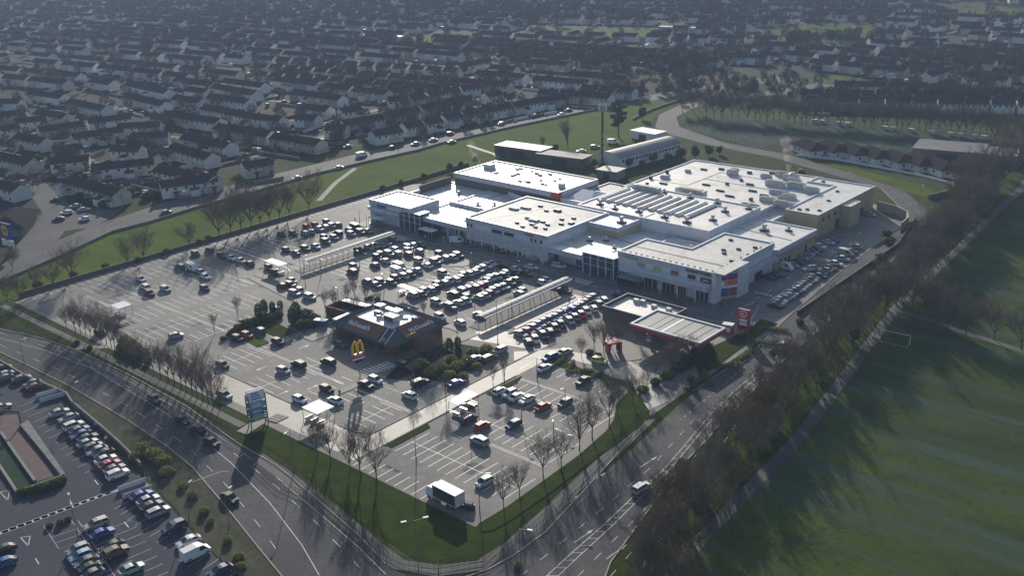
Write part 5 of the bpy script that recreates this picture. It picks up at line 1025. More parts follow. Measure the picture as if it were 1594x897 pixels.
# cars read off the photograph: (row name, crop origin x, y, crop scale, heading in degrees, [(x, y, colour, kind)])
CAR_ROWS=[
("the group beside the left boundary wall",420,330,9.963,-9,[(180,345,'black','h'),(360,325,'black','h'),(575,228,'maroon','h'),(545,322,'pale blue','h'),(632,298,'silver','h'),(715,200,'maroon','h'),(775,252,'white','s'),(850,226,'silver','h'),(885,148,'grey','h'),(965,208,'silver','h'),(1045,192,'grey','s')]),
("the cluster above the left walkway canopy",420,330,9.963,-9,[(1055,328,'black','u'),(1262,335,'silver','h'),(1225,268,'grey','h'),(1345,252,'dark green','v'),(1415,290,'dark green','e'),(1500,300,'grey','s'),(965,400,'silver','h'),(880,380,'grey','h'),(865,455,'black','u'),(712,530,'pale blue','s'),(550,558,'black','e'),(395,620,'grey','s'),(262,588,'black','h')]),
("the row under the left walkway canopy",540,360,9.963,-9,[(195,300,'black','u'),(350,242,'pale green','s'),(432,218,'beige','s'),(520,205,'silver','h'),(612,182,'pale blue','h')]),
("the aisle end at the left walkway",540,360,9.963,0,[(735,127,'grey','e')]),
("the second row below the left canopy",540,360,9.963,-9,[(500,385,'black','h'),(592,455,'lilac','s'),(432,520,'dark green','s'),(105,540,'grey','h'),(82,625,'black','u'),(625,328,'black','h'),(705,335,'silver','u'),(742,278,'white','h'),(808,322,'silver','h'),(890,258,'silver','e'),(962,292,'white','h'),(915,358,'red','h'),(1025,330,'silver','h'),(1000,208,'white','h'),(1100,215,'black','e')]),
("the loose middle row of the car park",540,360,9.963,-9,[(1125,462,'beige','u'),(1242,525,'white','s'),(1378,470,'grey','u'),(1452,428,'white','h'),(1535,400,'silver','h'),(1090,602,'silver','s'),(820,560,'beige','v'),(800,640,'white','v'),(885,690,'pale green','h'),(975,668,'black','h'),(755,722,'maroon','h'),(318,775,'blue','h'),(448,822,'grey','s'),(560,775,'brown','u'),(640,805,'grey','h')]),
("the paved island beside the shop road",640,380,9.963,-9,[(455,150,'dark green','h'),(718,178,'black','u'),(605,225,'beige','h')]),
("the long middle row of the car park",640,380,9.963,-9,[(245,712,'silver','h'),(322,690,'silver','h'),(398,650,'maroon','h'),(450,610,'purple','h'),(520,592,'silver','h'),(572,572,'silver','h'),(645,560,'white','h'),(718,522,'grey','h'),(785,492,'maroon','h'),(872,455,'white','h'),(950,430,'silver','h'),(1025,400,'silver','s'),(1092,352,'silver','h'),(1162,335,'white','h'),(1235,308,'silver','s'),(100,760,'beige','u'),(185,768,'maroon','h'),(500,455,'beige','u')]),
("the aisle end of the long double row",640,380,9.963,0,[(1430,335,'black','e')]),
("the upper row beside the right canopy",640,380,9.963,-9,[(650,780,'dark green','u'),(850,715,'silver','e'),(905,668,'red','h'),(1010,690,'brown','h'),(1090,622,'red','h'),(1200,592,'black','s'),(1250,525,'white','h'),(1330,500,'silver','h'),(1420,478,'pale green','h'),(1450,432,'white','h'),(1550,470,'dark green','h')]),
("the lower row beside the right canopy",640,420,9.963,-9,[(790,490,'pale green','s'),(860,425,'pale green','h'),(930,458,'silver','h'),(1012,438,'silver','h'),(1110,400,'lilac','s'),(1180,352,'purple','h'),(1262,328,'silver','h'),(1350,292,'grey','h'),(1432,258,'silver','s'),(400,500,'silver','e'),(610,572,'grey','u'),(1050,690,'silver','s')]),
("the pair parked behind the restaurant roof",640,420,9.963,-9,[(450,722,'white','h'),(755,815,'white','h')]),
("the shaded end beside the right canopy",700,370,9.963,-9,[(935,690,'dark green','s'),(1000,640,'dark green','s'),(1065,592,'dark green','s'),(840,532,'white','s'),(845,590,'black','h')]),
("the row hidden above the right walkway canopy",700,370,9.963,-9,[(1505,655,'white','h'),(1452,700,'white','h'),(1140,825,'silver','h'),(1080,862,'silver','h')]),
("the kerb in front of the shops",700,370,9.963,30,[(150,48,'white','v'),(290,78,'dark green','e'),(432,108,'brown','e'),(590,132,'navy','s'),(708,168,'dark green','s'),(862,218,'black','s'),(1040,242,'brown','h'),(1200,262,'black','h'),(1302,315,'silver','s')]),
("the yellow hatched bays before the shops",700,310,6.642,15,[(1062,660,'grey','s'),(1145,675,'white','e'),(845,700,'white','s')]),
("the empty aisle right of the canopy",640,380,5.307,0,[(1268,382,'dark green','s')]),
("the front rank by the petrol station",790,450,9.963,-32,[(318,815,'black','h'),(432,778,'white','h'),(548,708,'dark green','h'),(655,650,'dark green','h'),(725,595,'brown','h'),(835,548,'black','h'),(965,490,'beige','h'),(1058,440,'grey','h'),(1132,392,'red','h'),(1222,338,'white','h'),(1332,295,'white','h'),(1412,228,'grey','h'),(1510,185,'silver','e')]),
("the back rank by the petrol station",790,450,9.963,-5,[(205,690,'silver','s'),(330,655,'maroon','s'),(420,595,'lilac','s'),(500,545,'silver','s'),(565,500,'grey','s'),(668,460,'blue','s'),(745,432,'pale blue','s'),(828,385,'grey','s'),(925,348,'blue','s'),(975,305,'blue','h'),(1062,270,'navy','s'),(1132,232,'silver','s'),(1210,200,'grey','s'),(1280,160,'black','s'),(1345,125,'silver','s')]),
("the road below the glass tower",900,380,5.307,20,[(345,412,'blue','s')]),
("the row against the shops side wall",1180,360,9.963,-10,[(185,705,'black','s'),(240,682,'black','s'),(300,660,'grey','s'),(430,558,'white','v'),(540,520,'silver','s'),(610,462,'grey','s'),(690,405,'silver','s'),(742,378,'silver','s'),(790,335,'silver','s'),(845,315,'grey','s'),(905,272,'black','s'),(955,228,'white','s'),(1100,165,'pale blue','s'),(1155,135,'navy','e')]),
("the side lane of the shopping centre",1180,360,9.963,60,[(800,572,'white','e')]),
("the back yard of the shopping centre",1160,235,6.642,-10,[(1290,650,'silver','s')]),
("the upper kerbside row, right edge",1180,360,9.963,-3,[(1515,232,'silver','s'),(1440,300,'maroon','s'),(1360,345,'pale green','v'),(1320,418,'silver','s'),(1205,492,'white','s'),(1110,560,'red','s'),(1040,595,'silver','s'),(975,640,'black','s'),(950,690,'black','s')]),
("the lower kerbside row, right edge",1180,400,9.963,-3,[(835,312,'silver','s'),(800,352,'silver','s'),(755,385,'maroon','s'),(715,415,'beige','s'),(675,445,'silver','s'),(640,480,'silver','s'),(600,510,'black','s'),(500,560,'silver','s'),(455,590,'white','s'),(405,625,'silver','s'),(355,655,'white','s'),(315,700,'silver','s'),(280,735,'black','s')]),
("the far left corner of the car park",100,380,5.307,-5,[(632,286,'white','s'),(665,352,'white','u'),(705,402,'maroon','e'),(835,368,'silver','e'),(955,180,'grey','e'),(1058,198,'white','v'),(1130,228,'silver','s'),(1165,265,'white','s'),(1160,362,'black','h'),(1305,95,'dark green','h'),(1383,112,'white','s'),(1455,132,'white','s'),(1525,155,'black','s'),(1085,78,'black','h'),(1200,45,'grey','h'),(290,735,'black','h')]),
("the open lane of the left car park",100,380,5.307,70,[(922,755,'silver','h')]),
("the pairs below the left walkway",300,320,6.642,-9,[(790,635,'black','h'),(840,690,'black','h'),(1010,778,'silver','s'),(955,812,'black','h'),(1085,885,'silver','h')]),
("the cars above the restaurant hedge",360,440,6.642,0,[(682,95,'silver','e'),(590,22,'black','e'),(810,148,'silver','u'),(462,272,'silver','h'),(1130,638,'brown','h')]),
("the hedge side of the restaurant lot",360,440,6.642,0,[(62,572,'dark green','h'),(160,540,'red','h'),(292,492,'grey','h'),(482,608,'black','h')]),
("the restaurant car park",360,500,5.307,0,[(430,405,'silver','h'),(555,355,'black','u'),(800,335,'black','u'),(788,558,'black','h'),(565,645,'white','h'),(858,652,'white','s'),(1112,522,'black','s'),(1190,482,'white','h'),(1470,610,'white','h'),(1428,368,'black','u')]),
("the bays below the restaurant shrubs",480,560,6.642,80,[(1158,238,'black','u'),(1530,238,'blue','s')]),
("the bright exit lane by the shrubs",720,540,6.642,85,[(365,42,'silver','e'),(270,95,'grey','e'),(155,130,'silver','s'),(900,105,'blue','e'),(1060,48,'silver','s')]),
("the lower right car park",720,540,6.642,88,[(848,212,'white','s'),(388,455,'white','h'),(488,478,'white','h'),(565,512,'white','s'),(665,542,'white','s'),(832,612,'red','s'),(1058,578,'grey','h'),(1248,348,'black','s'),(62,745,'navy','u'),(205,812,'red','h'),(525,802,'navy','h')]),
("the petrol station lawn",720,540,6.642,10,[(1415,140,'yellow','h')]),
("the lower right car park aisle",600,620,5.307,0,[(775,352,'silver','u')]),
("the bays closest to the lower corner",600,620,5.307,85,[(815,690,'pale green','h')]),
("the bays inside the lower left trees",0,450,3.985,0,[(1380,468,'grey','h'),(1392,655,'silver','e')]),
("the dual carriageway on the left",0,450,3.985,0,[(955,680,'grey','h'),(1130,812,'black','s'),(1222,868,'black','s')]),
("the dual carriageway near the lower edge",0,672,3.985,0,[(1312,62,'black','s'),(1425,408,'black','s')]),
("the wide road beside the tree belt",800,672,3.985,88,[(792,345,'silver','e')]),
("the upper part of the tree lined road",1194,450,3.985,95,[(95,345,'silver','s')]),
("the bend of the road behind the shops",1194,225,3.985,110,[(968,512,'black','h'),(210,160,'black','s'),(340,210,'black','s')]),
("the wall side, lower left lot",0,570,9.963,84,[(30,25,'black','s'),(105,120,'silver','s'),(60,180,'grey','s'),(330,185,'grey','s'),(495,265,'grey','s'),(555,310,'maroon','s'),(20,635,'silver','s')]),
("the wall row, lower left lot",80,620,9.963,84,[(120,215,'silver','s'),(265,300,'silver','s'),(345,425,'white','u'),(430,490,'grey','s'),(455,560,'blue','s'),(560,610,'dark green','s'),(560,690,'silver','s'),(660,745,'grey','h'),(710,810,'silver','s'),(810,850,'black','s')]),
("the wall row end, lower left lot",80,690,9.963,84,[(840,248,'white','s'),(900,325,'red','s'),(975,395,'grey','s'),(1030,480,'white','u')]),
("the row below the lower trolley bay",180,760,6.642,84,[(265,72,'blue','s'),(335,122,'silver','s'),(370,180,'black','s'),(440,242,'silver','e'),(602,405,'navy','u'),(752,548,'white','s'),(830,672,'white','v'),(1085,850,'navy','s')]),
("the bottom double row, lower left lot",80,800,9.963,84,[(690,155,'beige','e'),(785,300,'blue','s'),(940,500,'black','s'),(1000,590,'brown','u'),(410,550,'silver','h'),(450,650,'pale blue','h'),(540,740,'grey','s'),(640,840,'black','s'),(1240,850,'pale green','s')]),
("the lower left corner of the lot",0,672,3.985,84,[(18,732,'black','s'),(20,815,'blue','s'),(560,880,'grey','s')]),
("the street junction at the left edge",0,220,6.642,60,[(580,595,'grey','s'),(780,665,'silver','s'),(868,700,'silver','s'),(685,735,'white','e'),(605,798,'black','s'),(872,800,'white','h'),(650,368,'silver','e')]),
("the road along the houses",0,225,3.985,75,[(1030,418,'grey','s'),(1150,330,'grey','h'),(1240,300,'silver','h')]),
("the road along the houses further right",400,225,3.985,75,[(650,65,'white','v'),(510,140,'silver','s'),(245,205,'white','s'),(560,10,'grey','s'),(840,15,'black','s')]),
("the drives before the staggered houses",400,0,3.985,75,[(1095,865,'silver','s'),(1200,825,'grey','h'),(1140,822,'black','s'),(1510,765,'silver','h'),(1210,878,'grey','s'),(1340,760,'black','h'),(980,890,'silver','s')]),
("the kerb of the road behind the green",800,0,3.985,75,[(130,712,'silver','s'),(60,715,'black','s'),(290,708,'white','h'),(15,735,'black','s'),(340,680,'grey','s')]),
("the yard beside the vaulted hall",900,130,6.642,40,[(30,695,'white','s'),(175,650,'silver','e'),(360,605,'white','v')]),
("the bungalow street",1194,225,3.985,-10,[(360,70,'silver','s'),(650,85,'black','h'),(530,45,'black','s')]),
]
# ------------------------------------------------------------------ vehicles
# side profiles: stations (x, z_belt, z_top, half width belt, half width top); front is +X
CAR_SHAPES = {
 'h': dict(L=3.95, W=.86, hull=[(-1.97,.34,.70,.70),(-1.9,.22,.86,.80),(-1.2,.2,.93,.86),(0,.2,.93,.86),(1.0,.2,.90,.86),(1.72,.22,.78,.80),(1.97,.32,.58,.66)], cab=[(-1.86,.90,.76),(-1.55,1.40,.60),(-.2,1.50,.62),(.35,1.44,.61),(1.12,.91,.74)], wx=(-1.22,1.24), wr=.31),
 's': dict(L=4.4, W=.89, hull=[(-2.2,.36,.74,.70),(-2.1,.22,.88,.82),(-1.3,.2,.93,.88),(0,.2,.92,.89),(1.1,.2,.88,.88),(1.95,.22,.76,.82),(2.2,.34,.56,.66)], cab=[(-1.85,.9,.76),(-1.05,1.36,.62),(-.2,1.43,.64),(.3,1.38,.63),(1.15,.89,.76)], wx=(-1.36,1.38), wr=.33),
 'e': dict(L=4.55, W=.9, hull=[(-2.27,.36,.8,.74),(-2.2,.22,.92,.84),(-1.3,.2,.95,.9),(0,.2,.94,.9),(1.2,.2,.9,.89),(2.0,.22,.78,.82),(2.27,.34,.58,.68)], cab=[(-2.16,.92,.78),(-1.9,1.4,.64),(-.4,1.5,.66),(.35,1.43,.64),(1.2,.91,.77)], wx=(-1.4,1.42), wr=.33),
 'u': dict(L=4.5, W=.93, hull=[(-2.25,.42,.9,.76),(-2.17,.3,1.02,.88),(-1.3,.28,1.06,.93),(0,.28,1.05,.93),(1.25,.28,1.02,.92),(2.0,.3,.92,.86),(2.25,.42,.66,.72)], cab=[(-2.14,1.02,.82),(-1.85,1.58,.68),(-.4,1.69,.7),(.45,1.62,.68),(1.2,1.03,.8)], wx=(-1.38,1.4), wr=.37),
 'v': dict(L=5.1, W=.98, hull=[(-2.55,.4,1.2,.88),(-2.5,.28,1.25,.97),(-1.0,.25,1.25,.98),(.8,.25,1.2,.98),(1.9,.25,1.08,.95),(2.4,.28,.9,.88),(2.55,.4,.66,.74)], cab=[(-2.5,1.24,.96),(-2.46,2.12,.86),(0,2.18,.87),(1.0,2.05,.84),(1.98,1.09,.86)], wx=(-1.6,1.65), wr=.36)}
MESH = {}
def car_meshes(kind, col):
    S = CAR_SHAPES[kind]; key = (kind, col)
    if key in MESH: return MESH[key]
    paint = 'car ' + col; b = MB(); vs = []; n = 7
    for x, z0, z1, w in S['hull']:
        vs += [(x,-w*.92,z0),(x,-w,z0+.18),(x,-w*.98,z1-.08),(x,-w*.86,z1),(x,w*.86,z1),(x,w*.98,z1-.08),(x,w,z0+.18),(x,w*.92,z0)]
    m = len(S['hull']); n = 8; fs = []
    for r in range(m-1): fs += [(r*n+k, (r+1)*n+k, (r+1)*n+(k+1)%n, r*n+(k+1)%n)[::-1] for k in range(n)]
    fs += [tuple(range(n)), tuple(range(m*n-1, (m-1)*n-1, -1))]
    b.add(vs, fs, paint)
    C = S['cab']   # roof skin
    P = [(x, z, w) for x, z, w in C]
    for i in (1, 2):
        a, c = P[i], P[i+1]; b.add([(a[0],-a[2],a[1]),(c[0],-c[2],c[1]),(c[0],c[2],c[1]),(a[0],a[2],a[1]),(a[0],-a[2]-.03,a[1]-.05),(c[0],-c[2]-.03,c[1]-.05),(c[0],c[2]+.03,c[1]-.05),(a[0],a[2]+.03,a[1]-.05)], [(0,1,2,3),(0,4,5,1),(3,2,6,7),(0,3,7,4),(1,5,6,2)], paint)
    for i in (0, 3):   # corner pillars
        a, c = P[i], P[i+1]
        for s in (-1, 1): b.tube((a[0],s*a[2]*.99,a[1]),(c[0],s*(c[2]+.01),c[1]-.02),.045,.04,paint,4)
    xm = (P[1][0]+P[3][0])/2 + .1; wb = S['hull'][3][3]*.86
    for s in (-1, 1): b.tube((xm,s*wb,.9),(xm,s*(P[2][2]+.02),P[2][1]-.04),.05,.04,paint,4)
    body = b.mesh('body')
    g = MB(); zb = [P[0][1]-.02, .9 if kind not in 'uv' else 1.0, P[4][1]-.02]
    lo = [(P[0][0]+.02, P[0][1]-.03, P[0][2]), (P[1][0], max(S['hull'][1][2], P[0][1])-.02, wb-.01), (P[2][0], S['hull'][3][2]-.02, wb-.005), (P[3][0], S['hull'][3][2]-.02, wb-.01), (P[4][0]-.02, P[4][1]-.03, P[4][2])]
    hi = [(P[0][0]+.02, P[0][1]-.01, P[0][2]-.01), (P[1][0], P[1][1]-.02, P[1][2]), (P[2][0], P[2][1]-.02, P[2][2]), (P[3][0], P[3][1]-.02, P[3][2]), (P[4][0]-.02, P[4][1]-.01, P[4][2]-.01)]
    vs = [(x,-w,z) for x,z,w in lo]+[(x,-w,z) for x,z,w in hi]+[(x,w,z) for x,z,w in hi]+[(x,w,z) for x,z,w in lo]; fs = []
    for r in range(3): fs += [(r*5+k, r*5+k+1, (r+1)*5+k+1, (r+1)*5+k) for k in range(4)]
    if kind == 'v':
        g.add([(P[2][0]+.3,-.93,1.25),(P[4][0]-.15,-.9,1.15),(P[3][0],-.86,1.95),(P[2][0]+.4,-.88,1.98),(P[2][0]+.3,.93,1.25),(P[4][0]-.15,.9,1.15),(P[3][0],.86,1.95),(P[2][0]+.4,.88,1.98)], [(0,1,2,3),(7,6,5,4),(1,5,6,2)], 'carglass')
        b2 = MB(); b2.add(vs, fs, paint); body2 = b2
        b.add(vs, [f for f in fs], paint); body = b.mesh('body')
    else: g.add(vs, fs, 'carglass')
    glass = g.mesh('windows')
    wl = MB(); r = S['wr']; wl.tube((0,-.1,0),(0,.1,0),r,r,'tyre',12); wl.tube((0,.1,0),(0,.115,0),r*.6,r*.6,'steel',8); wl.tube((0,-.1,0),(0,-.115,0),r*.6,r*.6,'steel',8)
    hl_ = MB(); hl_.obox((0,0,0),(.1,.32,.14),0,'lamp_w'); tl = MB(); tl.obox((0,0,0),(.08,.26,.2),0,'lamp_r')
    sh = MESH.setdefault(('x', kind), dict(wheel=wl.mesh('wheel'), headlight=hl_.mesh('headlight'), tail_light=tl.mesh('tail_light')))
    MESH[key] = dict(body=body, windows=glass, **sh); return MESH[key]
PROTO = {}
def make_car(kind, col, near):
    key = (kind, col, near)
    S = CAR_SHAPES[kind]; ms = car_meshes(kind, col)
    t = thing({'h':'hatchback','s':'saloon_car','e':'estate_car','u':'suv','v':'van'}[kind], 'x', 'van' if kind == 'v' else 'car')
    def part(nm, loc=None):
        o = bpy.data.objects.new(nm, ms[nm]); COL.objects.link(o); o.parent = t
        if loc: o.location = loc
        return o
    part('body'); part('windows')
    for x in S['wx']:
        for s in (-1, 1): part('wheel', (x, s*(S['W']-.09), S['wr']))
    if near:
        for s in (-1, 1): part('headlight', (S['L']/2-.1, s*S['W']*.66, .64)); part('tail_light', (-S['L']/2+.05, s*S['W']*.72, .78))
    return t
def car(kind, col, x, y, rz, label, z=.075, near=False, group=None):
    key = (kind, col, near)
    if key not in PROTO: PROTO[key] = o = make_car(kind, col, near); o.location = (x, y, z); o.rotation_euler = (0,0,rz)
    else: o = copy_thing(PROTO[key], (x, y, z), rz)
    o['label'] = label
    if group: o['group'] = group
    elif 'group' in o: del o['group']
    return o
KN = {'h':'hatchback','s':'saloon','e':'estate','u':'suv','v':'van'}
rc = random.Random(3)
ALLC = []
for name, ox, oy, sc, head, lst in CAR_ROWS:
    row = [[*at(ox+a/sc, oy+c/sc, .75), col, k] for a, c, col, k in lst]
    ALLC.append((name, head, row))
# ease apart cars whose measured positions touch
flat = [(r, ALLC[i][1]) for i in range(len(ALLC)) for r in ALLC[i][2]]
for it in range(60):
    for i in range(len(flat)):
        a, ha = flat[i]
        for j in range(i+1, len(flat)):
            c, hc = flat[j]
            dx, dy = c[0]-a[0], c[1]-a[1]
            if abs(dx) > 5 or abs(dy) > 5: continue
            if abs(math.sin(R(ha-hc))) > .6: continue
            h = R(ha+hc)/2 if abs(ha-hc) < 60 else R(ha); u = dx*math.cos(h)+dy*math.sin(h); v = -dx*math.sin(h)+dy*math.cos(h)
            if abs(u) < 4.5 and abs(v) < 2.12:
                if abs(u) > 3.2: q = (4.5-abs(u))/2*.5*(1 if u > 0 else -1); ex, ey = math.cos(h)*q, math.sin(h)*q
                else: q = (2.12-abs(v))/2*.5*(1 if v > 0 else -1); ex, ey = -math.sin(h)*q, math.cos(h)*q
                a[0] -= ex; a[1] -= ey; c[0] += ex; c[1] += ey
NEARY = 150
for name, head, row in ALLC:
    n = len(row); xs = [r[0] for r in row]; ys = [r[1] for r in row]
    px = [(r[0]*CX.x+r[1]*CX.y-CAMH*CX.z)/(r[0]*CF.x+r[1]*CF.y-CAMH*CF.z) for r in row]; order = sorted(range(n), key=lambda i: px[i])
    for rank, i in enumerate(order):
        x, y, col, k = row[i]
        h = head + rc.uniform(-2.2, 2.2) + (180 if rc.random() < .35 and k != 'v' else 0)
        if n == 1: lab = '%s %s, the only vehicle on %s' % (col, KN[k], name)
        elif n == 2: lab = '%s %s, %s of the pair on %s' % (col, KN[k], ('left','right')[rank], name)
        else: lab = '%s %s, %s from the left in %s' % (col, KN[k], ordn(rank), name)
        car(k, col, x, y, R(h), lab, near=math.hypot(x, y) < 245, group=name.replace('the ', '', 1) if n > 1 else None)
# ------------------------------------------------------------------ trees and shrubs
def bare_mesh(seed, H=12.0, spread=.42, nl=9, twigs=900, tw=.035, key='twig', upright=.6, trunk_f=.22, spritely=1.0):
    """trunk and crown meshes of a leafless tree"""
    q = random.Random(seed); tr = MB(); cr = MB(); r0 = H*.0145
    fork = H*trunk_f; p = Vector((0,0,0)); rr = r0
    for i in range(3):
        nx = Vector((q.uniform(-.08,.08), q.uniform(-.08,.08), fork/3)) + p; tr.tube(p, nx, rr, rr*.88, 'bark', 7, i == 0); p = nx; rr *= .88
    tips = []
    def grow(p, d, ln, r, lev):
        seg = 3; pts = [p]
        for i in range(seg):
            d = (d + Vector((q.uniform(-.16,.16), q.uniform(-.16,.16), q.uniform(0,.14)))).normalized(); pn = pts[-1]+d*ln/seg
            (tr if lev == 0 else cr).tube(pts[-1], pn, r*(1-.22*i), r*(1-.22*(i+1)), 'bark' if lev < 2 else key, 5 if lev < 1 else 4 if lev < 2 else 3, False); pts.append(pn)
        if lev >= 3: tips.append((pts[-1], d, ln)); tips.append((pts[1], d, ln)); return
        nb = (nl, 4, 4, 3)[lev] if lev else nl
        for k in range((5,4,3)[lev] if lev < 3 else 2):
            t = q.uniform(.35, 1.0); b0 = pts[0].lerp(pts[-1], t) if t < .95 else pts[-1]
            i0 = min(int(t*seg), seg-1); b0 = pts[i0].lerp(pts[i0+1], t*seg-i0 if t < 1 else 1)
            a = q.uniform(0, 2*math.pi); sd = Vector((math.cos(a), math.sin(a), q.uniform(-.1,.5))); nd = (d*(.75+upright*.4) + sd*q.uniform(.45,.8)).normalized()
            grow(b0, nd, ln*q.uniform(.5,.72), r*.5, lev+1)
    for k in range(nl):
        a = 2*math.pi*(k+q.random()*.5)/nl; h = fork*(.8+.9*(k/nl)) if k > nl//2 else fork*q.uniform(.8,1.0)
        sd = Vector((math.cos(a)*spread*2, math.sin(a)*spread*2, 1.0+upright*q.uniform(0,.8))).normalized()
        grow(Vector((0,0,min(h, fork))) , sd, (H-fork)*q.uniform(.42,.62), r0*.55, 0)
    grow(Vector((p.x,p.y,fork*.98)), Vector((0,0,1)), (H-fork)*.62, r0*.62, 0)
    # fine twigs at the ends
    nper = max(1, int(twigs/len(tips))); zmax = 0
    for (t, d, ln) in tips:
        for k in range(nper):
            a = q.uniform(0, 2*math.pi); e = Vector((math.cos(a), math.sin(a), q.uniform(-.2,1.0)))
            dd = (d*.8+e*.7).normalized(); l2 = ln*q.uniform(.5,1.1); s = dd.cross(Vector((q.uniform(-1,1),q.uniform(-1,1),q.uniform(-1,1)))).normalized()*tw
            m_ = t+dd*l2*.5+Vector((q.uniform(-.06,.06),q.uniform(-.06,.06),.04)); cr.add([tuple(t-s*.8), tuple(t+s*.8), tuple(m_+s*.6), tuple(t+dd*l2), tuple(m_-s*.6)], [(0,1,2,3,4)], key)
    return tr, cr
def clump_mesh(seed, blobs, n, size, key, key2=None, stem=None):
    """evergreen or shrub: many leaf clumps spread through several lobes"""
    q = random.Random(seed); b = MB()
    tot = sum(rx*ry*rz for _,_,_,rx,ry,rz in blobs)
    for cx_, cy_, cz_, rx, ry, rz in blobs:
        k = int(n*rx*ry*rz/tot)
        for i in range(k):
            while True:
                v = Vector((q.uniform(-1,1), q.uniform(-1,1), q.uniform(-1,1)))
                if .25 < v.length < 1: break
            v = v.normalized()*(v.length**.45)*q.uniform(.86,1.08)
            c = Vector((cx_+v.x*rx, cy_+v.y*ry, max(cz_+v.z*rz, .04))); s = size*q.uniform(.5,1.3)
            a = Vector((q.uniform(-1,1),q.uniform(-1,1),q.uniform(-1,1))).normalized(); u = a.orthogonal().normalized()*s; w_ = a.cross(u).normalized()*s*q.uniform(.5,.9)
            b.add([tuple(c-u-w_*.4), tuple(c+u*.2-w_), tuple(c+u+w_*.3), tuple(c-u*.1+w_)], [(0,1,2,3)], key2 if key2 and q.random() < .4 else key)
    return b
def cone_mesh(seed, H, Rb, n, size, key, base=.4):
    q = random.Random(seed); b = MB()
    for i in range(n):
        t = q.random()**.75; z = base+(H-base)*t; r = Rb*(1-t)**.8*q.uniform(.55,1.08)*(1+.14*math.sin(z*5)); a = q.uniform(0,2*math.pi); s = size*q.uniform(.5,1.2)
        c = Vector((r*math.cos(a), r*math.sin(a), z)); d = Vector((math.cos(a), math.sin(a), -.25)); u = d*s; w_ = Vector((-math.sin(a), math.cos(a), 0))*s*.5
        b.add([tuple(c-u), tuple(c+w_), tuple(c+u), tuple(c-w_)], [(0,1,2,3)], key)
    return b
TP = {}
def tree_parts(kind, seed):
    k = (kind, seed)
    if k in TP: return TP[k]
    if kind == 'park': tr, cr = bare_mesh(seed+10, 14, .46, 8, 2600, .035, 'twig', .4, .2)
    elif kind == 'street': tr, cr = bare_mesh(seed+20, 10, .34, 7, 1500, .026, 'twig', .8, .26)
    elif kind == 'slim': tr, cr = bare_mesh(seed+30, 6, .2, 4, 320, .02, 'twig', 1.2, .3)
    elif kind == 'belt': tr, cr = bare_mesh(seed+40, 12.5, .42, 7, 2000, .04, 'twig', .5, .24)
    elif kind == 'rusty': tr, cr = bare_mesh(seed+50, 11, .45, 7, 2000, .045, 'twig_o', .5, .16)
    elif kind == 'far': tr, cr = bare_mesh(seed+60, 9.5, .5, 5, 1100, .11, 'twig_d', .4, .2)
    elif kind == 'ever':
        tr = MB(); tr.tube((0,0,0),(0,0,3.5),.28,.16,'bark',6); q = random.Random(seed)
        cr = clump_mesh(seed, [(q.uniform(-1,1),q.uniform(-1,1),3.2+q.uniform(0,3.2),q.uniform(1.6,2.4),q.uniform(1.6,2.4),q.uniform(1.5,2.2)) for _ in range(5)], 1900, .34, 'leaf_d', 'leaf')
    elif kind == 'cone': tr = MB(); tr.tube((0,0,0),(0,0,5),.2,.1,'bark',6); cr = cone_mesh(seed, 7.5, 1.9, 1500, .42, 'leaf_d')
    elif kind == 'pine':
        tr = MB(); tr.tube((0,0,0),(.3,0,8),.42,.26,'bark',7); tr.tube((.3,0,8),(0,.2,15),.26,.1,'bark',6); q = random.Random(seed)
        cr = clump_mesh(seed, [(q.uniform(-3,3),q.uniform(-3,3),6+i*1.0,q.uniform(1.6,2.6),q.uniform(1.6,2.6),.8) for i in range(10)], 2600, .4, 'leaf_d')
    elif kind == 'poplar': tr, cr = bare_mesh(seed+70, 12, .1, 7, 1400, .05, 'twig', 2.0, .1)
    elif kind == 'russet':
        tr = MB(); tr.tube((0,0,0),(0,0,3),.25,.15,'bark',6); cr = clump_mesh(seed, [(0,0,4.5,2.4,2.4,2.6),(1.2,.6,3.4,1.6,1.6,1.4),(-1,-.6,5.6,1.5,1.5,1.4)], 1500, .3, 'leaf_b')
    TP[k] = (tr.mesh('trunk'), cr.mesh('crown')); return TP[k]
NM = {'park':'bare_tree','street':'bare_tree','slim':'young_tree','belt':'bare_tree','rusty':'bare_tree','far':'bare_tree','ever':'evergreen_tree','cone':'conifer_tree','pine':'pine_tree','poplar':'slender_tree','russet':'russet_tree'}
TREES = 0
def tree(kind, x, y, s, label, group=None, seed=None, z=.05):
    global TREES
    seed = seed if seed is not None else rt.randrange(4 if kind in ('belt','park','far','street') else 2)
    a, c = tree_parts(kind, seed); t = thing(NM[kind], label, 'tree', (x, y, z), rt.uniform(0, 6.28), group); t.scale = (s*rt.uniform(.92,1.08), s*rt.uniform(.92,1.08), s)
    for nm, me in (('trunk', a), ('crown', c)):
        o = bpy.data.objects.new(nm, me); COL.objects.link(o); o.parent = t
    TREES += 1; return t
rt = random.Random(21)
def row(kind, pts, s, what, grp, names=None):
    order = sorted(range(len(pts)), key=lambda i: pts[i][0])
    for rank, i in enumerate(order):
        px, py = pts[i][:2]; sc = pts[i][2] if len(pts[i]) > 2 else s
        tree(kind, *at(px, py), sc*rt.uniform(.92,1.08), '%s, %s from the left' % (what, ordn(rank)), grp)
row('park', [(200,412,.62),(225,407,.7),(295,385,.6),(342,372,1.05),(360,365,1.1),(376,361,1.0),(392,357,1.1),(406,352,.85),(420,347,.95),(436,343,.95),(451,339,.9),(482,330,1.0)], 1, 'spreading bare tree on the left green', 'bare trees on the left green')
row('park', [(12,470,.5),(32,468,.55),(60,452,.5),(84,448,.55),(113,438,.75),(20,420,.5)], .6, 'low bare thicket tree on the green at the far left', 'thicket at the far left of the green')
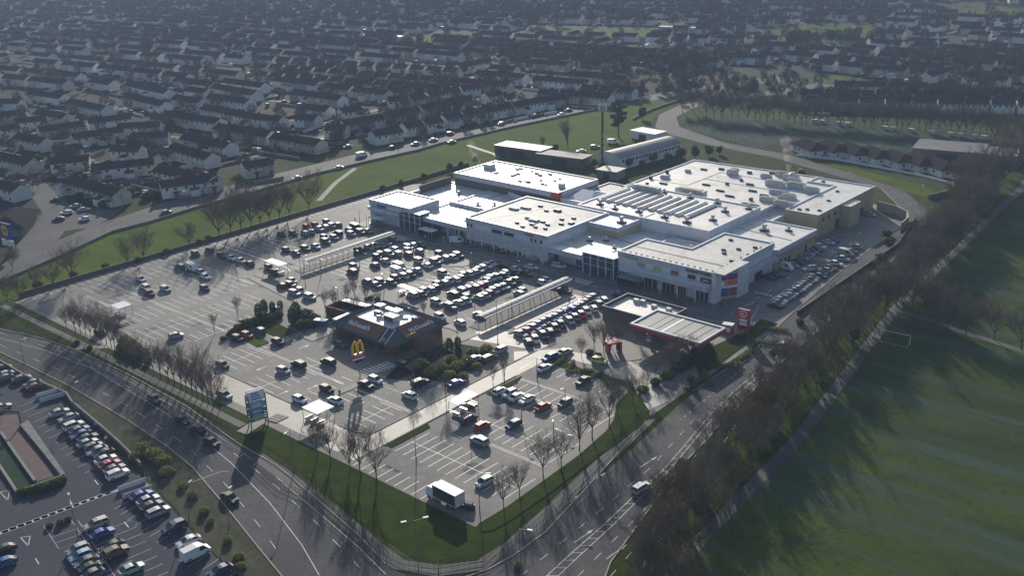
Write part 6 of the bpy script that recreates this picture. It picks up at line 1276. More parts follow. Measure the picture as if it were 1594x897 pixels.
row('street', [(118,519,.85),(134,522,.7),(150,524,.9),(166,536,.85),(179,544,.9),(196,556,.6),(212,572,.6),(240,583,.75),(262,594,.9),(283,605,1.0),(300,616,1.05),(317,624,1.0),(333,634,.95),(104,512,.6),(126,520,.7),(142,527,.65),(158,533,.8),(174,541,.7),(189,550,.75),(204,563,.7),(228,578,.8),(251,589,.8),(272,600,.9),(291,610,.8),(308,620,.85),(325,629,.85),(342,640,.7)], .9, 'slim bare tree in the front boundary row', 'bare trees along the front boundary')
row('street', [(494,712,.88),(515,720,.8),(545,735,.7),(562,742,1.08),(586,752,.95)], 1, 'bare tree above the lower grass slope', 'bare trees above the grass slope')
row('street', [(784,794,.8),(809,776,.75),(846,745,.95),(874,728,.8),(902,702,1.0),(922,684,.9),(948,664,.9),(961,648,.8),(985,630,.75),(1004,614,.6)], .9, 'slim bare tree right of the lower right car park', 'bare trees right of the car park')
row('street', [(925,545,.7),(940,552,.75),(952,540,.7),(965,545,.65),(905,556,.5),(992,530,.45)], .7, 'reddish bare tree on the petrol station island', 'bare trees by the petrol station')
row('slim', [(786,597,1.2),(768,602,.8),(541,480,1.1),(553,470,1.0),(572,480,1.1),(590,486,.9),(371,497,1.0),(335,520,.9),(523,492,1.2),(556,492,.9),(507,487,1.0),(644,600,1.0),(694,625,1.0),(661,498,.8)], 1, 'young bare tree planted in the car park', 'young trees in the car park')
row('street', [(668,568,.8),(680,562,.7),(655,560,.65)], .8, 'bushy bare tree at the right corner of the restaurant', 'bare trees at the restaurant corner')
row('park', [(1020,585,.35),(1045,580,.5),(1060,562,.45),(1085,560,.4)], .5, 'low dense bare tree on the petrol station corner bank', 'bare trees on the petrol station bank')
row('park', [(1503,521,.75),(1547,529,.62),(1589,545,.7),(1440,490,.8),(1460,500,.7),(1405,485,.7),(1420,478,.8),(1475,512,.55)], .7, 'spreading bare tree beside the branch path across the right field', 'bare trees on the branch path')
row('poplar', [(884,231,1.0),(1243,590,.01)][:1], 1, 'narrow upright bare tree on the green', None)
tree('poplar', *at(845,232), .45, 'small narrow bare tree left of the narrow upright tree on the green')
tree('pine', *at(963,213), 1.0, 'tall flat topped dark pine beside the telecom mast')
tree('russet', *at(1000,185), .8, 'small russet leaved tree on the bend of the far road')
row('ever', [(962,258,.8),(980,262,.6),(1000,262,.55),(1018,256,.7),(1040,254,.6),(1060,250,.7),(1082,246,.7),(1103,243,.6),(938,268,.6),(925,262,.55),(1120,240,.45)], .6, 'dark evergreen in the hedge line behind the hall', 'dark evergreens behind the hall')
row('ever', [(596,300,.42),(625,290,.4),(660,281,.45),(700,268,.5),(718,263,.45),(740,256,.5),(780,243,.5),(792,238,.6),(865,238,.5)], .5, 'dark evergreen shrub along the wall behind the left shops', 'dark shrubs behind the left shops')
# right belt between the road and the footpath
def polyw(pts): return [Vector(p) for p in pts]
left_edge = [(-74,100),(-84,126),(-90,150),(-96.5,190),(-99,215),(-100.5,240),(-103,285),(-108,325),(-112,345),(-125,385)]
right_edge = [(-66,100),(-75,128),(-80,160),(-84,190),(-88,215),(-91,240),(-93,285),(-98,325),(-101,350),(-112,400)]
belt = []; k = 0
for i in range(len(left_edge)-1):
    a0, a1, b0, b1 = Vector(left_edge[i]), Vector(left_edge[i+1]), Vector(right_edge[i]), Vector(right_edge[i+1]); L_ = (a1-a0).length
    n = int(L_/4.2)
    for j in range(n):
        t = j/n
        for u in ((.1,.45,.78) if (j % 2) else (.28,.62)):
            if rt.random() < .93: p = a0.lerp(a1, t).lerp(b0.lerp(b1, t), min(.92, max(.04, u+rt.uniform(-.1,.1)))); belt.append((p.x+rt.uniform(-.7,.7), p.y+rt.uniform(-.8,.8)))
belt.sort(key=lambda p: p[1])
for i, (x, y) in enumerate(belt):
    kd = 'rusty' if rt.random() < (.34 if y < 230 else .15) else 'belt'; s = (.7 if y < 210 else .76)*rt.uniform(.68,1.24)
    tree(kd, x, y, s*1.08, ('rusty twigged' if kd == 'rusty' else 'grey brown') + ' bare tree in the roadside belt, %s from the bottom' % ordn(i), 'tree belt between the road and the right field')
# ivy clad dark evergreens low in the belt
for i, (px, py, s) in enumerate(sorted(((1062,745,.55),(1085,770,.6),(1130,730,.5),(1075,600,.35),(1330,535,.5),(1190,690,.45),(1275,590,.4),(1205,560,.4)), key=lambda p: -p[1])):
    tree('ever', *at(px, py), s, 'dark ivy clad evergreen low in the roadside belt, %s from the bottom' % ORD[i], 'dark evergreens in the belt')
# shrubs and hedges
SH = {}
def shrub(kind, x, y, s, label, group=None, rz=None, name='shrub', cat='shrub', z=.1):
    if kind not in SH:
        if kind == 'dome': b = clump_mesh(1, [(0,0,.9,1.6,1.6,1.1),(1.0,.6,.6,.9,.9,.7),(-.8,-.9,.5,.9,.9,.6)], 900, .2, 'leaf_l', 'leaf')
        elif kind == 'dark': b = clump_mesh(2, [(0,0,.9,1.5,1.5,1.1),(1.1,-.6,.7,.9,.8,.8)], 900, .2, 'leaf_d', 'leaf')
        elif kind == 'tall': b = clump_mesh(3, [(0,0,1.6,.9,.9,1.7)], 700, .2, 'leaf', 'leaf_d')
        elif kind == 'low': b = clump_mesh(4, [(i*1.1-3.3,.2*math.sin(i*2),.45,.8,.7,.55) for i in range(7)], 1100, .15, 'leaf', 'leaf_l')
        SH[kind] = b.mesh('shrub')
    o = bpy.data.objects.new(name, SH[kind]); COL.objects.link(o); o.location = (x, y, z); o.rotation_euler = (0,0,rt.uniform(0,6.28) if rz is None else rz); o.scale = (s,s,s)
    return tag(o, label, cat, group)
def shrubs(kind, pts, what, grp):
    order = sorted(range(len(pts)), key=lambda i: pts[i][0])
    for rank, i in enumerate(order): p = pts[i]; shrub(kind, *at(p[0],p[1]), p[2], '%s, %s from the left' % (what, ordn(rank)), grp)
shrubs('dome', [(672,585,1.08),(688,578,0.94),(655,572,1.01),(648,560,0.86),(700,588,0.86),(712,575,1.01),(728,566,0.94),(742,574,0.72),(736,552,0.86),(757,548,0.94),(768,556,0.72),(722,590,0.79),(702,565,0.94),(752,562,0.58)], 'rounded olive shrub right of the restaurant', 'olive shrubs right of the restaurant')
shrubs('dark', [(372,515,.9),(385,510,1.1),(398,506,1.0),(410,500,1.2),(422,500,1.0),(434,495,.9),(364,520,.7),(357,524,.5),(347,530,.5),(470,512,1.2),(482,510,1.0),(464,500,1.1),(488,500,1.0),(476,494,1.1)], 'dark hedge shrub in the bed left of the restaurant', 'dark hedge left of the restaurant')
shrubs('tall', [(404,496,1.3),(412,488,1.2),(457,505,1.5),(462,497,1.5),(700,548,1.1),(713,542,.9),(425,488,1.0),(437,484,.9)], 'tall dense evergreen shrub near the restaurant', 'tall shrubs near the restaurant')
shrubs('dark', [(578,466,.5),(588,470,.6),(570,468,.4),(564,478,.4),(600,472,.3)], 'small dark shrub on the island above the restaurant roof', 'small shrubs above the restaurant')
shrubs('low', [(870,566,.8),(888,573,.8),(906,580,.8),(924,587,.8),(942,592,.8),(960,598,.7),(978,602,.6)], 'clipped hedge section above the lower right car park', 'clipped hedge of the lower right car park')
shrubs('dark', [(190,545,.9),(199,549,1.1),(208,556,1.0),(218,560,.9),(230,567,.7),(120,536,.5),(140,545,.5)], 'dark green shrub under the slim trees of the front boundary', 'shrubs under the front boundary trees')
shrubs('dome', [(204,540,1.0),(214,547,.9),(222,555,1.0),(196,536,1.1)], 'yellow green shrub inside the front boundary trees', 'yellow green shrubs of the front boundary')
shrubs('dark', [(930,560,.8),(918,553,.7),(1040,590,1.0),(1055,578,1.2),(1070,570,1.3),(1020,600,.8),(1085,556,1.2),(1100,548,1.1),(1150,528,.7),(1170,516,.6),(1000,612,.8)], 'dark shrub on the bank around the petrol station', 'dark shrubs around the petrol station')
shrubs('dome', [(260,740,0.84),(285,760,0.56),(300,775,0.63),(318,800,0.63),(328,815,0.49),(355,845,0.56),(372,870,0.56),(222,705,1.05),(240,715,1.12),(255,725,1.05),(212,716,0.84),(375,885,0.49)], 'grey green shrub between lower left lot and carriageway', 'shrubs between the lower left lot and the carriageway')
shrubs('dark', [(35,770,.6),(48,768,.6),(62,765,.7),(76,762,.6),(88,757,.7),(98,752,.6),(107,812,.4),(95,818,.5),(78,822,.4)], 'small dark shrub by the delivery ramp end wall', 'small shrubs by the delivery ramp')
shrubs('dark', [(60,448,1.0),(115,432,.9),(165,418,.8),(215,408,.8),(260,396,.9),(310,380,.8),(325,375,.9)], 'dark undergrowth beside the left boundary wall', 'undergrowth at the left boundary wall')
shrubs('dark', [(1300,470,.9),(1290,478,.8),(1372,405,1.0),(1360,414,.8),(1275,490,.8),(1245,505,.7),(1385,380,1.0),(1381,367,.9),(1320,452,.8)], 'dark shrub on the verge right of the kerbside row', 'dark shrubs right of the kerbside row')
shrubs('low', [(1100,590,1.0),(1130,572,1.0),(1160,555,1.0),(1185,535,1.0),(1205,515,.9),(1080,600,1.0)], 'dark low hedge on the slope below the petrol station', 'hedge below the petrol station')
shrub('dome', *at(806,885), .5, 'single small green bush by the lower right corner of the grass slope')
shrubs('dark', [(40,260+0,1.6),(60,250,1.4),(182,300,1.2),(205,300,1.0),(140,318,1.3),(160,322,1.2),(125,310,1.3),(230,310,1.4),(245,306,1.2)], 'dark garden shrub around the near terraces at the left', 'garden shrubs of the near terraces')
# grass slope saplings: stems row in the planted strip behind the centre
rowpts = [(590+i*13+rt.uniform(-3,3), 283-i*3.7+rt.uniform(-4,5)) for i in range(14)]
# ------------------------------------------------------------------ houses
RIDGE = 6.5
RID = [  # ridge ends as measured on the photograph
((58,197),(128,187)),((110,208),(186,196)),((135,184),(201,176)),((28,206),(72,214)),((110,152),(166,164)),((168,163),(208,176)),((198,143),(258,157)),((263,152),(314,163)),((319,161),(399,176)),
((276,118),(334,127)),((334,129),(400,140)),((329,144),(389,153)),((128,138),(196,150)),((143,120),(176,125)),((200,125),(263,138)),((183,191),(250,188)),((289,206),(359,221)),((339,191),(400,200)),((276,186),(339,193)),
((0,173),(40,171)),((20,184),(70,179)),((0,153),(33,153)),((60,168),(105,176)),((-30,228),(50,247)),((78,245),(138,240)),((136,235),(176,230)),((176,225),(220,226)),((141,255),(238,245)),((108,272),(188,293)),((248,281),(336,270)),
((376,252),(420,245)),((412,247),(498,230)),((400,176),(440,181)),((463,176),(495,178)),((498,173),(525,171)),((528,168),(560,163)),((427,206),(500,216)),((400,200),(422,203)),((510,193),(538,193)),((533,186),(560,182)),
((578,203),(621,196)),((626,191),(653,186)),((658,186),(683,181)),((688,178),(714,173)),((719,173),(741,168)),((746,168),(766,164)),((771,163),(791,159)),((797,159),(815,155)),((820,154),(839,151)),((845,150),(865,147)),
((561,182),(593,176)),((596,176),(621,171)),((623,168),(651,166)),((653,163),(679,158)),((681,154),(704,152)),((709,150),(726,148)),((731,148),(754,145)),((756,143),(776,140)),((603,150),(633,148)),((636,148),(658,144)),((663,142),(686,138)),((689,137),(711,134)),((716,133),(744,130)),
((458,138),(533,148)),((400,133),(453,140)),((540,145),(580,150)),((400,150),(465,160)),((470,160),(513,165)),((840,138),(870,139)),((875,139),(898,141)),((900,141),(923,143)),((928,143),(950,145)),((908,131),(933,133)),((938,133),(960,135)),((964,134),(988,136)),
((10,222),(60,217)),((255,172),(290,170)),((205,206),(262,203)),((270,222),(330,238)),((340,232),(392,240)),((205,222),(255,230)),((0,196),(20,192)),((80,228),(126,222))]
for i in range(17): RID.append(((400+i*23.4, 97+i*1.75), (418+i*23.4, 98.4+i*1.75)))
for i in range(13): RID.append(((400+i*23.4, 110+i*1.7), (418+i*23.4, 111.4+i*1.7)))
for i in range(12): RID.append(((408+i*26, 86+i*1.6), (428+i*26, 87.2+i*1.6)))
for i in range(6): RID.append(((1303+i*28.5, 125+i*.5), (1326+i*28.5, 125.4+i*.5)))
for i in range(9): RID.append(((1247+i*39, 138+i*.55), (1282+i*39, 138.5+i*.55)))
for i in range(9): RID.append(((1256+i*41, 149+i*.6), (1292+i*41, 149.5+i*.6)))
TER = []
for p, q in RID:
    a, c = Vector(at(*p, RIDGE)), Vector(at(*q, RIDGE)); m_ = (a+c)/2; d = c-a; L_ = min(max(d.length, 10), 75)
    TER.append([m_.x, m_.y, L_, math.atan2(d.y, d.x), math.hypot(m_.x, m_.y)])
# drop rows that overlap an earlier one
keep = []
for t in TER:
    ok = True
    for u in keep:
        dx, dy = t[0]-u[0], t[1]-u[1]; c, s = math.cos(u[3]), math.sin(u[3]); a, b_ = abs(dx*c+dy*s), abs(-dx*s+dy*c)
        if a < (t[2]+u[2])/2-1 and b_ < 10.5: ok = False; break
    if ok: keep.append(t)
TER = keep; NEXP = len(TER)
rh = random.Random(8)
def clear(x, y, r):
    for u in TER:
        if abs(u[0]-x) < r+u[2]*.5 and abs(u[1]-y) < r+u[2]*.5:
            dx, dy = x-u[0], y-u[1]; c, s = math.cos(u[3]), math.sin(u[3])
            if abs(dx*c+dy*s) < u[2]/2+r and abs(-dx*s+dy*c) < 13: return False
    return True
def inview(x, y, mx=60):
    d = Vector((x, y, -CAMH+4)); zz = d.dot(CF)
    if zz < 50: return False
    px = PW/2+FPX*d.dot(CX)/zz; py = PH/2-FPX*d.dot(CU)/zz
    return -mx < px < PW+mx and -25 < py < PH
GREENS = [ats(p) for p in ([(1150,52),(1240,34),(1380,32),(1380,56),(1240,68),(1150,66)], [(1480,8),(1640,6),(1640,30),(1480,30)], [(640,50),(740,46),(745,64),(640,66)], [(800,40),(1020,42),(1020,62),(800,58)],
          [(960,105),(1190,120),(1310,105),(1330,118),(1210,160),(1050,165),(960,150)], [(1020,150),(1260,150),(1600,164),(1700,300),(1060,300)], [(-100,470),(700,214),(1010,140),(1060,165),(1100,400)])]
def inpoly(x, y, P):
    r = False; j = len(P)-1
    for i in range(len(P)):
        if (P[i][1] > y) != (P[j][1] > y) and x < (P[j][0]-P[i][0])*(y-P[i][1])/(P[j][1]-P[i][1])+P[i][0]: r = not r
        j = i
    return r
ROADS = [[(-322,60),(-330,130),(-348,190),(-349,240),(-348,291),(-345,335),(-337,398),(-325,455),(-240,452),(-240,70)], [(-300,40),(-346.5,240),(-358,240),(-349,335),(-325,455),(-337,455),(-364,300),(-362,222),(-350,170),(-400,180),(-400,160),(-350,150)], [(-345,30),(-345,150),(-200,150),(-200,30)]]
def free(x, y): return not any(inpoly(x, y, g) for g in GREENS) and not any(inpoly(x, y, g) for g in ROADS)
# remaining districts: each with its own street direction
DIST = [(-1700,-330,60,620,8,27,18,40,.88),(-1700,-330,620,2300,14,25,9,26,.82),(-330,240,590,900,-4,25,14,26,.8),(-330,1100,880,2400,22,27,8,22,.8)]
for x0,x1,y0,y1,deg,pitch,l0,l1,pr in DIST:
    c, s = math.cos(R(deg)), math.sin(R(deg)); mx_, my_ = (x0+x1)/2, (y0+y1)/2; Rr = math.hypot(x1-x0, y1-y0)/2
    v = -Rr; k = 0
    while v < Rr:
        u = -Rr+rh.uniform(0,20)
        while u < Rr:
            L_ = rh.uniform(l0, l1); ux = u+L_/2; bend = 20*math.sin((ux+v*.6)/170.0); x = mx_+ux*c-(v+bend)*s; y = my_+ux*s+(v+bend)*c
            if x0 < x < x1 and y0 < y < y1 and x < -352+ (0 if y < 470 else 2000) and inview(x, y) and rh.random() < pr and free(x, y) and clear(x, y, L_/2+2):
                TER.append([x, y, L_, R(deg)+14/170.0*math.cos((ux+v*.6)/170.0)*.9+(math.pi/2 if rh.random() < .08 and L_ < 30 else 0), math.hypot(x, y)])
            u += L_+rh.uniform(3.5, 8)
        v += pitch*(.82 if k % 2 else 1.18); k += 1
TER.sort(key=lambda t: t[4])
WINM = None
def terrace_mesh_parts(L_, W=7.6, h=4.5, r=RIDGE, wallk='house_wall'):
    w = MB(); a = L_/2; d = W/2
    w.add([(-a,-d,0),(a,-d,0),(a,d,0),(-a,d,0),(-a,-d,h),(a,-d,h),(a,d,h),(-a,d,h),(-a,0,r-.1),(a,0,r-.1)], [(1,2,6,9,5),(3,0,4,8,7)], wallk)
    n = max(2, int(L_/7)); q = L_/n
    for k in range(n):
        x0, x1 = -a+q*k, -a+q*(k+1); kk = rh.choice([wallk, wallk, 'house_wall', 'house_wall2', 'house_wall3'])
        w.add([(x0,-d,0),(x1,-d,0),(x1,-d,h),(x0,-d,h),(x0,d,0),(x1,d,0),(x1,d,h),(x0,d,h)], [(0,1,2,3),(5,4,7,6)], kk)
    f = MB(); e = .35; z0 = h-.22
    f.add([(-a-.15,-d-e,z0),(a+.15,-d-e,z0),(a+.15,0,r),(-a-.15,0,r),(a+.15,d+e,z0),(-a-.15,d+e,z0),(-a-.15,-d-e,z0-.15),(a+.15,-d-e,z0-.15),(a+.15,0,r-.15),(-a-.15,0,r-.15),(a+.15,d+e,z0-.15),(-a-.15,d+e,z0-.15)],
          [(0,1,2,3),(3,2,4,5),(6,7,1,0),(10,11,5,4),(1,7,8,2),(2,8,10,4),(0,3,9,6),(3,5,11,9)], rh.choice(['house_roof','house_roof','house_roof2']))
    return w, f
def fr(label_list, i): return label_list[i % len(label_list)]
HOUSES = 0
pos_sorted = sorted(range(min(300, len(TER))), key=lambda i: TER[i][4])
wm = MB(); wm.box(-.62,-.05,0,.62,0,1.15,'white'); wm.box(-.52,-.07,.1,.52,-.05,1.05,'window'); WINM = wm.mesh('window')
dm = MB(); dm.box(-.5,-.06,0,.5,0,2.0,'brown_clad'); DOORM = dm.mesh('door')
pm = MB(); pm.box(-1.3,-1.3,2.2,1.3,0,2.45,'house_roof'); pm.box(-1.2,-1.2,0,-1.1,0,2.2,'clad_w'); pm.box(1.1,-1.2,0,1.2,0,2.2,'clad_w'); PORCHM = pm.mesh('porch')
far = MB()
def add_far(t):
    x, y, L_, a, dist = t; c, s = math.cos(a), math.sin(a); W, h, r = 7.6, 4.5, RIDGE
    P = lambda u, v, z: (x+u*c-v*s, y+u*s+v*c, z)
    A, D = L_/2, W/2
    far.add([P(-A,-D,0),P(A,-D,0),P(A,D,0),P(-A,D,0),P(-A,-D,h),P(A,-D,h),P(A,D,h),P(-A,D,h),P(-A,0,r),P(A,0,r)], [(0,1,5,4),(2,3,7,6),(1,2,6,9,5),(3,0,4,8,7)], 'house_wall' if rh.random() < .7 else 'house_wall2')
    far.add([P(-A-.3,-D-.3,h-.1),P(A+.3,-D-.3,h-.1),P(A+.3,0,r+.1),P(-A-.3,0,r+.1),P(A+.3,D+.3,h-.1),P(-A-.3,D+.3,h-.1)], [(0,1,2,3),(3,2,4,5)], rh.choice(['house_roof','house_roof','house_roof2']))
DIRN = lambda px, py: ('upper ' if py < 70 else 'middle ' if py < 150 else 'near ') + ('left' if px < 530 else 'centre' if px < 1060 else 'right')
def topix(x, y, z=6):
    d = Vector((x, y, z-CAMH)); zz = d.dot(CF); return PW/2+FPX*d.dot(CX)/zz, PH/2-FPX*d.dot(CU)/zz
cnt = {}
for i, t in enumerate(TER):
    if i >= 300: add_far(t); continue
    x, y, L_, a, dist = t; px, py = topix(x, y); zone = DIRN(px, py); cnt[zone] = cnt.get(zone, 0)+1
    if abs(a) > math.pi/2: a -= math.pi*math.copysign(1, a)
    # keep the camera-facing long side as -Y local
    wk = 'house_wall2' if rh.random() < .25 else 'house_wall'
    hh = thing('terraced_house_row', '%s %s with dark roof, %s nearest in the %s of the estate' % ('cream' if wk == 'house_wall2' else 'white', 'long terrace' if L_ > 34 else 'short terrace' if L_ > 18 else 'pair', ordn(cnt[zone]-1), zone), 'houses', (x, y, .02), a, 'terraces of the %s of the estate' % zone)
    w, f = terrace_mesh_parts(L_, wallk=wk); w.build('wall', hh); ro = f.build('roof', hh)
    for k in range(rh.randint(1, max(1, int(L_/12)))):
        u = rh.uniform(-L_/2+2.5, L_/2-2.5); sd = rh.choice([-1, 1, 1]); b = MB(); dpt = rh.uniform(2, 4.2); hh_ = rh.uniform(2.3, 3.0)
        b.add([(-1.8,0,0),(1.8,0,0),(1.8,dpt,0),(-1.8,dpt,0),(-1.8,0,hh_+.8),(1.8,0,hh_+.8),(1.8,dpt,hh_),(-1.8,dpt,hh_)], [(4,5,6,7)], rh.choice(['roof_d','house_roof2','wallstone'])); b.add([(-1.8,0,0),(1.8,0,0),(1.8,dpt,0),(-1.8,dpt,0),(-1.8,0,hh_+.8),(1.8,0,hh_+.8),(1.8,dpt,hh_),(-1.8,dpt,hh_)], [(1,2,6,5),(2,3,7,6),(3,0,4,7)], 'house_wall')
        b.build('extension', hh, loc=(u, sd*3.81, 0), rz=0 if sd > 0 else math.pi)
    if dist < 620:
        n = max(2, int(L_/7)); wdt = L_/n
        for k in range(0, n, 2 if dist > 430 else 1):
            b = MB(); b.box(-.45,-.35,0,.45,.35,1.5,'chimney'); b.box(-.1,-.1,1.5,.1,.1,1.8,'chimney'); b.build('chimney', ro, loc=(-L_/2+wdt*(k+.02 if k else .12), .3, RIDGE-.7))
        for side in (-1, 1):
            # only the two long sides; windows in pairs per house
            for k in range(n):
                for u, z in ((.28,2.9),(.72,2.9),(.28,.7)):
                    if dist > 470 and z < 1: continue
                    o = bpy.data.objects.new('window', WINM); COL.objects.link(o); o.parent = hh; o.location = (side*(-L_/2+wdt*(k+u)), side*3.805, z); o.rotation_euler = (0,0,0 if side < 0 else math.pi)
                if dist < 430 and side < 0:
                    o = bpy.data.objects.new('door', DOORM); COL.objects.link(o); o.parent = hh; o.location = (-L_/2+wdt*(k+.74), -3.81, 0)
                    if k % 2 == 0: o = bpy.data.objects.new('porch', PORCHM); COL.objects.link(o); o.parent = hh; o.location = (-L_/2+wdt*(k+.74), -3.8, 0)
            if side > 0: pass
far.build('distant_houses', label='far mass of small pale walled dark roofed houses fading into the haze', cat='houses', kind='stuff')
# bungalows by the far bend
BUN = [(1262,229,1),(1296,231,1),(1330,236,1),(1362,241,1),(1396,247,1),(1428,252,1),(1462,259,1),(1496,267,1)]
for i, (px, py, s) in enumerate(BUN):
    hb_ = thing('bungalow', 'hip roofed bungalow in the row beyond the far bend, %s from the left' % ORD[i], 'bungalow', (*at(px, py+9), .03), R(-34), 'bungalows beyond the bend')
    b = MB(); b.box(-8,-5,0,8,5,2.9,'house_wall'); b.build('wall', hb_)
    b = MB(); b.add([(-8.5,-5.5,2.7),(8.5,-5.5,2.7),(8.5,5.5,2.7),(-8.5,5.5,2.7),(-4.4,0,5.4),(4.4,0,5.4)], [(0,1,5,4),(1,2,5),(2,3,4,5),(3,0,4),(3,2,1,0)], 'house_roof'); b.build('roof', hb_)
    for k, x in enumerate((-4,-.8,3.6)): o = bpy.data.objects.new('window', WINM); COL.objects.link(o); o.parent = hb_; o.location = (x,-5.005,1.1)
    for k in range(2): o = bpy.data.objects.new('window', WINM); COL.objects.link(o); o.parent = hb_; o.location = (8.005,-2.5+k*4,1.1); o.rotation_euler = (0,0,math.pi/2)
b = MB(); b.strip(ats([(1240,243),(1300,249),(1370,262),(1440,276),(1490,290)]), .3, 0, 'house_wall', .9); b.build('garden_wall', label='low white garden wall in front of the row of bungalows', cat='wall')
# garden clutter: sheds, hedges, walls between the rows
g = MB(); ncl = 0
for t in TER:
    x, y, L_, a, dist = t; c, s = math.cos(a), math.sin(a); n = int(L_/7)
    if dist > 1300: continue
    for k in range(n+1):
        for sd in (-1, 1):
            u = -L_/2+k*L_/max(n,1); 
            P = lambda v: (x+u*c-v*s, y+u*s+v*c)
            p0, p1 = P(sd*4.3), P(sd*rh.uniform(9, 13.5))
            if not free(*p1): continue
            if rh.random() < .55: g.strip([p0, p1], .25 if rh.random() < .5 else .7, 0, rh.choice(['leaf_d','leaf','wallstone','house_wall','leaf_d']), rh.uniform(.9,1.7))
            if rh.random() < .36:
                q = P(sd*rh.uniform(10, 13)); g.obox((q[0]+rh.uniform(-2,2), q[1]+rh.uniform(-2,2), 0), (rh.uniform(1.6,3.2), rh.uniform(1.5,2.4), rh.uniform(1.5,2.3)), a+rh.uniform(-.1,.1), rh.choice(['house_wall','roof_d','wallstone','roof_d','far_wall','roof_d','wallstone','brick_dk']))
    if rh.random() < .5: g.strip([(x-L_/2*c+13.8*s, y-L_/2*s-13.8*c), (x+L_/2*c+13.8*s, y+L_/2*s-13.8*c)], .3, 0, rh.choice(['wallstone','leaf_d','house_wall']), 1.3)
g.build('garden_clutter', label='garden sheds, low walls and hedges crowded between the house rows', cat='garden clutter', kind='stuff')
# parked cars in the estate (dots of colour)
b = MB(); 
for t in TER:
    if 330 < t[4] < 1000 and rh.random() < .55:
        x, y, L_, a, dist = t; c, s = math.cos(a), math.sin(a)
        for k in range(rh.randint(1,3)):
            u = rh.uniform(-L_/2, L_/2); v = -rh.uniform(7.5,11); q = (x+u*c-v*s, y+u*s+v*c)
            if free(*q):
                kc = 'car '+rh.choice(['silver','white','grey','black','navy','maroon']); an = a+rh.choice([0,math.pi/2]); b.obox((q[0],q[1],.25), (4.2,1.75,.65), an, kc, .94); b.obox((q[0],q[1],.9), (2.4,1.6,.55), an, 'carglass', .8)
b.build('estate_cars', label='tiny parked cars scattered on the drives of the estate', cat='cars', kind='stuff')

# ------------------------------------------------------------------ trees of the far parts
def far_trees(pts, kind, s0, s1, what, grp):
    pts = sorted(pts, key=lambda p: p[0])
    for i, (px, py) in enumerate(pts): tree(kind, *at(px, py), rt.uniform(s0, s1), '%s, %s from the left' % (what, ordn(i)), grp)
P_ = []
for i in range(46):
    t = i/45; P_.append((1066+t*478+rt.uniform(-4,4), 181+t*30+(-6 if t < .06 else 0)+rt.uniform(-3,3)))
far_trees(P_, 'belt', .8, 1.05, 'tall bare tree in the dense belt behind the sports pitches', 'tree belt behind the pitches')
P_ = [(1548,222),(1560,232),(1556,250),(1575,240),(1585,255),(1570,268),(1590,225),(1562,215),(1580,212),(1545,268),(1530,290),(1512,302),(1540,300),(1560,290),(1500,312),(1520,325)]
far_trees(P_, 'belt', .75, 1.0, 'bare tree in the thicket at the right end of the pitches', 'thicket right of the pitches')
FT = []
for i, t in enumerate(TER):   # garden trees near the house rows
    for _ in range(5):
     if t[4] < 700 and rh.random() < .6:
        c, s = math.cos(t[3]), math.sin(t[3]); u = rh.uniform(-t[2]/2, t[2]/2); v = rh.choice([-1,1])*rh.uniform(10.5,13.5); FT.append((t[0]+u*c-v*s, t[1]+u*s+v*c))
FT = [p for p in FT if free(*p)]
NI = max(0, min(len(FT), 310-TREES)); 
ds = sorted(FT, key=lambda p: math.hypot(*p))
for i, (x, y) in enumerate(ds[:NI]):
    kd = rh.choice(['far','far','far','ever','cone','russet']); tree(kd, x, y, rh.uniform(.55,.95), {'far':'bare garden tree','ever':'dark evergreen garden tree','cone':'dark conifer','russet':'russet garden tree'}[kd]+' between the terraces, %s nearest of the estate trees' % ordn(i), 'garden trees of the estate')
# the rest as one mass: low detail crowns repeated
def crown_arrays(seed, kind):
    q = random.Random(seed); v = []; f = []
    n = 230
    for i in range(n):
        a = Vector((q.gauss(0,1),q.gauss(0,1),q.gauss(0,1))).normalized()*(q.random()**.4); c = Vector((a.x*2.6, a.y*2.6, 5.2+a.z*3.0)) if kind == 0 else Vector((a.x*1.9*(1.3-.5*(a.z+1)), a.y*1.9*(1.3-.5*(a.z+1)), 3.8+a.z*3.4))
        s = .42 if kind == 0 else .55; d = a.normalized(); u = d*s*q.uniform(2.2,4) if kind == 0 else d.orthogonal().normalized()*s; w_ = d.cross(Vector((q.uniform(-1,1),q.uniform(-1,1),.3))).normalized()*s*(.42 if kind == 0 else .8)
        k = len(v); v += [tuple(c-u*.5), tuple(c+w_), tuple(c+u*.5), tuple(c-w_)]; f.append((k,k+1,k+2,k+3))
    k = len(v); v += [(-.15,0,0),(.15,0,0),(.08,0,4.5),(-.08,0,4.5),(0,-.15,0),(0,.15,0),(0,.08,4.5),(0,-.08,4.5)]; f += [(k,k+1,k+2,k+3),(k+4,k+5,k+6,k+7)]
    return np.array(v, dtype=np.float32), np.array(f)
SRC = [crown_arrays(s, k) for s, k in ((1,0),(2,0),(3,0),(4,1),(5,1))]
PTS = []
for (x, y) in ds[NI:]: PTS.append((x, y, rh.uniform(.55,1.15)))
for i, t in enumerate(TER):
    if t[4] >= 700:
        c, s = math.cos(t[3]), math.sin(t[3])
        for _ in range(3 if t[0] < -340 else 1): u = rh.uniform(-t[2]/2, t[2]/2); v = rh.choice([-1,1])*rh.uniform(9,14); PTS.append((t[0]+u*c-v*s, t[1]+u*s+v*c, rh.uniform(.6,1.25)))
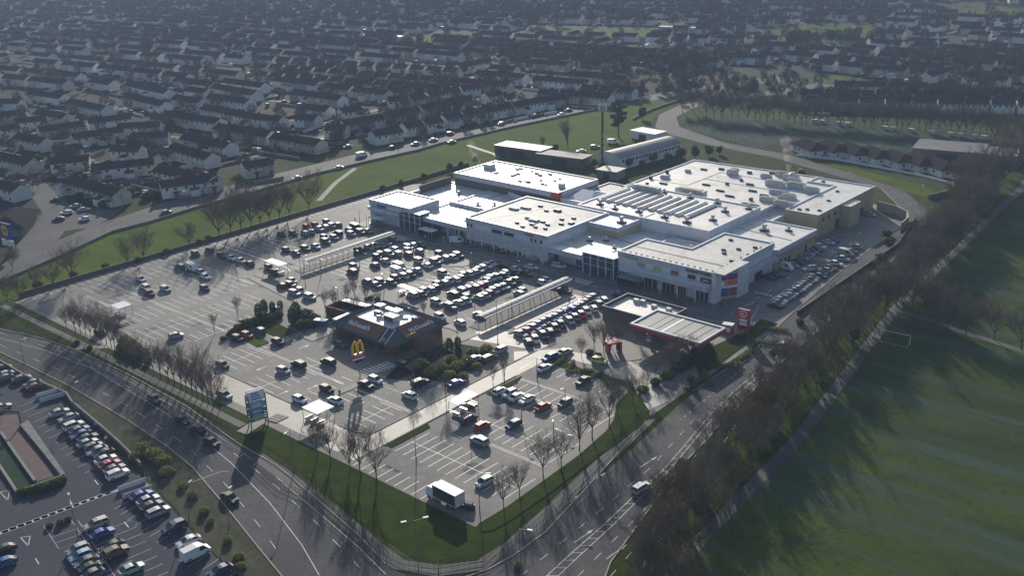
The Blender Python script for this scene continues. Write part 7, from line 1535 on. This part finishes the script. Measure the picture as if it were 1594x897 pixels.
def band(pts, n, w, s0=.8, s1=1.3):
    W_ = ats(pts); L_ = [math.dist(W_[i], W_[i+1]) for i in range(len(W_)-1)]; T = sum(L_)
    for _ in range(n):
        d = rh.uniform(0, T); i = 0
        while i < len(L_)-1 and d > L_[i]: d -= L_[i]; i += 1
        t = min(1, d/L_[i]); PTS.append((W_[i][0]+(W_[i+1][0]-W_[i][0])*t+rh.gauss(0,w), W_[i][1]+(W_[i+1][1]-W_[i][1])*t+rh.gauss(0,w), rh.uniform(s0,s1)))
band([(960,118),(1050,128),(1150,138),(1230,130)], 90, 14, .6, .9); band([(990,140),(1080,148),(1180,150),(1240,146)], 60, 8, .5, .8); band([(1190,100),(1260,105),(1330,108),(1440,112),(1560,122)], 60, 16, .5, .9); band([(1190,34),(1300,30),(1450,34),(1594,40)], 120, 30, .7, 1.2)
band([(1070,80),(1160,90),(1240,70)], 60, 16, .6, 1.0); band([(940,88),(1000,98),(1090,104)], 90, 12); band([(760,84),(880,98),(960,110)], 90, 12); band([(1450,95),(1520,100),(1620,110)], 90, 20); band([(1200,72),(1300,66),(1400,64)], 70, 14)
band([(60,60),(200,58),(380,66)], 120, 25); band([(380,76),(560,72),(760,76)], 90, 16); band([(100,30),(400,36),(800,30),(1200,22)], 260, 60, 1, 1.7); band([(0,14),(500,8),(1000,6),(1594,2)], 320, 90, 1.2, 2.2); band([(1400,160),(1500,163),(1594,168)], 60, 8)
band([(1250,158),(1400,163),(1560,172)], 70, 5, .7, 1.0); band([(880,160),(960,150),(985,150)], 50, 6, .6, .9)
VV = []; FF = []; off_ = 0; MI = []
for x, y, s in PTS:
    k = rh.choice([0,0,1,1,2,2,3,4]); v, f = SRC[k]; a = rh.uniform(0, 6.28); c, sn = math.cos(a)*s, math.sin(a)*s
    w_ = np.empty_like(v); w_[:,0] = v[:,0]*c-v[:,1]*sn+x; w_[:,1] = v[:,0]*sn+v[:,1]*c+y; w_[:,2] = v[:,2]*s
    VV.append(w_); FF.append(f+off_); off_ += len(v); MI += [1 if k > 2 else 0]*len(f)
VV = np.concatenate(VV); FF = np.concatenate(FF)
me = bpy.data.meshes.new('distant_trees'); me.vertices.add(len(VV)); me.vertices.foreach_set('co', VV.ravel()); me.loops.add(len(FF)*4); me.loops.foreach_set('vertex_index', FF.ravel().astype(np.int32))
me.polygons.add(len(FF)); me.polygons.foreach_set('loop_start', np.arange(0, len(FF)*4, 4, dtype=np.int32)); me.materials.append(M['twig_d']); me.materials.append(M['leaf_d']); me.polygons.foreach_set('material_index', np.array(MI, dtype=np.int32)); me.update(calc_edges=True); me.validate()
o = bpy.data.objects.new('distant_trees', me); COL.objects.link(o); tag(o, 'mass of bare brown and dark evergreen trees through the far suburb', 'trees', None, 'stuff')

# ------------------------------------------------------------------ haze and steam
def steam(x, y, z, pts, label):
    b = MB(); me = bpy.data.meshes.new('steam_plume'); bm = bmesh.new()
    for dx, dy, dz, r in pts: bmesh.ops.create_icosphere(bm, subdivisions=2, radius=r, matrix=Matrix.Translation((dx, dy, dz)))
    bm.to_mesh(me); bm.free(); o = bpy.data.objects.new('steam_plume', me); COL.objects.link(o); o.location = (x, y, z); tag(o, label, 'steam')
    rm = o.modifiers.new('merge', 'REMESH'); rm.mode = 'VOXEL'; rm.voxel_size = .35
    m_ = bpy.data.materials.new('steam'); m_.use_nodes = True; t = m_.node_tree; t.nodes.clear(); out = t.nodes.new('ShaderNodeOutputMaterial'); pv = t.nodes.new('ShaderNodeVolumePrincipled'); pv.inputs['Color'].default_value = (.95,.95,.95,1)
    g_ = t.nodes.new('ShaderNodeNewGeometry'); n_ = t.nodes.new('ShaderNodeTexNoise'); n_.inputs['Scale'].default_value = .55; n_.inputs['Detail'].default_value = 3; mr = t.nodes.new('ShaderNodeMapRange'); mr.inputs['From Min'].default_value = .42; mr.inputs['From Max'].default_value = .7; mr.inputs['To Min'].default_value = 0; mr.inputs['To Max'].default_value = .12
    t.links.new(g_.outputs['Position'], n_.inputs['Vector']); t.links.new(n_.outputs['Fac'], mr.inputs['Value']); t.links.new(mr.outputs['Result'], pv.inputs['Density']); t.links.new(pv.outputs[0], out.inputs['Volume']); me.materials.append(m_)
sx, sy_ = at(1228, 268, 8.5); steam(sx, sy_, 8.5, [(0,0,1,1.2),(-.6,.6,3,1.6),(-1.4,1.6,5,1.9),(-2.4,2.4,7.4,2.2),(-3.6,3.4,10,2.4)], 'wisp of white steam rising from the plant on the back roof')
sx, sy_ = at(746, 262, 9.5); steam(sx, sy_, 9.5, [(0,0,1,1.0),(-1.4,.6,2.4,1.3),(-3.2,1.4,3.6,1.6),(-5,2.4,5.4,1.9),(-6.4,3.2,7.6,1.9)], 'wisp of white steam drifting from the upper left store roof')

hz = MB(); hz.box(-3600,-700,-1.0,2200,3600,104.5,'ground'); ho = hz.build('haze', kind='stuff', label='thin pale blue haze over the suburb', cat='haze')
hm = bpy.data.materials.new('haze air'); hm.use_nodes = True; t = hm.node_tree; t.nodes.clear(); out = t.nodes.new('ShaderNodeOutputMaterial'); pv = t.nodes.new('ShaderNodeVolumePrincipled')
pv.inputs['Color'].default_value = (0.52, 0.66, 0.93, 1); pv.inputs['Density'].default_value = 0.00022; pv.inputs['Anisotropy'].default_value = 0.0
t.links.new(pv.outputs[0], out.inputs['Volume']); ho.data.materials.clear(); ho.data.materials.append(hm)
print('COUNTS trees', TREES, 'terraces', len(TER), 'far trees', len(PTS), 'objects', len(bpy.data.objects))
